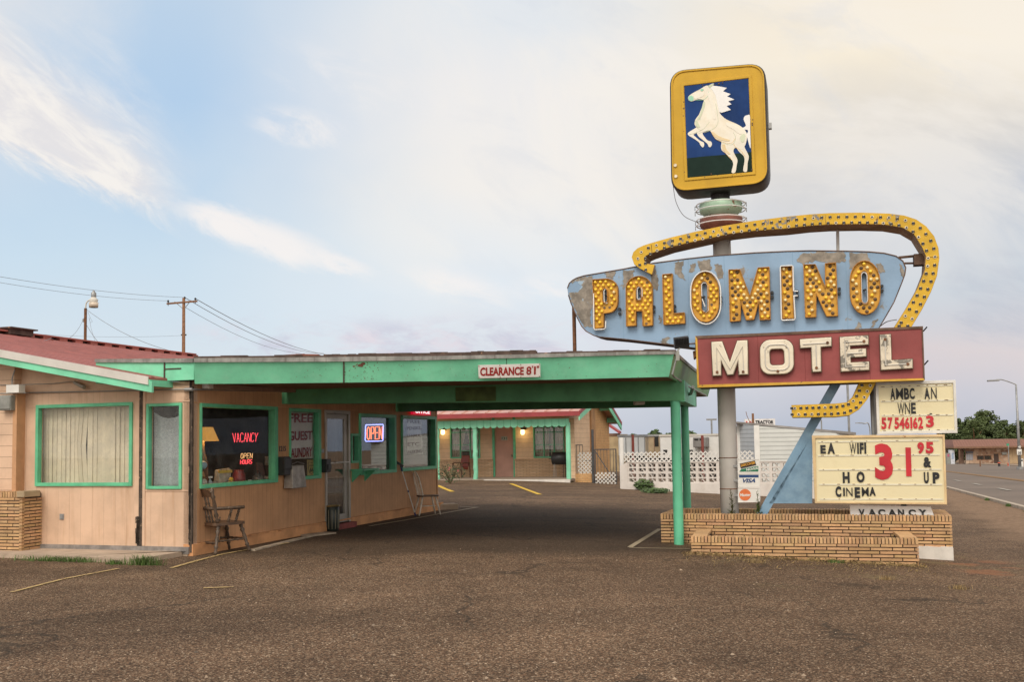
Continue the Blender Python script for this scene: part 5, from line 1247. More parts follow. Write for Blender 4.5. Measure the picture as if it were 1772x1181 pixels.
for ch, o_, hs, mt, tb in MT:
    L_ = plate('letter', o_, MY-.085, MY-.006, mt, sign, holes=hs, bevel=.014, y=MY); flat_shape('letter_return', SP(o_, MY), [SP(h, MY) for h in hs], MY-.066, MY-.0055, m_brown_metal, L_, SG, grow=.011)
    L_['label'] = 'raised cream letter %s on the red box' % ch
    for q in tb:
        mb = MB(); mb.tube([SG.px(a, b, MY-.089) for a, b in q], .011, 6); mb.build('neon_tube', m_offwhite, L_, SG)
for (a, b) in ((1241, 644.5), (1286, 644), (1413, 637), (1432, 593.6), (1495, 591), (1531.6, 588), (1571, 630.5), (1346, 643)):
    c = SG.px(a, b, MY-.088); MB().tube([c, c+Vector((0, -.012, 0))], .024, 10).build('tube_socket', m_rust, sign, SG)
c = SG.px(1203, 607, .2); MB().prism([(c.x-.03, c.z-.02), (c.x+.12, c.z+.02), (c.x-.02, c.z-.16)], .1, .3).build('torn_plate', m_rust, sign, SG)
# brace, fin and posts
a0, a1 = SG.px(1452, 655, .24), SG.px(1317.4, 893, .24); d = (a1-a0).normalized()
mb = MB(); mb.beam(a0, a1+d*.75, .12, .15, upv=(d.z, 0, -d.x)); mb.build('brace', m_fin, sign, SG)
MB().box(a1.x-.03, a1.x+.12, .1, .3, a1.z-.55, a1.z-.45).build('brace_foot', m_fin, sign, SG) if False else None
plate('fin_panel', [(1405.6, 751), (1405.6, 871.8), (1331, 871.8), (1404, 756)], .18, .30, m_fin, sign, y=.2)
for (px, r_, mt, yb) in ((1508.5, .042, m_steel, 770), (1563.6, .045, m_black, 905)):
    a = SG.px(px, 655 if px < 1550 else 860, .3); b = SG.px(px+2, yb, .3); MB().tube([a, (a.x, .3, b.z if px < 1550 else -.5)], r_, 10).build('board_post', mt, sign, SG)
# changeable letter boards
m_face = M_('board_cream_face', (.70, .62, .40), .45, var=.06, vs=1.5, dirt=((.52, .42, .24), .35, 3), emit=(1, .86, .5), es=.05)
m_frame_w = M_('board_white_frame', (.66, .64, .60), .5, var=.1, vs=3)
m_frame_c = M_('board_cream_frame', (.66, .48, .26), .5, var=.15, vs=3, wear=((.36, .14, .05), .64, 5))
m_track = M_('letter_track', (.70, .66, .52), .5, var=.05)
m_lblack = M_('letter_black', (.015, .016, .018), .5, var=.2, wear=((.35, .33, .24), .74, 14))
m_lred = M_('letter_red', (.50, .018, .03), .5, var=.15, wear=((.62, .50, .34), .78, 16))
def K(pts): return [(1400+a/4.542, 640+b/4.542) for a, b in pts]
def marquee(label, out4, in4, tracks, y, depth, mfr, msd):
    zb = SG.px(*K([out4[3]])[0], y).z
    t = thing('letter_board', label, 'sign board', Frame(SG.M @ Vector((SG.px(*K([out4[3]])[0], y).x, y, zb)), SG.yaw))
    plate('cabinet', K(out4), y+.02, y+depth, msd, t, y=y)
    flat_shape('frame', SP(K(out4), y), [SP(K(in4), y)], y-.03, y+.019, mfr, t, SG, .006)
    f = plate('face', K(in4), y-.002, y+.018, m_face, t, y=y)
    for (xa, ya, xb_, yb) in tracks:
        p, q = SG.px(*K([(xa, ya)])[0], y-.004), SG.px(*K([(xb_, yb)])[0], y-.004)
        MB().hexa([(p.x, y-.012, p.z-.012), (q.x, y-.012, q.z-.012), (q.x, y-.003, q.z-.012), (p.x, y-.003, p.z-.012), (p.x, y-.012, p.z+.012), (q.x, y-.012, q.z+.012), (q.x, y-.003, q.z+.012), (p.x, y-.003, p.z+.012)]).build('track', m_track, f, SG)
        n = 8
        mb = MB()
        for k in range(n):
            c = p.lerp(q, (k+.3)/n); w = rnd(.006, .03); mb.box(c.x-w, c.x+w, y-.016, y-.011, c.z+.0, c.z+.009)
        tag(mb.build('rust_marks', m_rust, f, SG), kind='stuff')
    return t, f
LY = -.06
lo, lof = marquee('wide cream price board on the blue fin with big red thirty-one', [(22, 520), (1064, 511), (1085, 1062), (45, 1052)], [(50, 541), (1048, 530), (1066, 1044), (62, 1038)], [(68, 570, 1020, 556), (70, 678, 1028, 670), (78, 789, 1040, 786), (80, 904, 1046, 905), (85, 1021, 1052, 1021)], LY, .22, m_frame_c, m_frame_w)
UY = .0
up_, upf = marquee('smaller cream letter board with red phone digits under the red box', [(520, 100), (1150, 83), (1167, 500), (536, 510)], [(545, 124), (1130, 106), (1144, 480), (556, 489)], [(560, 139, 1122, 121), (565, 252, 1130, 240), (570, 362, 1132, 356), (572, 484, 1138, 473)], UY, .24, m_frame_w, m_frame_w)
def ltr(par, F, y, s, box, mat, bold=.03, sk=0):
    l, t_, r, b = box; q = K([(l, t_+sk), (r, t_), (r+(b-t_)*.03, b), (l+(b-t_)*.03, b+sk)]); c = text('letter_panel', s, q, F, y-.013, mat, par, bold=(bold+.02 if s not in 'MWN' else .004), thick=.004); c['label'] = '%s character %s' % ('red' if mat == m_lred else 'black', s) ; return c
for s, l, r, t_, b, mt in (('A', 637, 676, 146, 238, 0), ('M', 682, 738, 146, 236, 0), ('B', 745, 786, 145, 235, 0), ('C', 788, 828, 145, 233, 0), ('A', 905, 948, 142, 233, 0), ('N', 958, 1002, 141, 231, 0), ('W', 695, 748, 261, 352, 0), ('N', 752, 792, 260, 350, 0), ('E', 800, 838, 260, 347, 0),
    ('5', 567, 607, 378, 470, 1), ('7', 617, 656, 377, 469, 1), ('5', 670, 706, 377, 468, 1), ('4', 708, 750, 376, 467, 1), ('6', 752, 788, 375, 467, 1), ('1', 795, 810, 375, 466, 1), ('6', 815, 852, 374, 466, 1), ('2', 856, 895, 373, 466, 1), ('3', 918, 980, 362, 455, 1)):
    ltr(upf, SG, UY, s, (l, t_, r, b), m_lred if mt else m_lblack, .02)
c = SG.px(*K([(957, 348)])[0], UY-.012); MB().box(c.x-.018, c.x+.018, c.y-.01, c.y, c.z-.008, c.z+.008).build('clip', m_black, upf, SG)
for s, l, r, t_, b, mt in (('E', 88, 131, 594, 662, 0), ('A', 143, 202, 577, 664, 0), ('W', 318, 370, 577, 666, 0), ('I', 377, 390, 577, 664, 0), ('F', 397, 428, 576, 664, 0), ('I', 433, 448, 574, 663, 0), ('9', 850, 903, 571, 664, 1), ('5', 915, 978, 569, 661, 1), ('&', 897, 960, 688, 771, 0), ('H', 263, 318, 806, 894, 0), ('O', 372, 436, 802, 890, 0), ('U', 901, 940, 806, 897, 0), ('P', 970, 1025, 808, 897, 0),
    ('C', 206, 252, 918, 1004, 0), ('I', 267, 281, 930, 996, 0), ('N', 291, 341, 930, 998, 0), ('E', 357, 400, 926, 1010, 0), ('M', 413, 468, 926, 998, 0), ('A', 473, 523, 925, 994, 0)):
    ltr(lof, SG, LY, s, (l, t_, r, b), m_lred if mt else m_lblack, .035)
ltr(lof, SG, LY, '3', (512, 582, 655, 868), m_lred, .03)
ltr(lof, SG, LY, 'I', (757, 613, 800, 840), m_lred, .03)
mb = MB()
# little card plates on the pole
m_plate = M_('card_plate', (.72, .70, .67), .4, var=.05); m_navy = M_('card_navy', (.012, .05, .16), .45); m_dgreen = M_('card_green', (.015, .16, .075), .45); m_orange = M_('card_orange', (.66, .16, .045), .45); m_gold = M_('card_gold', (.75, .36, .03), .45)
def K2(pts): return [(1270+a/11.81, 780+b/11.81) for a, b in pts]
CY = .30
def card(label, q):
    p = [SG.px(a, b, CY) for a, b in K2(q)]; t = thing('card_sign', label, 'sign', Frame(SG.M @ Vector(((p[3].x+p[2].x)/2, CY, p[3].z)), SG.yaw), 'payment card plates on the sign pole')
    plate('plate', K2(q), CY, CY+.02, m_plate, t, y=CY)
    qq = [(q[0][0]+14, q[0][1]+12), (q[1][0]-14, q[1][1]+12), (q[2][0]-14, q[2][1]-12), (q[3][0]+14, q[3][1]-12)]
    flat_shape('plate_rim', SP(K2(q), CY), [SP(K2(qq), CY)], CY-.008, CY-.0002, m_plate, t, SG, .002)
    MB().box(pc.x, (p[0].x+p[1].x)/2, CY+.021, CY+.06, (p[0].z+p[3].z)/2-.02, (p[0].z+p[3].z)/2+.02).build('arm', m_steel, t, SG)
    return t
t = card('white plate with black and green card logos, topmost of three on the pole', [(75, 185), (530, 180), (535, 455), (78, 462)])
plate('logo_band', K2([(118, 272), (428, 206), (458, 300), (140, 374)]), CY-.007, CY-.0005, m_black, t, y=CY); text('lettering', 'DISCOVER', K2([(138, 285), (432, 222), (440, 275), (146, 338)]), SG, CY-.0075, m_gold, t, bold=.03, thick=.003)
plate('logo_band', K2([(150, 384), (498, 318), (500, 432), (112, 436)]), CY-.006, CY-.0004, m_dgreen, t, y=CY); text('lettering', 'NOVUS', K2([(252, 375), (488, 335), (494, 385), (258, 425)]), SG, CY-.0065, m_white, t, bold=.03, thick=.003)
t = card('white plate with a blue bar and slanted blue letters, middle of three on the pole', [(80, 478), (532, 472), (537, 748), (83, 752)])
plate('logo_band', K2([(104, 503), (504, 500), (505, 553), (106, 556)]), CY-.006, CY-.0004, m_navy, t, y=CY); text('lettering', 'VISA', K2([(180, 578), (442, 576), (436, 660), (182, 663)]), SG, CY-.001, m_navy, t, bold=.04, shear=.3, thick=.004)
t = card('white plate with an orange disc logo, lowest of three on the pole', [(83, 768), (538, 765), (542, 1062), (80, 1068)])
plate('logo_disc', K2(arc(228, 910, 120, 118, 0, 360, 30)[:-1]), CY-.006, CY-.0004, m_orange, t, y=CY); text('lettering', 'Master', K2([(122, 882), (345, 878), (345, 938), (122, 945)]), SG, CY-.0065, m_white, t, bold=.03, shear=.2, thick=.003)
# ------------------------------------------------------------------ brick planters
PLW = Frame((2.52, 17.53, 0), math.atan2(16.05-17.53, 6.89-2.52)); PL_L = math.hypot(4.37, 1.48); PZ = .367
pl = thing('brick_planter', 'large roman brick planter around the foot of the motel sign', 'planter', Frame((2.62, 17.5, gz(2.62, 17.5)), PLW.yaw))
mb = MB(); D_ = 1.5
brick_wall(mb, 0, PL_L, 0, -.42, PZ, back=.23); 
brick_wall(mb, .24, D_-.06, 0, -.3, PZ-.0, axis='y', cap=True, back=.23, face=-1)
brick_wall(mb, .24, D_-.06, PL_L, -.4, PZ, axis='y', cap=True, back=.23, face=1)
brick_wall(mb, .05, PL_L-.05, D_, -.3, PZ, back=.23, face=1); brick_wall(mb, .23, PL_L-.23, D_-.245, .1, PZ-.1, face=-1, cap=False, depth=.02)
mb.build('brick_facing', m_brickgeo, pl, PLW)
mb = MB(); mb.box(.028, PL_L-.028, .028, .22, -.6, PZ-.015).box(.012, PL_L-.012, D_-.22, D_-.028, -.6, PZ-.015).box(.028, .22, .22, D_-.22, -.6, PZ-.015).box(PL_L-.22, PL_L-.028, .22, D_-.22, -.6, PZ-.015); mb.build('mortar_core', m_mortar, pl, PLW)
m_soil = M_('planter_soil', (.085, .052, .034), .95, var=.4, vs=6, bump=.8, bs=20)
MB().box(.23, PL_L-.23, .23, D_-.23, -.5, .17).build('soil', m_soil, pl, PLW)
f1, f2 = PLW.px(1590, 957, -.02), PLW.px(1649.5, 957, -.02)
zf = PLW.px(1620, 946.5, -.02).z
mb = MB(); n = 9
for k in range(n):
    a, b = f1.x-.3+(f2.x-f1.x+.3)*k/n, f1.x-.3+(f2.x-f1.x+.3)*(k+1)/n; mb.hexa([(a, -.03, -.55), (b, -.03, -.55), (b, .3, -.55), (a, .3, -.55), (a, -.03, zf+rnd(-.012, .006)), (b, -.03, zf+rnd(-.012, .006)), (b, .3, zf), (a, .3, zf)])
mb.box(f2.x, f2.x+.004, -.028, D_, -.55, zf-.02); mb.build('footing', m_white_rough, pl, PLW, bevel=.012)
PSW = Frame((2.75, 15.9, 0), math.atan2(15.06-15.9, 5.96-2.75)); PSL = math.hypot(3.21, .84); PSZ = .126
ps = thing('brick_planter', 'low roman brick planter stepped in front of the large sign planter', 'planter', Frame((2.75, 15.9, gz(2.75, 15.9)), PSW.yaw))
dl = PSW.loc(PLW.M @ Vector((PLW.loc(PSW.M @ Vector((0, .7, 0))).x, -.02, 0))).y; drr = PSW.loc(PLW.M @ Vector((PLW.loc(PSW.M @ Vector((PSL, .5, 0))).x, -.02, 0))).y
mb = MB(); brick_wall(mb, 0, PSL, 0, -.4, PSZ, back=.16); brick_wall(mb, .06, dl, 0, -.35, PSZ-.05, axis='y', cap=False); brick_wall(mb, .06, drr, PSL, -.45, PSZ-.05, axis='y', cap=False, face=1)
def capstone(x0, x1, y0, y1): mb.box(x0, x1, y0, y1, PSZ-.045, PSZ, (.62, .6, .55, 1))
capstone(.0, .23, .16, dl-.01); capstone(PSL-.23, PSL, .16, drr-.01)
mb.build('brick_facing', m_brickgeo, ps, PSW)
MB().box(.028, PSL-.028, .028, .15, -.6, PSZ-.02).box(.028, .22, .15, dl-.02, -.6, PSZ-.05).box(PSL-.22, PSL-.028, .15, drr-.02, -.6, PSZ-.05).build('mortar_core', m_mortar, ps, PSW)
MB().hexa([(.2, .14, -.5), (PSL-.2, .14, -.5), (PSL-.2, drr-.03, -.5), (.2, dl-.03, -.5), (.2, .14, -.06), (PSL-.2, .14, -.06), (PSL-.2, drr-.03, -.06), (.2, dl-.03, -.06)]).build('soil', m_soil, ps, PSW)
# old VACANCY panel lying in the planter
VF = Frame(PLW.M @ Vector((0, .30, 0)), PLW.yaw)
vt = thing('vacancy_panel', 'white panel with black vacancy lettering propped up in the sign planter', 'sign panel', Frame(VF.M @ VF.px(1545, 893, 0), VF.yaw))
q = [(1470.5, 875), (1610.8, 878), (1616.5, 893.5), (1472, 892)]
c = [VF.px(a, b, 0) for a, b in q]; up_z = c[0].z
lean = lambda v: Vector((v.x, v.y+(v.z-c[3].z)*.12+.02, v.z))
low = c[3].z-.10
mb = MB(); m_vac = M_('vacancy_white', (.88, .86, .85), .5, var=.05)
mb.hexa([lean(Vector((c[3].x, 0, low))), lean(Vector((c[2].x+.03, 0, low))), lean(Vector((c[2].x+.03, .02, low))), lean(Vector((c[3].x, .02, low))), lean(c[0]), lean(c[1]), lean(c[1])+Vector((0, .02, 0)), lean(c[0])+Vector((0, .02, 0))]); mb.build('panel', m_vac, vt, VF)
mb = MB()
for s, l, r in (('V', 40, 118), ('A', 160, 268), ('C', 288, 382), ('A', 415, 525), ('N', 542, 622), ('C', 676, 772), ('Y', 805, 912)):
    put_text(mb, s, [(1480+l/7.38, 840+309/7.38), (1480+r/7.38, 840+(311+r*.012)/7.38), (1480+r/7.38+1, 894.5), (1480+l/7.38+1, 894)], VF, -.006, .004, .05)
mb.v = [lean(v) for v in mb.v]; mb.build('lettering', m_lblack, vt, VF)
# ------------------------------------------------------------------ things around the office
m_lampshade = M_('lamp_shade', (.50, .28, .07), .8, var=.08, emit=(1, .46, .08), es=.40)
def on_ground(px, py): p = ghit(px, py); return p
# pavement in front of the office
a = [WF.loc(ghit(x, y, .07)) for x, y in ((0, 958), (120, 963), (235, 968.5), (290, 960), (322, 954))]
pts = [(-8, -.02), (-8, a[0].y-.04*4), (a[0].x, a[0].y)] + [(p.x, p.y) for p in a[1:]] + [(-.05, -.02)]
o = MB().prism(pts, -.4, .07, plane='xy').build('pavement', m_conc, None, WF, bevel=.015); tag(o, kind='structure')
strip('painted_line', [ghit(x, y+1) for x, y in ((262, 968), (290, 966), (322, 960))], .05, m_cream_line)
# grass tufts along the pavement edge
def tuft(name, label, cat, c, n, spread, h, mat, group=None, dirv=(1, 0)):
    t = MB(); d = Vector((dirv[0], dirv[1], 0)).normalized(); e = Vector((-d.y, d.x, 0))
    for k in range(n):
        u = random.gauss(0, spread*.5); v = random.gauss(0, .035); b = Vector((0, 0, 0))+d*u+e*v
        b.z = gz(c.x+b.x, c.y+b.y)-gz(c.x, c.y)
        az = rnd(0, 6.28); hh = h*rnd(.4, 1.1); ln = Vector((math.cos(az), math.sin(az), 0))*hh*rnd(.15, .8); w = Vector((-math.sin(az), math.cos(az), 0))*.004
        m1 = b+ln*.4+Vector((0, 0, hh*.65)); tip = b+ln+Vector((0, 0, hh*rnd(.7, 1)))
        k_ = rnd(.25, .75); cl = (k_, k_, k_, 1)
        t.face([b-w, b+w, m1+w*.7, m1-w*.7], cl); t.face([m1-w*.7, m1+w*.7, tip], cl)
    return tag(t.build(name, mat, None, Matrix.Translation((c.x, c.y, gz(c.x, c.y)))), label, cat, group)
m_grass = M_('grass_blade', (.085, .145, .030), .7, var=.3, vs=9, tint=.4)
m_dry = M_('dry_grass', (.27, .185, .085), .8, var=.3, vs=9, tint=.4)
tuft('grass_tuft', 'long low strip of green grass along the pavement edge under the wide window', 'grass', ghit(108, 972.5), 520, .8, .10, m_grass, 'grass along the pavement', (.95, -.31))
tuft('grass_tuft', 'thick green grass clump at the right end of the pavement', 'grass', ghit(250, 978.5), 320, .24, .17, m_grass, 'grass along the pavement', (.95, -.31))
tuft('grass_tuft', 'thin green grass clump between the two larger ones by the pavement', 'grass', ghit(200, 977.5), 150, .15, .09, m_grass, 'grass along the pavement', (.95, -.31))
# captain's chair
m_chair = M_('worn_brown_wood', (.085, .055, .036), .5, var=.5, vs=14, wear=((.34, .28, .22), .62, 18))
m_chair_d = M_('dark_wood_seat', (.09, .050, .030), .35, var=.4, vs=8)
def tp(r): return [(0, r*.75), (.08, r*1.2), (.14, r*.7), (.22, r*1.35), (.3, r*.8), (.5, r*1.15), (.68, r*.75), (.74, r*1.3), (.8, r*.75), (.93, r*1.1), (1, r*.7)]
def captain():
    g = ghit(386.5, 961); h = ghit(349, 958); k = ghit(420, 955)
    ctr = (Vector((h.x, h.y, 0))+Vector((k.x, k.y, 0)))/2
    t = thing('captain_chair', 'worn dark wooden captain chair with turned spindles by the office corner', 'chair', Frame((ctr.x, ctr.y, 0), math.radians(50)))
    F_ = None; s = .28
    MB().prism([(v[0], v[1]) for v in spline([(-.26, -.22, 0), (-.27, 0, 0), (-.26, .22, 0), (0, .27, 0), (.24, .25, 0), (.27, 0, 0), (.24, -.25, 0), (0, -.27, 0)], 4, True)], .435, .475, plane='xy').build('seat', m_chair_d, t, bevel=.01)
    for x, y in ((-.20, -.19), (-.20, .19), (.20, -.19), (.20, .19)):
        MB().turned((x, y, .44), (x*1.55, y*1.45, 0), tp(.029), 10).build('leg', m_chair, t, smooth=True)
    MB().turned((-.26, -.24, .17), (-.26, .24, .17), tp(.020), 8).build('stretcher', m_chair, t, smooth=True)
    MB().turned((.26, -.24, .2), (.26, .24, .2), tp(.018), 8).build('stretcher', m_chair, t, smooth=True)
    for y in (-.22, .22): MB().turned((-.26, y*1.05, .2), (.26, y*1.05, .2), tp(.016), 8).build('stretcher', m_chair, t, smooth=True)
    for y in (-.20, .20): MB().turned((-.22, y, .47), (-.34, y*1.1, 1.02), tp(.029), 10).build('back_post', m_chair, t, smooth=True)
    mb = MB(); N = 8
    for i in range(N):
        y0, y1 = -.20+.40*i/N, -.20+.40*(i+1)/N; f = lambda y: -.34-.02*math.cos(y/.2*1.5); tp_ = lambda y: 1.0-.05*(y/.2)**4; bt = lambda y: .875+.02*math.cos(y/.2*9)*.5
        mb.hexa([(f(y0)+.02, y0, bt(y0)), (f(y1)+.02, y1, bt(y1)), (f(y1)+.04, y1, bt(y1)), (f(y0)+.04, y0, bt(y0)), (f(y0)-.015, y0, tp_(y0)), (f(y1)-.015, y1, tp_(y1)), (f(y1)+.006, y1, tp_(y1)), (f(y0)+.006, y0, tp_(y0))])
    mb.build('crest_rail', m_chair_d, t)
    for y in (-.08, .0, .08): MB().turned((-.22, y, .47), (-.32, y, .88), tp(.016), 8).build('spindle', m_chair, t, smooth=True)
    MB().tube(spline([(.2, -.29, .70), (0, -.28, .70), (-.22, -.24, .70), (-.285, -.12, .70), (-.29, .0, .70), (-.285, .12, .70), (-.22, .24, .70), (0, .28, .70), (.2, .29, .70)], 4), .027, 8).build('arm_rail', m_chair, t, smooth=True)
    for x, y in ((.12, 1), (-.02, 1), (.12, -1), (-.02, -1)): MB().turned((x-.03, y*.22, .47), (x, y*.283, .69), tp(.020), 8).build('arm_spindle', m_chair, t, smooth=True)
captain()
m_pale = M_('pale_chair_wood', (.74, .66, .56), .55, var=.2, vs=8)
def windsor():
    g = ghit(740, 891.5)
    t = thing('windsor_chair', 'pale hoop-back wooden chair leaning by the far office window', 'chair', Frame((g.x, g.y, g.z), math.radians(24)))
    MB().prism([(v[0], v[1]) for v in spline([(-.2, -.17, 0), (-.22, 0, 0), (-.2, .17, 0), (.05, .21, 0), (.22, .16, 0), (.23, 0, 0), (.22, -.16, 0), (.05, -.21, 0)], 4, True)], .42, .45, plane='xy').build('seat', m_chair_d, t)
    for x, y in ((-.16, -.13), (-.16, .13), (.15, -.13), (.15, .13)): MB().turned((x, y, .43), (x*1.65, y*1.4, 0), [(0, .017), (.4, .024), (1, .017)], 8).build('leg', m_pale, t, smooth=True)
    MB().turned((-.2, 0, .2), (.2, 0, .2), [(0, .01), (.5, .014), (1, .01)], 6).build('stretcher', m_pale, t)
    H = [(-.17, -.17, .45), (-.215, -.185, .65), (-.265, -.17, .85), (-.30, -.09, .97), (-.31, 0, 1.0), (-.30, .09, .97), (-.265, .17, .85), (-.215, .185, .65), (-.17, .17, .45)]
    MB().tube(spline(H, 5), .018, 8).build('back_hoop', m_pale, t, smooth=True)
    for k in range(3):
        y = -.08+.08*k; MB().tube([(-.175, y*.8, .45), (-.30, y*1.05, .975-abs(y)*.35)], .006, 6).build('spindle', m_pale, t)
windsor()
# bin by the door
g = ghit(575, 919); tb = thing('trash_can', 'dark green slatted rubbish bin with brass rim beside the office door', 'bin', Matrix.Translation(g))
MB().lathe([(.12, 0), (.125, .01), (.135, .46), (.13, .465)], (0, 0, 0), 24).build('body', M_('bin_green', (.010, .016, .012), .4, var=.3), tb, smooth=True)
MB().tube([(.14*math.cos(t), .14*math.sin(t), .475) for t in [i*math.pi/12 for i in range(24)]], .014, 6, closed=True).build('rim', M_('brass', (.45, .33, .15), .35, .8), tb)
for k in range(12):
    t = k*math.pi/6+.15; MB().beam((.127*math.cos(t), .127*math.sin(t), .04), (.137*math.cos(t), .137*math.sin(t), .40), .012, .008).build('slat', M_('bin_slat', (.18, .16, .11), .5) if k == 0 else bpy.data.materials['bin_slat'], tb)
# pole with blue head leaning on the wall
b = ghit(719, 893); wt = WS.M @ WS.px(691.5, 801, -.06); tt = thing('window_brush', 'long white handled window brush with blue head leaning on the wall', 'brush', Matrix.Translation(b))
e = wt-b
MB().tube([e*.03, e*.95], .011, 8).build('handle', m_white, tt); m_blue = M_('blue_plastic', (.012, .035, .16), .4)
MB().tube([(0, 0, 0), e*.06], .018, 8).build('grip', m_blue, tt); MB().tube([e*.45, e*.48], .016, 8).build('clamp', m_blue, tt); MB().tube([e*.84, e*.95], .016, 8).build('grip', m_blue, tt)
MB().beam(e*.95+Vector((.07, -.03, -.03)), e*1.0+Vector((-.10, .0, .03)), .07, .05).build('brush_head', m_black, tt)
# boards lying on the ground by the wall
for (p, q, w, lab) in (((436, 951), (560, 921), .10, 'long pale plank lying on the asphalt along the office wall'), ((528, 926), (572, 921), .3, 'flattened pale board lying beside the rubbish bin')):
    A, B = ghit(*p, .03), ghit(*q, .03); t = MB(); A.z -= .02; B.z -= .02; t.beam(A, B, w, .03)
    tag(t.build('wooden_plank' if w < .2 else 'flat_board', M_('plank_'+str(w)[2:], (.36, .29, .22), .9, var=.3, vs=6)), lab, 'board')
g = ghit(775, 880); o = thing('kerb_block', 'short low concrete kerb block at the far end of the office', 'kerb', Frame(ghit(770, 883), math.radians(20)))
MB().box(-.55, .35, 0, .35, -.1, .14).build('block', m_conc, o, bevel=.03)
# metal box hung by the mail box
p = WS.rect(490, 806, 514, 845); t = thing('leaflet_box', 'grey sheet metal leaflet box hung on the wall below the house number', 'box', Frame(WS.M @ Vector(((p[0]+p[1])/2, -.1, p[2])), WS.yaw))
mb = MB(); mb.hexa([(p[0]-.02, -.20, p[2]), (p[1], -.20, p[2]), (p[1], -.02, p[2]), (p[0]-.02, -.02, p[2]), (p[0]+.02, -.18, p[3]), (p[1]-.06, -.18, p[3]), (p[1]-.06, -.02, p[3]), (p[0]+.02, -.02, p[3])]); mb.build('body', M_('zinc_sheet', (.34, .31, .28), .5, .3, var=.3, vs=7), t, WS, bevel=.012)
mb = MB(); mb.tube([(p[0], -.19, p[3]+.03), ((p[0]+p[1])/2, -.14, p[3]+.06), (p[1]-.04, -.17, p[3]+.02)], .008, 5); mb.build('hanger', m_steel, t, WS)
# things in the lobby window: neon, lamp, clutter
NR, NY_, NB, NRO = glow('neon_red', (1, .07, .09), 2.0), glow('neon_amber', (1, .55, .22), 1.0), glow('neon_blue', (.30, .34, 1), 3.0), glow('neon_orange', (1, .17, .05), 3.0)
def WT(name, lab, cat, px, py, y): return thing(name, lab, cat, Frame(WS.M @ WS.px(px, py, y), WS.yaw))
t = WT('neon_sign', 'glowing red neon vacancy lettering in the lobby window', 'neon sign', 424, 766, .16)
put_neon(MB(), 'VACANCY', [(402.5, 750.3), (446.5, 749.8), (444.5, 764.8), (403.6, 766)], WS, .16, .0042, .35).build('neon_tube', NR, t, WS)
t = WT('neon_sign', 'two line amber and red neon hours sign in the lobby window', 'neon sign', 427, 804, .16)
put_neon(MB(), 'OPEN', [(417, 785.4), (437, 785), (436.4, 793.6), (416.6, 794.4)], WS, .16, .005, .4).build('neon_tube', NY_, t, WS)
put_neon(MB(), 'HOURS', [(416.2, 796.6), (436.2, 796), (435.6, 803), (415.8, 804.2)], WS, .16, .0045, .35).build('neon_tube', NR, t, WS)
t = WT('neon_sign', 'glowing open sign with red letters in a blue white neon frame', 'neon sign', 648, 765, .10)
put_neon(MB(), 'OPEN', [(635, 740), (661.5, 739), (661.2, 760), (635, 761.4)], WS, .09, .0105, .35).build('neon_tube', NRO, t, WS)
fr = [(633.6, 736), (662.3, 735.2), (663.4, 737), (662.6, 762.6), (661, 763.8), (633.6, 764.4), (632, 762.6), (632.6, 738)]
mb = MB(); mb.tube([WS.px(a, b,   .09) for a, b in fr], .012, 6, closed=True); mb.build('neon_frame', NB, t, WS)
t = WT('office_sign', 'red lit office sign hung over the last office window', 'lit sign', 730, 712, -.12)
q = [(714.5, 703), (745.5, 706.5), (745.5, 719.5), (715, 717.5)]; c = [WS.px(a, b, -.12) for a, b in q]
MB().hexa([c[3], c[2], c[2]+Vector((0, .06, 0)), c[3]+Vector((0, .06, 0)), c[0], c[1], c[1]+Vector((0, .06, 0)), c[0]+Vector((0, .06, 0))]).build('light_box', glow('sign_red_glow', (.55, .004, .03), .9), t, WS)
text('lettering', 'OFFICE', [(718, 706.5), (743.5, 709), (743.5, 717), (718.5, 715.4)], WS, -.122, glow('sign_white_glow', (1, .9, .9), 1.1), t, bold=.03, thick=.004)
def banner(name, lab, quad, lines, mat, y, tcol, nx=8):
    c = [WS.px(a, b, y) for a, b in quad]; t = thing(name, lab, 'banner', Frame(WS.M @ (c[3].lerp(c[2], .5)), WS.yaw)); mb = MB()
    def P(u, v): p = (c[3].lerp(c[2], u)).lerp(c[0].lerp(c[1], u), v); return p+Vector((0, .012*math.sin(u*11+v*4)+.01*math.sin(v*13), 0))
    mb.grid(lambda i, j: P(i/nx, j/8), nx, 8)
    mb.build('sheet', mat, t, WS, smooth=True, solid=.003)
    for s, q in lines: text('lettering', s, q, WS, y-.026, tcol, t, bold=.02, thick=.003)
m_vinyl = M_('banner_vinyl', (.62, .58, .54), .7, var=.08); m_vred = M_('banner_maroon', (.22, .025, .03), .7); m_paper = M_('poster_paper', (.56, .52, .50), .8, var=.1)
banner('laundry_banner', 'white banner with maroon letters offering guest laundry in the window', [(499.5, 711), (543, 713), (542, 794), (500.5, 795)], [('FREE', [(499, 716), (541, 717), (540.5, 731.5), (499, 732)]), ('GUEST', [(499.5, 747), (540.6, 746), (540.2, 761.5), (499.5, 763.5)]), ('LAUNDRY', [(499.5, 777), (540.6, 774), (540.4, 791), (499.5, 793.5)])], m_vinyl, .07, m_vred)
banner('parking_poster', 'hand lettered white poster about free parking in the last window', [(703, 724), (729.5, 726.5), (730.5, 787), (705.5, 789)], [('FREE', [(704.5, 726), (728, 728), (728, 734), (704.5, 732.5)]), ('PENSKE,', [(704, 739), (729, 738.5), (729, 744.5), (704, 746)]), ('U-HAUL,', [(704.5, 752), (729, 751.5), (729, 757.5), (704.5, 758.5)]), ('ETC.', [(705, 766.5), (728, 765.5), (728, 772), (705, 773)]), ('PARKING', [(705.5, 781), (730, 777.5), (730, 784), (705.5, 787)])], m_paper, .09, M_('poster_ink', (.12, .06, .08), .8))
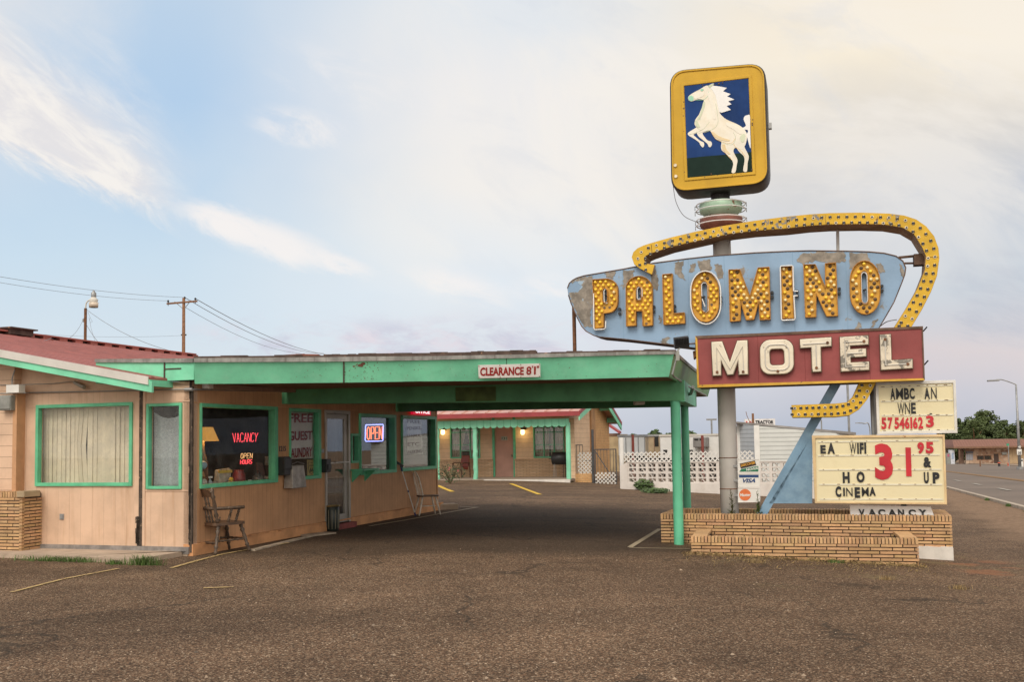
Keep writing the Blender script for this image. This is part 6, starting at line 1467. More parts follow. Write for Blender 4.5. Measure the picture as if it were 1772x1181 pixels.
q = [(531.5, 796.5), (546, 796), (546.3, 824.5), (532, 825.5)]; c = [WS.px(a, b, .085) for a, b in q]; t = WT('highway_poster', 'small yellow paper sign with a highway shield at the foot of the laundry window', 'poster', 539, 825, .085)
MB().hexa([c[3], c[2], c[2]+Vector((0, .005, 0)), c[3]+Vector((0, .005, 0)), c[0], c[1], c[1]+Vector((0, .005, 0)), c[0]+Vector((0, .005, 0))]).build('sheet', M_('manila', (.40, .29, .12), .8), t, WS)
S66 = [(534, 800), (539, 801.5), (544, 800), (544.4, 812), (542.5, 818), (539, 821), (535.5, 818.5), (533.8, 812)]
mb = MB(); P_ = [WS.px(a, b, .083) for a, b in S66]; mb.tube(P_, .005, 5, closed=True); mb.build('shield_line', m_black, t, WS); text('lettering', '66', [(535.8, 810), (542.3, 809.6), (542.2, 817), (536, 817.4)], WS, .0835, m_black, t, bold=.02, thick=.002); text('lettering', 'ROUTE', [(535.5, 805.2), (542.8, 804.9), (542.8, 807.4), (535.5, 807.7)], WS, .0835, m_black, t, thick=.002)
# lamp
c = WS.px(352, 767, .5); base = wA[2]-.0
t = thing('table_lamp', 'lit table lamp with cream pleated shade inside the lobby window', 'lamp', Frame(WS.M @ Vector((c.x, .5, base)), WS.yaw))
zb_, zt_ = WS.px(352, 764, .5).z-base, WS.px(352, 740, .5).z-base; R1 = WS.px(375, 764, .5).x-c.x
n = 40; mb = MB()
for i in range(n):
    a0, a1 = 2*math.pi*i/n, 2*math.pi*(i+1)/n; f = lambda a, r, k: (r*(1+.02*(k % 2))*math.cos(a), r*(1+.02*(k % 2))*math.sin(a))
    p0, p1, p2, p3 = f(a0, R1*.66, i), f(a1, R1*.66, i+1), f(a1, R1*.4, i+1), f(a0, R1*.4, i); mb.face([(p0[0], p0[1], zb_), (p1[0], p1[1], zb_), (p2[0], p2[1], zt_), (p3[0], p3[1], zt_)])
mb.build('lamp_shade', m_lampshade, t)
MB().lathe([(.09, 0), (.085, .03), (.03, .06), (.055, .14), (.06, zb_*.6), (.02, zb_*.8), (.018, zb_+.05)], (0, 0, 0), 16).build('lamp_base', M_('lamp_base', (.16, .12, .06), .35), t, smooth=True)
pl_ = bpy.data.lights.new('lamp_bulb', 'POINT'); pl_.energy = 10; pl_.color = (1, .62, .25); pl_.shadow_soft_size = .04; lo_ = bpy.data.objects.new('lamp_bulb', pl_); link(lo_, t, WM[t.name] @ Matrix.Translation((0, 0, (zb_+zt_)/2)))
# clutter on the window board
ZS = wA[2]-.01
def sill(px, y=.34): return WS.px(px, 820, y).x
def item(name, lab, cat, px, y, f):
    x = sill(px, y); t = thing(name, lab, cat, Frame(WS.M @ Vector((x, y, ZS)), WS.yaw)); f(t)
cm = lambda n_, c_, r=.5: M_(n_, c_, r, var=.2, vs=12)
def knick(t):
    w = cm('shelf_wood', (.20, .07, .025)); mb = MB(); mb.box(-.10, .10, -.03, .07, 0, .015).box(-.10, -.085, -.03, .07, 0, .42).box(.085, .10, -.03, .07, 0, .42).box(-.085, .085, -.03, .07, .14, .155).box(-.085, .085, -.03, .07, .28, .295); mb.build('shelf_unit', w, t)
    MB().lathe([(.03, .155), (.05, .18), (.03, .23), (.02, .26)], (0, .01, 0), 12).build('ornament', cm('orn_a', (.35, .16, .06)), t); MB().ball((.0, .0, .36), .07, 12, 8).build('ornament', cm('orn_b', (.25, .38, .48)), t); MB().ball((.01, .0, .08), .065, 12, 8).build('ornament', cm('orn_c', (.5, .46, .40)), t)
item('ornament_shelf', 'little wooden shelf of ornaments at the left of the lobby window', 'shelf', 351, .36, knick)
item('spray_bottle', 'small clear spray bottle with white trigger in the lobby window', 'bottle', 363.5, .3, lambda t: (MB().lathe([(.035, 0), (.037, .08), (.015, .12), (.013, .14)], (0, 0, 0), 12).build('bottle', cm('bot', (.30, .36, .38), .2), t, smooth=True), MB().beam((-.03, 0, .16), (.05, 0, .16), .025, .03).build('trigger', m_white, t)))
item('glass_mug', 'round glass jar lying in the lobby window beside the spray bottle', 'jar', 371, .28, lambda t: (MB().lathe([(.05, 0), (.055, .08), (.048, .085), (.045, .01), (.0005, .01)], (0, 0, 0), 16).build('jar', cm('jar', (.34, .33, .30), .15), t, smooth=True)))
def bag(t):
    mb = MB(); mb.hexa([(-.17, -.06, 0), (.17, -.06, 0), (.17, .08, 0), (-.17, .08, 0), (-.19, -.03, .27), (.20, -.03, .29), (.19, .05, .29), (-.19, .05, .27)]); b = mb.build('sack', cm('sackm', (.40, .37, .30)), t, bevel=.03)
    MB().box(-.185, .19, -.052, -.035, .21, .26).build('yellow_band', cm('sackyel', (.55, .40, .05)), t)
item('feed_sack', 'yellow topped white bag standing in the lobby window', 'bag', 386, .42, bag)
item('red_jug', 'dark red pitcher standing behind the lobby window', 'jug', 413, .45, lambda t: (MB().lathe([(.10, 0), (.12, .05), (.11, .16), (.08, .22), (.09, .25)], (0, 0, 0), 18).build('jug', cm('jugred', (.20, .02, .025), .3), t, smooth=True), MB().tube(spline([(.1, 0, .2), (.17, 0, .18), (.16, 0, .08), (.11, 0, .05)], 4), .012, 6).build('handle', bpy.data.materials['jugred'], t)))
item('window_ornament', 'small yellow topped ornament in front of the red pitcher', 'ornament', 400, .27, lambda t: (MB().lathe([(.07, 0), (.08, .03), (.05, .07), (.0005, .08)], (0, 0, 0), 14).build('base', cm('strawb', (.30, .24, .16)), t), MB().ball((.0, 0, .1), .04, 10, 6).build('top', cm('yel', (.6, .42, .05)), t)))
item('brown_folder', 'tall brown board standing at the right of the lobby window', 'board', 455, .40, lambda t: MB().hexa([(-.12, 0, 0), (.12, 0, 0), (.12, .02, 0), (-.12, .02, 0), (-.12, .06, .36), (.10, .06, .34), (.10, .08, .34), (-.12, .08, .36)]).build('board', cm('brownb', (.17, .055, .025)), t))
item('paper_roll', 'white paper roll standing on a dark tin in the lobby window', 'paper roll', 462, .44, lambda t: (MB().lathe([(.045, .0), (.045, .30)], (0, 0, 0), 14).build('tin', cm('tin', (.12, .05, .03)), t, smooth=True), MB().lathe([(.042, .30), (.042, .46)], (0, 0, 0), 14).build('roll', cm('roll', (.55, .48, .38)), t, smooth=True)))
item('metal_pot', 'dark metal kettle at the right of the lobby window', 'kettle', 446, .30, lambda t: (MB().lathe([(.07, 0), (.095, .05), (.085, .12), (.03, .15), (.02, .18)], (0, 0, 0), 16).build('pot', cm('pot', (.10, .10, .10), .3), t, smooth=True), MB().tube(spline([(-.08, 0, .1), (-.05, 0, .2), (.05, 0, .2), (.08, 0, .1)], 4), .008, 6).build('handle', m_black, t)))
item('white_card', 'small white card propped up in the lobby window', 'card', 434, .25, lambda t: MB().hexa([(-.05, 0, 0), (.05, 0, 0), (.05, .006, 0), (-.05, .006, 0), (-.05, .02, .07), (.05, .02, .07), (.05, .026, .07), (-.05, .026, .07)]).build('card', m_white, t))
item('plastic_tub', 'clear plastic tub at the right corner of the lobby window', 'tub', 464, .22, lambda t: MB().lathe([(.07, 0), (.085, .12), (.08, .12), (.066, .01)], (0, 0, 0), 14).build('tub', cm('tub', (.22, .19, .17), .2), t, smooth=True))
# ------------------------------------------------------------------ poles and wires over the roof
def wpole(px, yt, d, r): X = at(px, yt, d); return X
P = at(318, 517, 85); zt = P.z
up_ = thing('utility_pole', 'wooden utility pole with crossarm beyond the office roof', 'utility pole', Matrix.Translation((P.x, P.y, 0)))
MB().tube([(0, 0, -.2), (0, 0, zt*.5), (0, 0, zt+.05)], [.17, .15, .12], 10).build('pole', m_woodp, up_, smooth=True)
a, b = at(289, 526, 85.6), at(341, 521.5, 84.4); MB().beam(a-Vector((P.x, P.y, 0)), b-Vector((P.x, P.y, 0)), .12, .14).build('crossarm', m_woodp, up_)
for (px, py) in ((291, 521.5), (319.5, 515.5), (338, 517.5)):
    q = at(px, py, 85)-Vector((P.x, P.y, 0)); MB().lathe([(.03, -.3), (.03, 0), (.09, .02), (.09, .12), (.04, .2)], q-Vector((0, 0, .1)), 8).build('insulator', m_black, up_)
q0 = at(318, 536, 85)-Vector((P.x, P.y, 0))
for e in (a, b): MB().tube([q0, (e-Vector((P.x, P.y, 0))).lerp(q0+Vector((0, 0, .9)), .45)], .03, 5).build('arm_brace', m_steel, up_)
for py in (580,): q = at(318, py, 85)-Vector((P.x, P.y, 0)); MB().beam(q-Vector((.22, 0, 0)), q+Vector((.22, 0, 0)), .1, .12).build('cross_bolt', m_black, up_)
P2 = at(148, 536, 40); yl = thing('yard_light', 'dusk-to-dawn lamp on a rusty pole behind the office roof', 'lamp post', Matrix.Translation((P2.x, P2.y, 0)))
MB().tube([(0, 0, -.1), (0, 0, P2.z+.05)], .055, 10).build('pole', m_rust, yl)
H = at(162, 524, 40)-Vector((P2.x, P2.y, 0))
MB().tube(spline([(0, 0, P2.z-.05), (.02, 0, P2.z+.22), (.12, 0, P2.z+.36), (.24, 0, P2.z+.34)], 4), .028, 8).build('arm', m_offwhite, yl)
MB().lathe([(.10, -.12), (.14, -.02), (.17, .1), (.12, .14), (.09, .2)], H+Vector((0, 0, .02)), 16).build('reflector', m_offwhite, yl, smooth=True)
MB().lathe([(.185, -.02), (.17, -.22), (.15, -.22), (.17, -.02)], H+Vector((0, 0, .02)), 20).build('lens', M_('lamp_lens', (.62, .52, .42), .3), yl, smooth=True)
MB().lathe([(.09, .18), (.10, .22), (.10, .36), (.05, .42), (.03, .48)], H+Vector((0, 0, .02)), 12).build('housing', m_steel, yl, smooth=True)
MB().box(-.1, -.05, -.05, .05, P2.z-.5, P2.z-.38).build('wire_knob', m_steel, yl)
def wire(name, lab, pts, r):
    mb = MB(); mb.tube(pts, r, 5); tag(mb.build(name, m_wire), lab, 'wire', 'overhead wires')
wire('power_line', 'upper long power line running left from the utility pole', sag(at(-30, 474, 60), at(319.5, 515, 85), .25), 0.0136)
wire('power_line', 'lower long power line running left from the utility pole', sag(at(-30, 484, 60), at(291, 521, 85), .25), 0.0124)
wire('power_line', 'upper power line sinking right from the utility pole toward the canopy', sag(at(338, 517, 85), at(590, 616, 170), 1.2), 0.0310)
wire('power_line', 'middle power line sinking right from the utility pole toward the canopy', sag(at(319.5, 515, 85), at(560, 612, 170), 1.2), 0.0279)
wire('power_line', 'lowest power line leaving the utility pole on its right', sag(at(322, 533, 85), at(520, 612, 140), .8), 0.0186)
wire('power_line', 'thin level wire behind the yard light pole', sag(at(40, 577, 75), at(314, 581, 85), .2), 0.0087)
wire('power_line', 'wire falling from the yard light to the office roof at the right', sag(at(151, 537, 40), at(330, 616, 30), .25), 0.0087)
wire('power_line', 'dark sagging wire from the yard light pole down over the red roof', sag(at(145, 551, 40), at(88, 586, 24), .35)+sag(at(88, 586, 24), at(2, 603, 19.6), .05)[1:], 0.0074)
wire('power_line', 'short dark wire dropping from the yard light pole to the roof', sag(at(150, 563, 40), at(174, 597, 34), .05), 0.0099)
wire('power_line', 'thin looped wire hanging under the yard light', [at(152, 540, 40), at(157, 552, 40), at(160, 557, 40), at(157, 559, 40), at(154, 550, 40), at(158, 570, 39), at(166, 596, 36)], 0.0056)
# ------------------------------------------------------------------ room block behind
BBo = at(986, 826.5, 44.5); BB = Frame((BBo.x, BBo.y, 0), math.radians(-17.5))
rooms = thing('room_block', 'peach motel room wing with scalloped green porch valance and red metal roof', 'building', Frame((BBo.x, BBo.y, -.08), BB.yaw))
def br(l, t, r, b, y=0): return BB.rect(l, t, r, b, y)
LB = BB.px(700, 800).x; PD = -2.6
zslab = BB.px(870, 826).z
zev = BB.px(870, 741, PD).z; zroof = BB.px(870, 722, PD-.35).z
m_peach_b = groove_mat('room_siding', (.72, .51, .34), 'Z', .20, .5, .05, .02, lap=True)
m_brick_b = brick_mat('room_brick', (.64, .42, .25), (.72, .51, .33), (.30, .21, .14), .30, .062, .010)
m_brick_o = brick_mat('gable_brick', (.64, .35, .145), (.72, .43, .20), (.44, .28, .15), .22, .075, .008)
w1 = br(779, 737, 831, 794); w2 = br(923, 737, 977, 793); ddr = br(856.5, 738, 888.5, 826)
zt_ = zev+.5
mb = MB(); wall_open(mb, LB, 0, zslab+.72, zt_, 0, .2, [w1, w2, (ddr[0], ddr[1], zslab, ddr[3])]); mb.build('front_wall', m_peach_b, rooms, BB)
mb = MB(); mb.box(LB, ddr[0]-.08, -.08, .2, zslab-.3, zslab+.74).box(ddr[1]+.08, 0, -.08, .2, zslab-.3, zslab+.74)
mb.build('brick_wainscot', m_brick_b, rooms, BB)
mb = MB(); mb.box(LB, ddr[0]-.08, -.13, 0, zslab+.74, zslab+.80).box(ddr[1]+.08, 0, -.13, 0, zslab+.74, zslab+.80); mb.build('brick_sill', m_brick_b, rooms, BB)
mb = MB(); mb.box(ddr[0]-.11, ddr[0], -.04, .1, zslab, zt_).box(ddr[1], ddr[1]+.11, -.04, .1, zslab, zt_); mb.build('door_frame', m_green_wood, rooms, BB)
dd = MB().box(ddr[0], ddr[1], .03, .08, zslab, zt_).build('door', M_('room_door', (.50, .28, .22), .6, var=.1, vs=2), rooms, BB)
p = BB.px(885.5, 789.5); MB().ball((p.x, -.02, p.z), .045, 10, 6).build('door_knob', M_('knob', (.5, .45, .38), .3, .9), dd, BB)
q = [(867.5, 756), (877.5, 756), (877.5, 762.5), (867.5, 762.5)]; r_ = br(867.3, 755.8, 877.6, 762.6)
pn = MB().box(r_[0], r_[1], .015, .03, r_[2], r_[3]).build('number_plate', M_('plate_pale', (.42, .47, .40), .6), dd, BB); text('lettering', '131', [(868.4, 757), (876.6, 757), (876.6, 761.8), (868.4, 761.8)], BB, .014, m_black, pn, thick=.003, bold=.02)
m_curt = M_('room_curtain', (.46, .39, .31), .95, var=.25, vs=5)
for w, op in ((w1, True), (w2, False)):
    window(rooms, BB, *w, .06, -.03, .08, (m_green_wood, m_glass), 'window', .04, bars=[(.32, .35, 0, 1), (.65, .68, 0, 1), (0, 1, .78, .81), (0, 1, .40, .415), (0, 1, .19, .20) if not op else (.33, .67, .22, .24)])
    mb = MB(); n = 34
    x = w[0]
    for i in range(n):
        xa, xb_ = w[0]+(w[1]-w[0])*i/n, w[0]+(w[1]-w[0])*(i+1)/n; f = (i+.5)/n
        if op and .36 < f < .64:
            k = 1-abs(f-.5)/.14; zlo = w[2]+(w[3]-w[2])*(.35+.5*k)
        elif not op and .48 < f < .52: continue
        else: zlo = w[2]
        mb.hexa([(xa, .16+.03*(i % 2), zlo), (xb_, .16+.03*((i+1) % 2), zlo), (xb_, .165+.03*((i+1) % 2), zlo), (xa, .165+.03*(i % 2), zlo), (xa, .16+.03*(i % 2), w[3]), (xb_, .16+.03*((i+1) % 2), w[3]), (xb_, .165+.03*((i+1) % 2), w[3]), (xa, .165+.03*(i % 2), w[3])])
    tag(mb.build('window_curtain', m_curt, None, BB), 'grey curtains parted in the left room window' if op else 'closed pale curtains in the right room window beside the barbecue', 'curtain')
mb = MB(); mb.box(LB, -.1, 1.6, 1.7, zslab, zt_); mb.build('inner_wall', m_dark, rooms, BB)
m_slab = M_('porch_slab', (.30, .24, .19), .9, var=.15, vs=2); 
sl0 = BB.px(985.5, 835, PD)
MB().box(LB, BB.px(986.5, 835, PD).x, PD-.02, .1, zslab-.10, zslab).build('porch_slab', m_slab, rooms, BB)
mb = MB(); mb.box(BB.px(838, 833, PD).x, BB.px(986.8, 835, PD).x, PD-.06, PD+.05, -1.2, zslab-.012); mb.build('slab_edge', m_white_rough, rooms, BB)
for px, w_ in ((822.5, .17), (983.5, .17), (757.5, .14)):
    c = BB.px(px, 780, PD+.1); n = 14; mb = MB(); pts = [(c.x+(rnd(-.018, .018) if px < 900 else 0), PD+.1, zslab-.02+(zev+.2-zslab)*i/n) for i in range(n+1)]
    mb.tube(pts, [w_*.6*rnd(.9, 1.08) if px < 900 else w_*.6 for _ in pts], 8); mb.build('porch_post', m_mint, rooms, BB)
# scalloped valance: one board with a wavy lower edge and joints
vl = MB(); x = LB; pit = .30; zt2 = BB.px(870, 727, PD).z; xr_ = BB.px(980, 740, PD).x+.12
xv0 = x; outl = [(xr_, zt2), (x, zt2)]
while x < xr_-.05:
    x2 = min(x+pit, xr_)
    outl += [(x, zev+.09), (x+pit*.12, zev+.03), (x+pit*.3, zev), (x+pit*.7, zev), (x+pit*.88, zev+.03)] if x2-x > .25 else [(x, zev+.09)]
    x = x2
outl.append((xr_, zev+.09))
val = flat_shape('valance', outl, [], PD-.02, PD+.02, m_mint, rooms, BB)
x = xv0+pit; k = 0
while x < xr_-.1:
    MB().box(x-.008, x+.008, PD-.026, PD-.019, zev+.06, zt2).build('valance_joint', bpy.data.materials['green_trim'], val, BB); x += pit
# roof
ez = BB.px(870, 723, PD-.4).z; eh = abs(BB.px(870, 711, PD-.4).z-ez)*.62; yR = 1.4; yB = 5.6
ridz = ez+eh+ (yR-(PD-.4))*.24
xE = BB.px(1002, 722, PD-.4).x; XG = BB.px(986.5, 800, PD).x
m_roofb = M_('room_roof', (.52, .27, .22), .4, .15, var=.15, vs=.8, dirt=((.62, .42, .36), .5, 1.2))
mb = MB(); y0 = PD-.4
mb.hexa([(LB-4, y0, ez+eh-.06), (xE, y0, ez+eh-.06), (xE, yR, ridz-.06), (LB-4, yR, ridz-.06), (LB-4, y0, ez+eh), (xE, y0, ez+eh), (xE, yR, ridz), (LB-4, yR, ridz)])
mb.hexa([(LB-4, yR, ridz-.06), (xE, yR, ridz-.06), (xE, yB, ridz-.06-(yB-yR)*.34), (LB-4, yB, ridz-.06-(yB-yR)*.34), (LB-4, yR, ridz), (xE, yR, ridz), (xE, yB, ridz-(yB-yR)*.34), (LB-4, yB, ridz-(yB-yR)*.34)])
x = xE-.4
while x > LB-4:
    mb.hexa([(x-.04, y0, ez+eh), (x+.04, y0, ez+eh), (x+.04, yR, ridz), (x-.04, yR, ridz), (x-.015, y0, ez+eh+.06), (x+.015, y0, ez+eh+.06), (x+.015, yR, ridz+.06), (x-.015, yR, ridz+.06)]); x -= .52
rf = mb.build('roof', m_roofb, rooms, BB)
m_redtrim = M_('red_eave_trim', (.30, .045, .05), .5, var=.12)
MB().box(LB-4, xE+.04, y0-.03, y0, ez, ez+eh+.01).build('eave_trim', m_redtrim, rf, BB)
def rake(ya, za, yb, zb_, mat, nm, d0, d1, xo): MB().hexa([(xo, ya, za+d0), (xo+.05, ya, za+d0), (xo+.05, yb, zb_+d0), (xo, yb, zb_+d0), (xo, ya, za+d1), (xo+.05, ya, za+d1), (xo+.05, yb, zb_+d1), (xo, yb, zb_+d1)]).build(nm, mat, rf, BB)
rake(y0, ez+eh, yR, ridz, m_redtrim, 'rake_trim', -.12, .03, xE); rake(y0, ez+eh, yR, ridz, m_mint, 'rake_board', -.36, -.12, xE-.02)
ze2 = ridz-(yB-yR)*.34; rake(yR, ridz, yB, ze2, m_redtrim, 'rake_trim', -.12, .03, xE); rake(yR, ridz, yB, ze2, m_green, 'rake_board', -.36, -.12, xE-.02)
mb = MB()
for k in range(2):
    y = yR+1.6+k*1.6; z = ridz-(y-yR)*.34; mb.box(XG-.05, xE, y, y+.12, z-.34, z-.12)
    mb.build('outrigger', m_green, rf, BB); mb = MB()
# gable end
def G(px, py): return BB.loc(at(px, py, 1))
ya_, yb_, yc_, yd_ = -1.75, 1.1, 1.9, 5.05
def rt_(y): return (ez+eh-.07+(y-(PD-.4))*.24) if y < yR else (ridz-.07-(y-yR)*.34)
mb = MB(); mb.hexa([(XG-.2, ya_, -.9), (XG, ya_, -.9), (XG, yb_, -.9), (XG-.2, yb_, -.9), (XG-.2, ya_, rt_(ya_)), (XG, ya_, rt_(ya_)), (XG, yb_, rt_(yb_)), (XG-.2, yb_, rt_(yb_))])
mb.hexa([(XG-.2, PD+.1, zev+.35), (XG, PD+.1, zev+.35), (XG, ya_, zev+.35), (XG-.2, ya_, zev+.35), (XG-.2, PD+.1, rt_(PD)), (XG, PD+.1, rt_(PD)), (XG, ya_, rt_(ya_)), (XG-.2, ya_, rt_(ya_))])
mb.build('gable_wall', m_peach_b, rooms, BB)
MB().box(XG-.2, XG+.08, yb_, yc_, -.9, rt_(yc_)-.1).build('gable_post', M_('gable_brown', (.42, .235, .115), .8, var=.2), rooms, BB)
mb = MB(); mb.hexa([(XG-.2, yc_, -.9), (XG+.03, yc_, -.9), (XG+.03, yd_, -.9), (XG-.2, yd_, -.9), (XG-.2, yc_, rt_(yc_)), (XG+.03, yc_, rt_(yc_)), (XG+.03, yd_, rt_(yd_)), (XG-.2, yd_, rt_(yd_))]); mb.build('gable_brick', m_brick_o, rooms, BB)
MB().box(0, .1, -.1, yd_, -.9, zev+.6).build('inner_side_wall', m_peach_b, rooms, BB)
# porch lamps (lit)
m_wl = glow('porch_lamp_glow', (1, .80, .36), 4)
for px in (766.5, 904.5):
    p = BB.px(px, 748, -.12); lb = MB().lathe([(.02, -.13), (.085, -.09), (.085, .07), (.04, .1)], (p.x, -.14, p.z), 12).build('lamp_globe', m_wl, rooms, BB, smooth=True)
    MB().box(p.x-.07, p.x+.13, -.20, 0, p.z+.09, p.z+.19).build('lamp_bracket', m_black, rooms, BB)
    l = bpy.data.lights.new('porch_light', 'POINT'); l.energy = 3.5; l.color = (1, .72, .30); l.shadow_soft_size = .08; lo_ = bpy.data.objects.new('porch_light', l); link(lo_, rooms, BB.M @ Matrix.Translation((p.x, -.34, p.z-.05)))
# porch chair, barbecue, rose bush
gc = BB.px(800, 826, -.6); t = thing('porch_chair', 'red-brown armchair on the porch behind a flowering bush', 'chair', Frame(BB.M @ Vector((gc.x, -.75, zslab)), BB.yaw+math.radians(-25)))
mr = M_('red_leather', (.20, .035, .02), .5, var=.2); mw = M_('dark_armchair_wood', (.10, .05, .03), .6)
MB().box(-.25, .25, -.25, .22, .36, .46).build('seat', mr, t, bevel=.03); MB().hexa([(-.24, .18, .46), (.24, .18, .46), (.24, .26, .46), (-.24, .26, .46), (-.25, .28, .98), (.25, .28, .98), (.25, .35, .98), (-.25, .35, .98)]).build('backrest', mr, t, bevel=.03)
for sx in (-.29, .29):
    MB().tube([(sx, .25, .66), (sx, -.1, .67), (sx, -.27, .62)], .025, 6).build('arm_rest', mw, t); MB().tube([(sx, -.22, .63), (sx*.95, -.24, 0)], .024, 6).build('leg', mw, t); MB().tube([(sx, .25, .66), (sx*.95, .3, 0)], .024, 6).build('leg', mw, t)
gc = BB.px(971, 826, -.9); t = thing('barbecue', 'black barrel barbecue on thin legs at the porch end', 'barbecue', Frame(BB.M @ Vector((gc.x, -1.1, zslab)), BB.yaw))
mb = MB(); n = 12; mb.tube([(-.33, 0, .82), (-.30, 0, .82), (.30, 0, .82), (.33, 0, .82)], [.18, .27, .27, .18], 16); mb.build('drum', m_black, t, smooth=True)
for x in (-.2, .2):
    for y in (-.12, .12): MB().tube([(x, y, .68), (x*1.1, y*1.5, 0)], .013, 6).build('leg', m_steel if x < 0 else m_black, t)
MB().box(-.45, -.33, -.14, .14, .80, .82).build('side_shelf', m_black, t)
def leaf_ball(n, rx, ry, rz, s, cz, zmin=-1e9, gap=.0, hollow=.25, seedy=0):
    mb = MB()
    for k in range(n):
        while True:
            v = Vector((rnd(-1, 1), rnd(-1, 1), rnd(-1, 1)))
            if hollow < v.length < 1: break
        p = Vector((v.x*rx, v.y*ry, v.z*rz+cz))
        if p.z < zmin: continue
        a = Vector((rnd(-1, 1), rnd(-1, 1), rnd(-.6, .6))).normalized()*s*rnd(.6, 1.3); b = a.orthogonal().normalized()*s*rnd(.3, .6)
        k_ = rnd(.15, .85); mb.face([p-a, p+b, p+a, p-b], (k_, k_, k_*.9, 1))
    return mb
m_leaf = M_('leaf_green', (.070, .115, .035), .6, var=.3, vs=3, tint=.55)
m_leaf_d = M_('leaf_dark', (.040, .072, .026), .65, var=.3, vs=2, tint=.5)
m_leaf_o = M_('leaf_olive', (.11, .125, .045), .65, var=.3, vs=3, tint=.5)
m_stem = M_('plant_stem', (.10, .085, .04), .8)
gb = ghit(779, 838); t = thing('rose_bush', 'straggly thin rose bush with a few pink flowers before the porch chair', 'bush', Matrix.Translation(gb))
mb = MB()
for k in range(14):
    a = rnd(0, 6.28); l = rnd(.4, .8); tip = Vector((math.cos(a)*l*.8, math.sin(a)*l*.4, rnd(.4, .95))); mb.tube([(0, 0, 0), tip*.5+Vector((0, 0, .1)), tip], [.018, .012, .006], 5)
mb.build('stems', m_stem, t); mb = leaf_ball(230, .62, .4, .40, .05, .42, .05, hollow=.2); mb.build('leaves', m_leaf_d, t)
for k in range(3): MB().ball((rnd(-.1, .6), rnd(-.5, -.2), rnd(.5, .75)), .032, 8, 5).build('flower', M_('rose_pink', (.5, .12, .13), .6) if k == 0 else bpy.data.materials['rose_pink'], t)
# gate, wing wall, posts
GF = Frame((at(1027, 845, 42.0).x, 42.0, 0), math.radians(-17)); gzz = gz(GF.o.x, 42)
m_iron = M_('grey_iron', (.085, .085, .09), .5, .4, var=.3)
gt = thing('iron_gate', 'grey iron bar gate with a diagonal brace and white lattice at its foot', 'gate', Frame((GF.o.x, GF.o.y, gzz), GF.yaw))
A, B, T_z, B_z = GF.px(1029, 800).x, GF.px(1067, 800).x, GF.px(1048, 777.5).z, GF.px(1048, 841).z
mb = MB(); mb.box(A, B, -.02, .02, T_z-.04, T_z).box(A, B, -.02, .02, B_z, B_z+.04).box(A, A+.04, -.02, .02, B_z+.04, T_z-.04).box(B-.04, B, -.02, .02, B_z+.04, T_z-.04); gfr = mb.build('gate_frame', m_iron, gt, GF)
for k in range(1, 7):
    x = A+(B-A)*k/7; MB().tube([(x, 0, B_z), (x, 0, T_z)], .011, 5).build('bar', m_iron, gt, GF)
MB().beam((A, -.02, T_z-.03), (B, -.02, B_z+.03), .03, .035).build('brace', m_iron, gt, GF)
m_lat = M_('white_lattice', (.66, .64, .61), .7, var=.08, vs=8)
def lattice(name, parent, F, x0, x1, z0, z1, y, step=.16, w=.032, mat=None):
    mb = MB(); H = z1-z0; n = int((x1-x0+H)/step)+1
    for s in (1, -1):
        for k in range(n):
            xs0 = x0-H+k*step
            a = [xs0, z0, xs0+H, z1] if s == 1 else [xs0+H, z0, xs0, z1]
            # clip to the panel
            (xa, za, xb_, zb_) = a; dx = xb_-xa; dz = zb_-za; t0, t1 = 0, 1
            for (lim, sg) in ((x0, 1), (x1, -1)):
                fa, fb = (xa-lim)*sg, (xb_-lim)*sg
                if fa < 0 and fb < 0: t0, t1 = 1, 0
                elif fa < 0: t0 = max(t0, fa/(fa-fb))
                elif fb < 0: t1 = min(t1, fa/(fa-fb))
            if t1-t0 > .03: mb.beam((xa+dx*t0, y+(0 if s == 1 else .012), za+dz*t0), (xa+dx*t1, y+(0 if s == 1 else .012), za+dz*t1), .010, w, upv=(0, 1, 0)) if False else mb.beam((xa+dx*t0, y+(0 if s == 1 else .012), za+dz*t0), (xa+dx*t1, y+(0 if s == 1 else .012), za+dz*t1), .010, w, upv=(-dz, 0, dx))
    return mb.build(name, mat or m_lat, parent, F)
lattice('lattice', gt, GF, A+.03, B-.03, B_z-.02, GF.px(1048, 818).z, -.05)
p = GF.px(1026, 800); MB().tube([(p.x, .02, gzz-.1), (p.x, .02, GF.px(1026, 744).z)], .055, 8)
tag(MB().tube([(p.x, .02, gzz-.1), (p.x, .02, GF.px(1026, 744).z)], .055, 8).build('gate_post', m_iron, None, GF), 'tall grey steel post on the left of the iron gate', 'post')
fn = thing('porch_railing', 'iron railing with white lattice panels on a low brick wall beside the porch', 'railing', Frame(GF.M @ Vector((GF.px(1005, 845).x, .4, gz(GF.o.x, 42.4))), GF.yaw))
xa, xb_ = GF.px(987, 820, .4).x, GF.px(1023, 820, .4).x; zt_ = GF.px(1005, 820.5, .4).z
MB().box(xa, xb_, .4, .75, -1.4, zt_).build('brick_base', m_brick_o, fn, GF)
zz = GF.px(1005, 797, .5).z
for x0_, x1_, z1_ in ((xa, xa+.52, GF.px(1005, 770, .5).z), (xa+.52, xb_, zz)):
    MB().box(x0_, x1_, .5, .53, z1_-.04, z1_).build('rail', m_iron, fn, GF)
    n = int((x1_-x0_)/.13)
    for k in range(n+1): MB().tube([(x0_+(x1_-x0_)*k/n, .515, zt_), (x0_+(x1_-x0_)*k/n, .515, z1_)], .012, 5).build('baluster', m_iron, fn, GF)
lattice('lattice', fn, GF, GF.px(1000, 800, .45).x, GF.px(1023.5, 800, .45).x, zt_, GF.px(1010, 783.5, .45).z, .44)
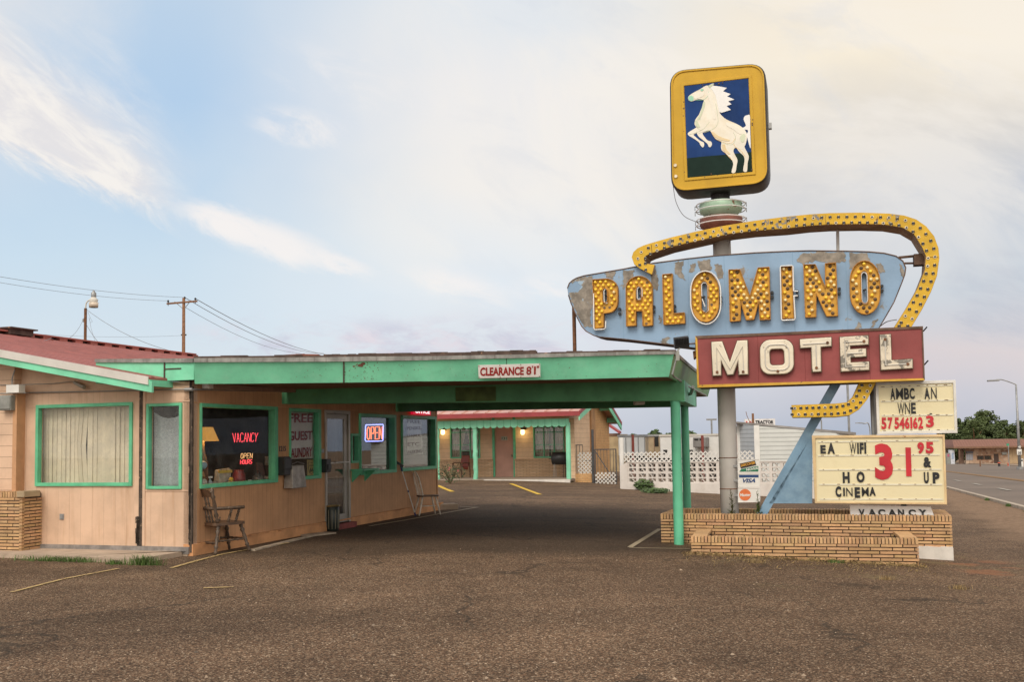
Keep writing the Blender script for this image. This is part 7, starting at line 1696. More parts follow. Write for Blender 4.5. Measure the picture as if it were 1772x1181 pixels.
# ------------------------------------------------------------------ pierced white block wall
WA, WB = at(1074, 846.5, 37.5), ghit(1424, 860)
WBp = at(1424, 860, 34.4)
BW = Frame((WA.x, WA.y, 0), math.atan2(WBp.y-WA.y, WBp.x-WA.x)); WLn = math.hypot(WBp.x-WA.x, WBp.y-WA.y)
bwall = thing('block_wall', 'low white wall of pierced quarter-circle screen blocks', 'wall', Frame((WA.x, WA.y, gz(WA.x, WA.y)), BW.yaw))
m_wblock = M_('white_block', (.66, .61, .57), .85, var=.07, vs=2, wear=((.40, .32, .26), .74, 4), dirt=((.50, .42, .36), .5, 3))
zr0, zr1 = BW.px(1130, 836.5).z, BW.px(1130, 801).z
MB().box(0, WLn, 0, .2, -1.6, zr0).build('base_course', m_wblock, bwall, BW)
xs0 = BW.px(1086, 820).x; hb = (zr1-zr0)/2
MB().hexa([(0, 0, zr0), (xs0, 0, zr0), (xs0, .2, zr0), (0, .2, zr0), (.0, 0, zr1-.12), (xs0, 0, zr1+.02), (xs0, .2, zr1+.02), (.0, .2, zr1-.12)]).build('end_block', m_wblock, bwall, BW)
def screen_block(n_):
    # one pierced block: a square frame with two arcs back to back, repeated mirrored in height
    mb = MB(); s = hb; e = .055*s/.4
    for (a, b, c, d) in ((0, e, 0, s), (s-e, s, 0, s), (e, s-e, 0, e*.7), (e, s-e, s-e*.7, s), (e, s-e, s/2-e*.5, s/2+e*.5)): mb.box(a, b, 0, .16, c, d)
    for zc, sg in ((e*.7, 1), (s/2+e*.5, 1)):
        R = (s/2-e*1.2); hh = s/2-e*1.2
        for cx, d in ((e, 1), (s-e, -1)):
            P = []
            for i in range(7):
                t = math.pi/2*i/6; P.append((cx+d*(s/2-e)*.93*math.cos(t)*1.0, zc+hh*(math.sin(t) if (zc > s/2) == (n_ == 0) else 1-math.sin(t))))
            for p, q in zip(P, P[1:]): mb.beam((p[0], .08, p[1]), (q[0], .08, q[1]), .15, .035*s/.4, upv=(0, 0, 1) if abs(q[0]-p[0]) > abs(q[1]-p[1]) else (1, 0, 0)) if False else mb.hexa([(p[0]-.010, .01, p[1]-.010), (p[0]+.010, .01, p[1]+.010), (p[0]+.010, .13, p[1]+.010), (p[0]-.010, .13, p[1]-.010), (q[0]-.010, .01, q[1]-.010), (q[0]+.010, .01, q[1]+.010), (q[0]+.010, .13, q[1]+.010), (q[0]-.010, .13, q[1]-.010)])
    return mb
b0 = screen_block(0).build('screen_block', m_wblock, bwall, BW); me = b0.data; bpy.data.objects.remove(b0)
n = int((WLn-xs0)/hb)
for r in range(2):
    for k in range(n):
        o = bpy.data.objects.new('screen_block', me); link(o, bwall, BW.M @ Matrix.Translation((xs0+k*hb, .02, zr0+r*hb)))
MB().box(xs0, WLn, 0, .2, zr1, zr1+.03).build('coping', m_wblock, bwall, BW)
lp = lattice('lattice_panel', None, BW, BW.px(1079, 790).x, BW.px(1243, 790).x, zr1+.03, BW.px(1110, 783).z, .07, .17, .042); tag(lp, 'white diagonal lattice screen along the top of the block wall', 'lattice')
lp = lattice('lattice_panel', None, BW, BW.px(1272, 790).x, BW.px(1303, 790).x, zr1+.03, BW.px(1290, 781).z, .07, .17, .042); tag(lp, 'short white lattice piece in front of the corrugated shed', 'lattice')
p = at(1076, 800, 37.9); tag(MB().tube([(p.x, p.y, -.5), (p.x, p.y, at(1076, 758, 37.9).z)], .085, 10).build('white_post', m_white, None), 'plain white post standing at the left end of the block wall', 'post')
for (px, py, r_, h_, lab) in ((1087, 843, .24, .34, 'small pale weed bush at the left foot of the block wall'), (1115, 846, .40, .36, 'round green bush at the foot of the block wall'), (1134, 851, .50, .16, 'low spreading green weeds right of the round bush')):
    g = ghit(px, py+3); t = thing('weed_bush', lab, 'bush', Matrix.Translation(g), 'bushes at the foot of the block wall'); leaf_ball(360, r_, r_*.7, h_*.6, .07, h_*.5, 0, hollow=.1).build('leaves', m_leaf_o if r_ < .4 else m_leaf, t)
    mb = MB()
    for k in range(6): a = rnd(0, 6.28); mb.tube([(0, 0, -.02), (math.cos(a)*r_*.5, math.sin(a)*r_*.4, h_*.7)], .01, 4)
    mb.build('stems', m_stem, t)
# ------------------------------------------------------------------ beyond the wall: shed, trailers, tractor sign, masts
SH0 = at(1311, 800, 38.8); SH = Frame((SH0.x, SH0.y, 0), math.radians(-14))
m_corr = groove_mat('white_corrugated', (.62, .63, .61), 'Z', .165, .42, .22, .03, lap=False, var=.05)  # dark groove lines put the corrugation's shadow lines into the colour
shed = thing('corrugated_shed', 'white corrugated metal shed with a sloping roof behind the block wall', 'shed', Frame((SH0.x, SH0.y, gz(SH0.x, SH0.y)), SH.yaw))
a0, a1 = SH.px(1311, 737.5), SH.px(1480, 753.5)
MB().hexa([(0, 0, -.8), (a1.x, 0, -.8), (a1.x, 4, -.8), (0, 4, -.8), (0, 0, a0.z), (a1.x, 0, a1.z), (a1.x, 4, a1.z), (0, 4, a0.z)]).build('front_wall', m_corr, shed, SH)
SH2 = Frame(SH0, math.radians(-14+62)); bz = at(1281, 733.5, 37.6)
le = SH.loc(at(1281, 800, 41.2)); m_corr2 = groove_mat('white_corrugated_side', (.50, .53, .56), 'Z', .165, .42, .22, .03, var=.05); zl = SH.loc(at(1281, 734, 41.2)).z  # darker, bluer tone for the side; rib shadow lines painted here too
MB().hexa([(le.x, le.y, -.8), (-.001, 0, -.8), (-.001, .3, -.8), (le.x+.1, le.y+.3, -.8), (le.x, le.y, zl), (-.001, 0, a0.z), (-.001, .3, a0.z), (le.x+.1, le.y+.3, zl)]).build('side_wall', m_corr2, shed, SH)
MB().box(-.1, .1, -.04, .02, -.8, a0.z+.02).build('corner_trim', m_white, shed, SH)
MB().box(le.x-.1, le.x+.08, le.y-.04, le.y+.04, -.8, zl).build('corner_trim', m_white, shed, SH)
m_shroof = M_('shed_roof', (.26, .235, .22), .6, .2, var=.2)
MB().hexa([(le.x-.45, le.y-.3, zl+.06), (a1.x, -.35, a1.z), (a1.x, 4.3, a1.z), (le.x-.45, 4.3, zl+.06), (le.x-.45, le.y-.3, zl+.13), (a1.x, -.35, a1.z+.10), (a1.x, 4.3, a1.z+.10), (le.x-.45, 4.3, zl+.13)]).build('roof', m_shroof, shed, SH)
a, b = at(1470, 760, 46), at(1466, 640, 46); mb = MB(); mb.tube([(a.x, a.y, -2), (a.x, a.y, b.z)], .055, 8); tag(mb.build('service_mast', m_steel, None), 'thin grey service mast behind the corrugated shed', 'mast')
m_trail = groove_mat('trailer_metal', (.50, .51, .51), 'X', .6, .3, .05, .01, var=.08)
def boxthing(name, lab, cat, px0, px1, pyt, d0, d1, mat, depth=3.0, roofmat=None):
    a, b = at(px0, 800, d0), at(px1, 800, d1); F = Frame((a.x, a.y, 0), math.atan2(b.y-a.y, b.x-a.x)); L = math.hypot(b.x-a.x, b.y-a.y); zt1 = F.px((px0+px1)/2, pyt).z; g = gz(a.x, a.y)
    t = thing(name, lab, cat, Frame((a.x, a.y, g), F.yaw)); MB().box(0, L, 0, depth, g+1.0, zt1).build('body', mat, t, F); MB().box(.3, L-.3, .5, depth, g-.2, g+1.0).build('undercarriage', m_dark, t, F)
    MB().box(-.04, L+.04, -.04, depth+.04, zt1, zt1+.10).build('roof_rail', roofmat or m_steel, t, F); return t, F, L, zt1, g
t, F, L, z1, g = boxthing('box_trailer', 'long grey ribbed box trailer parked behind the block wall', 'trailer', 1071, 1125, 756, 56, 54, m_trail)
for k in range(5): MB().box(L*k/5+.1, L*k/5+.14, -.03, 0, g+.3, z1-.05).build('rib', m_steel, t, F)
t, F, L, z1, g = boxthing('cargo_box', 'tan end of a cargo box behind the block wall', 'container', 1123, 1143, 756, 53.0, 53.0, M_('cargo_tan', (.36, .27, .17), .7, var=.2), 2.5)
p = F.px(1136, 763); MB().box(p.x-.1, p.x+.1, -.03, 0, p.z-.3, p.z+.3).build('hatch', m_dark, t, F); MB().box(L*.48, L*.52, -.02, 0, g+.3, z1-.1).build('door_joint', m_brown, t, F)
t, F, L, z1, g = boxthing('white_trailer', 'long white mobile building with an air conditioner on its side', 'trailer', 1143.5, 1276, 755, 52, 50, M_('trailer_white', (.70, .69, .67), .5, var=.06, dirt=((.55, .5, .45), .5, .5)), 3.2, m_offwhite)
r_ = F.rect(1205.5, 757.5, 1227.5, 774.5); ac = MB().box(r_[0], r_[1], -.55, 0, r_[2], r_[3]).build('air_conditioner', M_('ac_grey', (.20, .19, .185), .6, var=.2), t, F, bevel=.03)
for k in range(2): MB().box(r_[0]+.08+(r_[1]-r_[0]-.1)*k/2, r_[0]+(r_[1]-r_[0]-.1)*(k+1)/2, -.57, -.55, r_[2]+.35, r_[3]-.06).build('ac_grille', m_dark, ac, F)
for x in (r_[0]+.1, r_[1]-.1): MB().box(x, x+.05, -.5, -.45, g, r_[2]).build('ac_leg', m_steel, t, F)
for px in (1148, 1192): r2 = F.rect(px, 779, px+7, 787); MB().box(r2[0], r2[1], -.02, 0, r2[2], r2[3]).build('vent', m_dark, t, F)
m_rpost = M_('red_post', (.20, .045, .035), .6, var=.2)
for k, (px, yt, d, lab) in enumerate(((1096, 753, 47, 'dark red steel post before the grey box trailer'), (1216.5, 754, 47, 'dark red steel post before the air conditioner'))):
    p = at(px, 800, d); tag(MB().tube([(p.x, p.y, -.6), (p.x, p.y, at(px, yt, d).z)], .065, 8).build('steel_post', m_rpost, None), lab, 'post', 'red posts behind the block wall')
p = at(1278, 800, 45); tag(MB().box(p.x-.12, p.x+.12, p.y, p.y+.2, -.6, at(1278, 752, 45).z).build('brick_pier', M_('pier_orange', (.40, .15, .06), .8, var=.2), None), 'narrow orange brick pier left of the corrugated shed', 'pier')
# red-roofed hut behind the room wing
p0 = at(1064, 790, 60); hut = thing('small_hut', 'small tan hut with a red gable roof behind the room wing', 'hut', Frame((p0.x, p0.y, gz(p0.x, p0.y)), math.radians(-17))); HF = Frame((p0.x, p0.y, 0), math.radians(-17))
zt_ = HF.px(1066, 752).z; xw = HF.px(1070.5, 780).x
MB().box(-3, xw, 0, 3, -.8, zt_).build('wall', M_('hut_tan', (.38, .28, .16), .8, var=.2), hut, HF); zp = HF.px(1060, 737).z; xe_ = HF.px(1073, 752).x; zz_ = HF.px(1073, 751).z
MB().hexa([(-1.0, -.3, zp+.45), (xe_, -.3, zz_), (xe_, .4, zz_), (-1.0, .4, zp+.45), (-1.0, -.3, zp+.6), (xe_, -.3, zz_+.13), (xe_, .4, zz_+.13), (-1.0, .4, zp+.6)]).build('roof', m_redtrim, hut, HF)
MB().box(-3, xe_, -.02, .02, zt_-.12, zt_+.05).build('eave_beam', m_brown, hut, HF)
p = at(1314, 732, 95); t = thing('tractor_sign', 'white roadside sign with black tractor lettering seen over the shed roof', 'sign', Frame((p.x, p.y, gz(p.x, p.y)), math.radians(-6))); TF2 = Frame((p.x, p.y, 0), math.radians(-6))
r_ = TF2.rect(1288.5, 725.5, 1341.5, 742); MB().box(r_[0], r_[1], 0, .2, r_[2], r_[3]).build('panel', M_('sign_panel', (.66, .64, .64), .5), t, TF2); MB().tube([((r_[0]+r_[1])/2, .1, -1), ((r_[0]+r_[1])/2, .1, r_[2])], .12, 8).build('post', m_steel, t, TF2)
text('lettering', 'TRACTOR', [(1307, 728), (1338.6, 728), (1338.6, 734), (1307, 734)], TF2, -.01, m_black, t, bold=.05, thick=.01); text('lettering', 'SALES', [(1318, 735.4), (1338.6, 735.4), (1338.6, 740.5), (1318, 740.5)], TF2, -.01, m_black, t, bold=.04, thick=.01); text('lettering', 'Vt', [(1290.5, 729.5), (1303.5, 729.5), (1302, 740), (1291, 740)], TF2, -.01, M_('tractor_red', (.5, .03, .03), .5), t, bold=.05, thick=.01, shear=.2)
p = at(1305.3, 800, 48); t = thing('broken_pole', 'dark broken wooden post with a twig behind the shed roof', 'post', Matrix.Translation((p.x, p.y, -.6)))
zt_ = at(1305, 716, 48).z+.6; MB().tube([(0, 0, 0), (0, 0, zt_)], .055, 8).build('trunk', m_woodp, t); MB().tube([(0, 0, zt_-.5), (-.15, 0, zt_-.42), (-.28, 0, zt_-.1), (-.32, 0, zt_+.1)], .015, 5).build('twig', m_woodp, t)
p = at(1231.5, 740, 150); t = thing('light_mast', 'distant tall mast with a short crossbar of floodlights', 'light mast', Matrix.Translation((p.x, p.y, -2))); zt_ = at(1231.5, 727.5, 150).z+2
MB().tube([(0, 0, 0), (0, 0, zt_)], .13, 8).build('pole', m_steel, t); MB().box(-.75, .75, -.1, .1, zt_-.05, zt_+.2).build('lamp_bar', m_steel, t)
for px, yt, d, lab in ((1422, 727, 130, 'far thin grey pole right of the brace under the sign'), (1399.5, 740, 160, 'far short pole over the right of the shed roof')):
    p = at(px, 750, d); t = MB(); t.tube([(p.x, p.y, -3), (p.x, p.y, at(px, yt, d).z)], .09, 6); tag(t.build('far_pole', m_steel, None), lab, 'pole', 'far poles')
p = at(1505, 742, 150); t = thing('far_street_light', 'far curved street light between the posts under the letter board', 'street light', Matrix.Translation((p.x, p.y, -4))); zt_ = at(1505, 737, 150).z+4
MB().tube(spline([(0, 0, 0), (0, 0, zt_-.3), (-.8, 0, zt_+.3), (-1.6, 0, zt_+.4)], 4), .09, 6).build('pole', m_steel, t); MB().box(-2.1, -1.5, -.12, .12, zt_+.33, zt_+.45).build('lamp_head', m_steel, t)
# ------------------------------------------------------------------ trees
def crown_mesh(name, n, rx, rz, clumps, s, mat, seed):
    random.seed(seed); mb = MB(); C = []
    for k in range(clumps):
        a = rnd(0, 6.28); h = rnd(-.85, 1); r = math.sqrt(max(0, 1-h*h))*rnd(.25, .95); C.append((Vector((math.cos(a)*r*rx, math.sin(a)*r*rx, h*rz)), rnd(.16, .36)*rx))
    for k in range(n):
        c, r = random.choice(C); v = Vector((random.gauss(0, 1), random.gauss(0, 1), random.gauss(0, 1))).normalized()*r*rnd(.45, 1.05)
        p = c+Vector((v.x, v.y, v.z*.7)); a = Vector((rnd(-1, 1), rnd(-1, 1), rnd(-.5, .5))).normalized()*s*rnd(.5, 1.2); b = a.orthogonal().normalized(); b.rotate(Matrix.Rotation(rnd(0, 6.28), 3, a.normalized())); b *= s*rnd(.35, .7)
        k_ = rnd(.2, .8); mb.face([p-a, p+b, p+a, p-b], (k_, k_, k_*.8, 1))
    return mb
random.seed(21)
def make_tree(lab, px, d, ytop, wpx, mat, group, seed, n=3200, low=.25, sq=1.0):
    p = at(px, 800, d); g = gz(p.x, p.y); H = at(px, ytop, d).z-g; rx = wpx/FPX*d/2
    t = thing('leafy_tree', lab, 'tree', Matrix.Translation((p.x, p.y, g)), group)
    rz = H*(1-low)/2; cz = H*low+rz
    mb = crown_mesh('crown', n, rx, rz, 60, max(.28, rx*.085), mat, seed)
    for i in range(len(mb.v)): mb.v[i] = mb.v[i]+Vector((0, 0, cz))
    mb.build('crown', mat, t); random.seed(seed+1); mb = MB(); mb.tube([(0, 0, -.3), (.1, 0, H*.25), (0, 0, cz)], [H*.03, H*.025, H*.012], 8)
    for k in range(7):
        a = rnd(0, 6.28); z0 = H*rnd(.2, .55); e = Vector((math.cos(a)*rx*.7, math.sin(a)*rx*.7, min(H*.85, z0+H*rnd(.15, .35)))); mb.tube([(0, 0, z0), e*.5+Vector((0, 0, z0*.5+.3)), e], [H*.012, H*.009, H*.004], 6)
    mb.build('trunk', m_woodp, t)
TG = 'trees behind the stone building'
m_tree = M_('tree_leaf', (.090, .124, .048), .7, var=.3, vs=.25, tint=.5); m_tree2 = M_('tree_leaf_two', (.10, .135, .05), .7, var=.25, vs=.25, tint=.5)
for i, (lab, px, d, yt, w, mt, low) in enumerate((('tallest tree with a flat layered top behind the stone building', 1706, 232, 716, 46, m_tree2, .3), ('broad tree just right of the letter board with a rounded top', 1672, 236, 724, 44, m_tree, .15), ('wide dark tree behind the middle of the stone building roof', 1700, 240, 737, 60, m_tree, .1),
    ('tree behind the right end of the stone building roof', 1737, 236, 731, 40, m_tree, .12), ('tree at the right picture edge beyond the street lamp', 1768, 228, 735, 40, m_tree2, .15), ('low tree left of the stone building under its roof line', 1648, 250, 748, 40, m_tree, .1), ('dense tree hidden mostly behind the letter board edge', 1640, 238, 735, 44, m_tree, .1), ('low bushy tree between the lamp pole and the picture edge', 1755, 245, 744, 46, m_tree, .08), ('small tree filling the gap left of the tallest tree', 1688, 226, 733, 34, m_tree2, .15), ('dark low tree directly over the stone building door', 1722, 228, 742, 40, m_tree, .1))):
    make_tree(lab, px, d, yt-2, w*1.25, mt, TG, 50+i, 7500, low*.4)
for i, (lab, px, d, yt, w, mt) in enumerate((('far tree over the grey box trailer', 1133, 150, 746, 34, m_leaf), ('far low tree left of the grey trailer roof', 1098, 160, 753, 22, m_leaf), ('far tree top over the white mobile building', 1197, 150, 749, 26, m_leaf), ('far low tree between the green posts and the light mast', 1158, 165, 752, 24, m_leaf), ('dark tree just right of the main sign pole', 1277, 90, 741, 10, m_leaf_d), ('far tree left of the small red-roofed hut', 1065, 120, 756, 24, m_leaf_d))):
    make_tree(lab, px, d, yt, w, mt, 'far trees over the trailers', 90+i, 900, .1)
random.seed(5)
# ------------------------------------------------------------------ the street and the stone building
m_road = M_('road_asphalt', (.150, .112, .088), .85, var=.15, vs=.15, bump=.2, bs=30, dirt=((.08, .062, .05), .5, .4))
def uv(X, Y): return X*CA_-Y*SA, X*SA+Y*CA_
def xy(u, v): return Vector((u*CA_+v*SA, -u*SA+v*CA_, 0))
def ribbon(name, u0, u1, v0, v1, mat, off, n=60, h=None, smoothz=True):
    mb = MB()
    for i in range(n):
        a, b = v0+(v1-v0)*i/n, v0+(v1-v0)*(i+1)/n
        P = []
        m_ = 6
        for j in range(m_):
            ua, ub = u0+(u1-u0)*j/m_, u0+(u1-u0)*(j+1)/m_
            Q = [xy(ua, a), xy(ub, a), xy(ub, b), xy(ua, b)]
            if h is None: mb.face([(q.x, q.y, gz(q.x, q.y)+off) for q in Q])
            else: mb.hexa([(q.x, q.y, gz(q.x, q.y)-.2) for q in Q]+[(q.x, q.y, gz(q.x, q.y)+off) for q in Q])
    return tag(mb.build(name, mat), kind='structure')
uc, vc = uv(*ghit(1772, 890).xy); u_y, v_y = uv(*ghit(1772, 834).xy); u_f, v_f = uv(*ghit(1772, 812).xy); u_n, v_n = uv(*ghit(1640, 858).xy)
print('street u', uc, u_n, u_y, u_f, v_f)
UC = 5.3
ribbon('road', UC, 26, 4, 420, m_road, .03, 140)
m_dirt = M_('roadside_dirt', (.235, .165, .115), .95, var=.2, vs=.5, bump=.3, bs=20, dirt=((.14, .10, .07), .52, .8))
ribbon('kerb', UC-.14, UC+.04, 12, 200, M_('kerb_concrete', (.40, .33, .26), .9, var=.2, dirt=((.2, .16, .12), .5, 4)), .09, 120, h=1)
uy = u_y
mo = line_mat('orange_line', (.36, .20, .085), .8)
ribbon('road_marking', uy-.30, uy-.06, 30, 300, mo, .055, 80); ribbon('road_marking', uy+.06, uy+.30, 30, 300, mo, .055, 80)
for v in range(22, 200, 9): ribbon('road_marking', u_y*.66, u_y*.66+.2, v, v+3.2, m_wline, .055, 4)
ribbon('far_sidewalk', 26, 29.5, 60, 420, M_('far_walk', (.27, .19, .13), .95, var=.15, vs=.2), .13, 60, h=1)
SB0 = at(1668, 806, 205); SB = Frame((SB0.x, SB0.y, 0), math.radians(-3)); gS = gz(SB0.x, SB0.y)
stone = thing('stone_building', 'low stone faced shop with a brown metal mansard roof across the street', 'building', Frame((SB0.x, SB0.y, gS), SB.yaw))
def stone_mat():
    m_, t, b = new_mat('flagstone'); ob = t.node('ShaderNodeTexCoord').outputs['Object']; v = t.node('ShaderNodeTexVoronoi'); t.l.new(ob, v.inputs['Vector']); v.inputs['Scale'].default_value = 1.3
    e = t.node('ShaderNodeTexVoronoi', feature='DISTANCE_TO_EDGE'); t.l.new(ob, e.inputs['Vector']); e.inputs['Scale'].default_value = 1.3
    c = t.ramp(t.sep(v.outputs['Color'])[0], [(0, (.20, .10, .065, 1)), (.5, (.36, .22, .14, 1)), (1, (.50, .38, .29, 1))]); c = t.mix(t.smooth(e.outputs['Distance'], .03, .06), (.30, .22, .17, 1), c)
    t.put(b.inputs['Base Color'], c); b.inputs['Roughness'].default_value = .9; return m_
def sr(l, t_, r, b, y=0): return SB.rect(l, t_, r, b, y)
k9 = 9.083
def ZP(a, b): return 1640+a/k9, 700+b/k9
W_r = SB.px(*ZP(1260, 800)).x; zt_ = SB.px(*ZP(600, 665)).z; xd = SB.px(*ZP(968, 800)).x
wn_ = sr(*ZP(455, 803), *ZP(690, 880)); dn_ = sr(*ZP(725, 780), *ZP(802, 940))
x_l = SB.px(*ZP(282, 800)).x
mb = MB(); wall_open(mb, x_l, xd, gS-.5, zt_, 0, .3, [wn_, (dn_[0], dn_[1], gS-.5, dn_[3])]); mb.build('stone_wall', stone_mat(), stone, SB)
MB().box(xd, W_r, -.05, .3, gS-.5, zt_).build('panel_wall', groove_mat('tan_panel', (.42, .30, .18), 'X', 1.0, .3, .06, .02), stone, SB)
window(stone, SB, *wn_, .12, -.05, .2, (m_brown, m_glass), 'window', .1, bars=[(.48, .52, 0, 1)])
MB().box(wn_[0], wn_[1], 1.2, 1.3, wn_[2], wn_[3]).build('inner_wall', m_dark, stone, SB)
MB().box(dn_[0], dn_[1], .1, .2, gS-.5, dn_[3]).build('door', M_('dark_door', (.055, .030, .022), .6), stone, SB)
m_mans = groove_mat('brown_mansard', (.21, .105, .080), 'X', .55, .35, .12, .05, var=.06)
zE, zR = SB.px(*ZP(600, 662)).z, SB.px(*ZP(600, 556)).z; xa, xb_ = SB.px(*ZP(90, 660), -1.5).x, SB.px(*ZP(1260, 660)).x
MB().hexa([(xa, -1.6, zE-.35), (xb_, -1.6, zE-.35), (xb_, 12, zE-.35), (xa, 12, zE-.35), (xa, -1.6, zE), (xb_, -1.6, zE), (xb_, 12, zE), (xa, 12, zE)]).build('eave', m_brown, stone, SB)
MB().hexa([(xa, -1.6, zE), (xb_, -1.6, zE), (xb_, 12, zE), (xa, 12, zE), (xa+.5, .2, zR), (xb_-.3, .2, zR), (xb_-.3, 10.5, zR), (xa+.5, 10.5, zR)]).build('mansard_roof', m_mans, stone, SB)
for px in (182,): p = SB.px(*ZP(px, 800), -1.2); MB().box(p.x-.13, p.x+.13, -1.3, -1.05, gS-.5, zE).build('canopy_post', m_brown_metal, stone, SB)
p0 = sr(*ZP(212, 690), *ZP(282, 915), 1.5); MB().box(p0[0]-.2, x_l+.2, 1.5, 1.8, gS-.5, zt_).build('recessed_wall', M_('recess_pink', (.42, .27, .20), .8), stone, SB)
q0 = sr(*ZP(292, 740), *ZP(398, 775), -.1); MB().box(q0[0], q0[1], -.2, 0, q0[2], q0[3]).build('shop_sign', M_('shop_sign_dark', (.09, .085, .10), .6), stone, SB)
q0 = sr(*ZP(292, 785), *ZP(400, 880), -.1); MB().box(q0[0], q0[1], -.06, 0, q0[2], q0[3]).build('shutter', groove_mat('grey_shutter', (.30, .30, .33), 'X', .45, .5, .2, .03), stone, SB)
q0 = sr(*ZP(850, 752), *ZP(925, 795), -.1); MB().box(q0[0], q0[1], -.25, 0, q0[2], q0[3]).build('air_conditioner', m_greybox, stone, SB)
MB().box(x_l-12, x_l-.3, 8, 8.3, gS-.5, gS+4.2).build('back_wall', m_offwhite, stone, SB)
t = thing('ice_machine', 'white upright ice machine beside the stone shop', 'machine', Frame(SB.M @ Vector((SB.px(*ZP(80, 800)).x, -.5, gS)), SB.yaw)); q0 = sr(*ZP(45, 720), *ZP(110, 905), -.5)
MB().box(q0[0], q0[1], -.5, .6, gS-.3, q0[3]).build('cabinet', M_('machine_white', (.60, .62, .68), .5), t, SB); MB().box(q0[0]+.2, q0[1]-.2, -.54, -.5, q0[2]+.5, q0[3]-.6).build('door_panel', M_('machine_blue', (.30, .38, .52), .5), t, SB)
t = thing('vending_machine', 'pink and grey vending machine left of the ice machine', 'machine', Frame(SB.M @ Vector((SB.px(*ZP(10, 800)).x, -.5, gS)), SB.yaw)); q0 = sr(*ZP(-20, 770), *ZP(42, 905), -.5)
MB().box(q0[0], q0[1], -.5, .4, gS-.3, q0[3]).build('cabinet', m_greybox, t, SB); MB().box(q0[0]+.2, q0[1]-.2, -.54, -.5, q0[2]+1.0, q0[3]-.2).build('front_panel', M_('machine_pink', (.45, .10, .18), .5), t, SB)
m_hyd = M_('hydrant_red', (.55, .10, .04), .5)
for a, b, lab in ((810, 985, 'red fire hydrant in front of the stone shop door'), (955, 975, 'small red marker right of the hydrant')):
    p = ghit(*ZP(a, b)); t = thing('fire_hydrant' if a < 900 else 'red_marker', lab, 'hydrant' if a < 900 else 'marker', Matrix.Translation(p)); MB().lathe([(.2, 0), (.15, .1), (.15, .6), (.18, .65), (.1, .8)] if a < 900 else [(.3, 0), (.12, .08), (.15, .45), (.06, .5)], (0, 0, 0), 10).build('body', m_black if a < 900 else m_hyd, t); MB().lathe([(.2, .5), (.18, .65), (.08, .8)], (0, 0, 0), 10).build('cap', m_hyd, t) if a < 900 else None
p = ghit(*ZP(512, 985)); tag(MB().tube([(0, 0, 0), (0, 0, .9)], .09, 8).build('bollard', m_rust, None, Matrix.Translation(p)), 'short rusty bollard left of the hydrant across the street', 'bollard')
# street light with signs
pg = ghit(*ZP(1137, 1035)); d = pg.y
t = thing('street_lamp', 'tall grey street lamp with a curved arm across the street', 'street lamp', Matrix.Translation(pg)); top_ = at(1758.5, 666, d)-pg
MB().tube([(0, 0, -.1), (0, 0, top_.z*.5), (0, 0, top_.z)], [.17, .135, .09], 12).build('pole', m_steel, t, smooth=True)
ap = [at(px, py, d)-pg for px, py in ((1758.7, 668), (1745, 661), (1733, 657.5), (1724, 657.5))]; ap[0] = Vector((0, 0, top_.z))
MB().tube(spline(ap, 4), .055, 8).build('arm', m_steel, t); hd = at(1718, 659.5, d)-pg; MB().beam(hd+Vector((.7, 0, .05)), hd-Vector((.6, 0, 0)), .35, .18).build('lamp_head', m_steel, t, bevel=.05); MB().tube([(0, 0, .0), (0, 0, .35)], .34, 10).build('base', m_steel, t)
RF = Frame((pg.x, pg.y-.32, 0), 0)
def rsign(lab, l, tt_, r, b, mat, txt=None, rad=0):
    t = thing('road_sign', lab, 'road sign', Frame(RF.M @ Vector(((RF.px(l, b).x+RF.px(r, b).x)/2, 0, RF.px(l, b).z)), 0))
    if rad: plate('plate', arc((l+r)/2, (tt_+b)/2, (r-l)/2, (b-tt_)/2, 0, 360, 24)[:-1], 0, .04, mat, t, F=RF)
    else: q0 = RF.rect(l, tt_, r, b); MB().box(q0[0], q0[1], 0, .04, q0[2], q0[3]).build('plate', mat, t, RF)
    if txt: text('lettering', txt[0], txt[1], RF, -.006, txt[2], t, bold=.03, thick=.01)
    MB().box(-.1, .1, .041, .3, RF.px(l, (tt_+b)/2).z-.05, RF.px(l, (tt_+b)/2).z+.05).build('bracket', m_steel, t, RF); return t
rsign('green business route marker on the street lamp pole', *ZP(1087, 635), *ZP(1168, 707), M_('sign_green', (.02, .30, .17), .4), ('40', [ZP(1108, 655), ZP(1150, 655), ZP(1150, 692), ZP(1108, 692)], m_white), 1)
rsign('white speed limit plate below the green marker', *ZP(1090, 708), *ZP(1165, 795), m_plate, ('35', [ZP(1106, 748), ZP(1158, 748), ZP(1158, 786), ZP(1106, 786)], m_black))
p = ghit(*ZP(968, 1000)); t = thing('street_name_sign', 'small green street name sign on a thin post', 'road sign', Matrix.Translation(p)); z1 = at(*ZP(950, 640), p.y).z-p.z; MB().tube([(0, 0, 0), (0, 0, z1)], .05, 6).build('post', m_steel, t); MB().box(-p.y*2.8/1750, p.y*1.4/1750, -.04, .04, z1-.12, z1+.16).build('plate', bpy.data.materials['sign_green'], t)
p = ghit(*ZP(1170, 1005)); t = thing('marker_post', 'white marker post beside the street lamp', 'post', Matrix.Translation(p)); z1 = at(*ZP(1165, 860), p.y).z-p.z; MB().box(-.16, .16, -.05, .05, 0, z1).build('post', m_white, t); MB().box(-.1, .1, -.07, -.05, z1*.75, z1*.9).build('reflector', m_black, t)
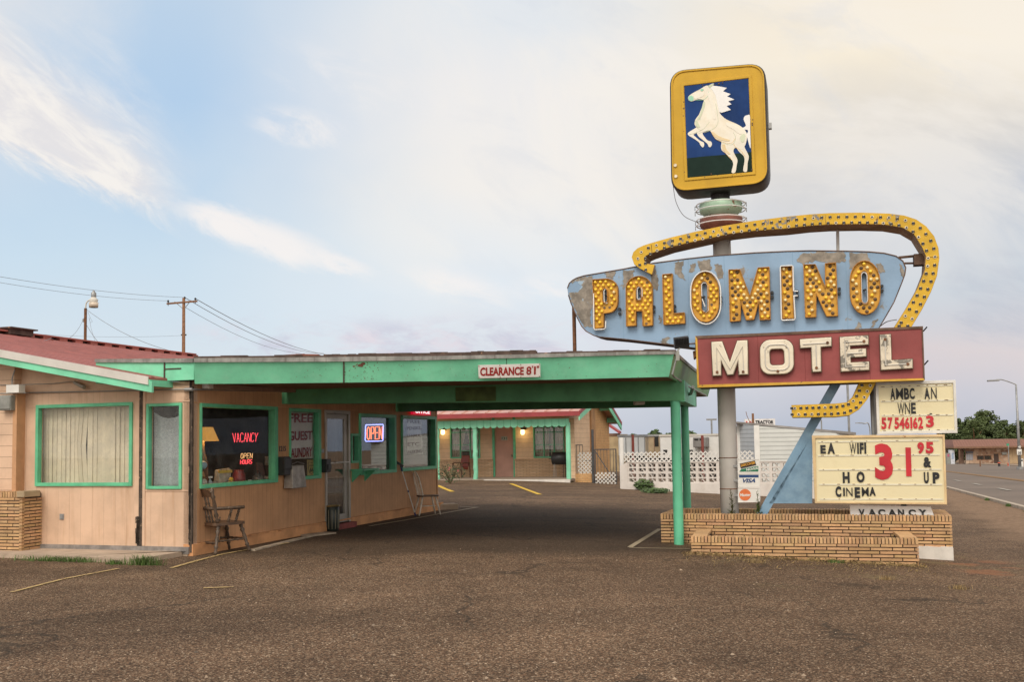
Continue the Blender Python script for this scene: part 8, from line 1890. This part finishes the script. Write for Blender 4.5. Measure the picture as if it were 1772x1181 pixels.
# kerb grass
for k, v in enumerate((24.5, 26, 28.2, 31, 34.5, 39)):
    q = xy(UC-.22, v); tuft('grass_tuft', ('low weeds along the kerb nearest the picture edge', 'second weed clump along the street kerb from the right edge', 'third weed clump along the street kerb from the right edge', 'fourth weed clump along the street kerb from the right edge', 'fifth weed clump along the street kerb from the right edge', 'farthest weed clump along the street kerb beside the price board')[k], 'weeds', q, 150, .14, .12, m_grass, 'weeds along the street kerb', (SA, CA_))
# weeds and dry grass in and around the planters
def weed(px, py, F, y, top, lab, mat):
    b = F.M @ F.px(px, py, y); b.z = .17; t = thing('tall_weed', lab, 'weed', Matrix.Translation(b)); h = (F.M @ F.px(px, top, y)).z-.17
    mb = MB(); mb.tube([(0, 0, 0), (.02, 0, h*.5), (-.015, .01, h)], [.012, .009, .004], 5); mb.build('stem', m_stem, t); mb = MB()
    for k in range(90):
        z = h*rnd(.2, 1); a = rnd(0, 6.28); l = .10*(1.25-z/h)*rnd(.6, 1.2); d_ = Vector((math.cos(a), math.sin(a), rnd(.3, 1)))*l; s_ = Vector((-math.sin(a), math.cos(a), 0))*l*.16; o = Vector((0, 0, z)); kk = rnd(.2, .8); mb.face([o, o+d_*.5+s_, o+d_, o+d_*.5-s_], (kk,)*3+(1,))
    mb.build('leaves', mat, t)
weed(1266, 885, SG, .15, 846, 'tall pale weed growing in the planter before the sign pole', m_leaf_o)
weed(1312, 885, SG, .15, 851, 'tall green weed growing in the planter under the card plates', m_leaf)
mb = MB()
for k in range(900):
    x = rnd(1.9, 3.6) if k < 750 else rnd(.4, 4.2); y = rnd(.35, 1.2); a = rnd(0, 6.28); h = rnd(.08, .32 if x > 2 else .16); l = Vector((math.cos(a), math.sin(a)*.6, rnd(.15, .9)))*h; b = Vector((x, y, .165)); w = Vector((.004, 0, 0)); kk = rnd(.2, .8)
    m1 = b+l*.6; mb.face([b-w, b+w, m1+w*.7, m1-w*.7], (kk,)*3+(1,)); mb.face([m1-w*.7, m1+w*.7, b+l+Vector((0, 0, -h*.2))], (kk,)*3+(1,))
tag(mb.build('dry_grass', m_dry, None, PLW), 'tangled dry grass filling the sign planter', 'dry grass', kind='stuff')
for px, py, n_, sp, lab in ((1310, 975, 120, .13, 'thin dry grass at the left foot of the low planter'), (1446, 975, 90, .12, 'small green tuft in front of the low planter'), (1535, 1004, 70, .12, 'low dry tuft right of centre before the low planter'), (1660, 1020, 90, .12, 'dry grass patch at the right edge of the lot'), (1560, 955, 60, .12, 'few weeds at the right corner of the low planter')):
    tuft('grass_tuft', lab, 'grass', ghit(px, py), n_, sp, .07, m_dry if 'dry' in lab else m_grass, 'weeds before the planters')

# loose stones on the lot and rubbish of dry weeds at the foot of the planters
random.seed(11); mb = MB()
for k in range(1900):
    Y = 7.2+rnd(0, 1)**1.6*9; X = rnd(-.56, .56)*Y; r = rnd(.004, .011)*(1+(random.random() < .04)*1.2); z = gz(X, Y)
    if Y > 14.4 and X < -3.5: continue
    kk = rnd(.1, .9); cl = (kk, kk, kk, 1); P = [Vector((X+r*rnd(.6, 1.3)*math.cos(t), Y+r*rnd(.6, 1.3)*math.sin(t), z-.001)) for t in (0, 1.57, 3.14, 4.71)]; top_ = Vector((X+r*rnd(-.3, .3), Y, z+r*rnd(.6, 1.1)))
    for i in range(4): mb.face([P[i], P[(i+1) % 4], top_], cl)
tag(mb.build('loose_gravel', M_('gravel_stone', (.24, .18, .13), .85, var=.3, vs=40, tint=.75)), 'loose small stones scattered over the worn asphalt lot', 'gravel', kind='stuff')
mb = MB()
for k in range(1500):
    x = rnd(-.1, PSL+.1); y = -abs(random.gauss(0, .10)) if random.random() < .6 else -abs(random.gauss(0, .6)); w_ = PSW.M @ Vector((x, y, 0)); z = gz(w_.x, w_.y); a = rnd(0, 6.28); h = rnd(.015, .065)*(1.3 if y > -.12 else .7)
    l = Vector((math.cos(a), math.sin(a), rnd(.2, .8)))*h; b = Vector((w_.x, w_.y, z)); s_ = Vector((-math.sin(a), math.cos(a), 0))*.004; kk = rnd(.2, .8); mb.face([b-s_, b+s_, b+l*.7+s_*.6+Vector((0, 0, h*.2)), b+l], (kk, kk, kk*.8, 1))
tag(mb.build('dry_weeds', m_dry), 'low dry weeds along the foot of the low brick planter', 'dry weeds', kind='stuff')
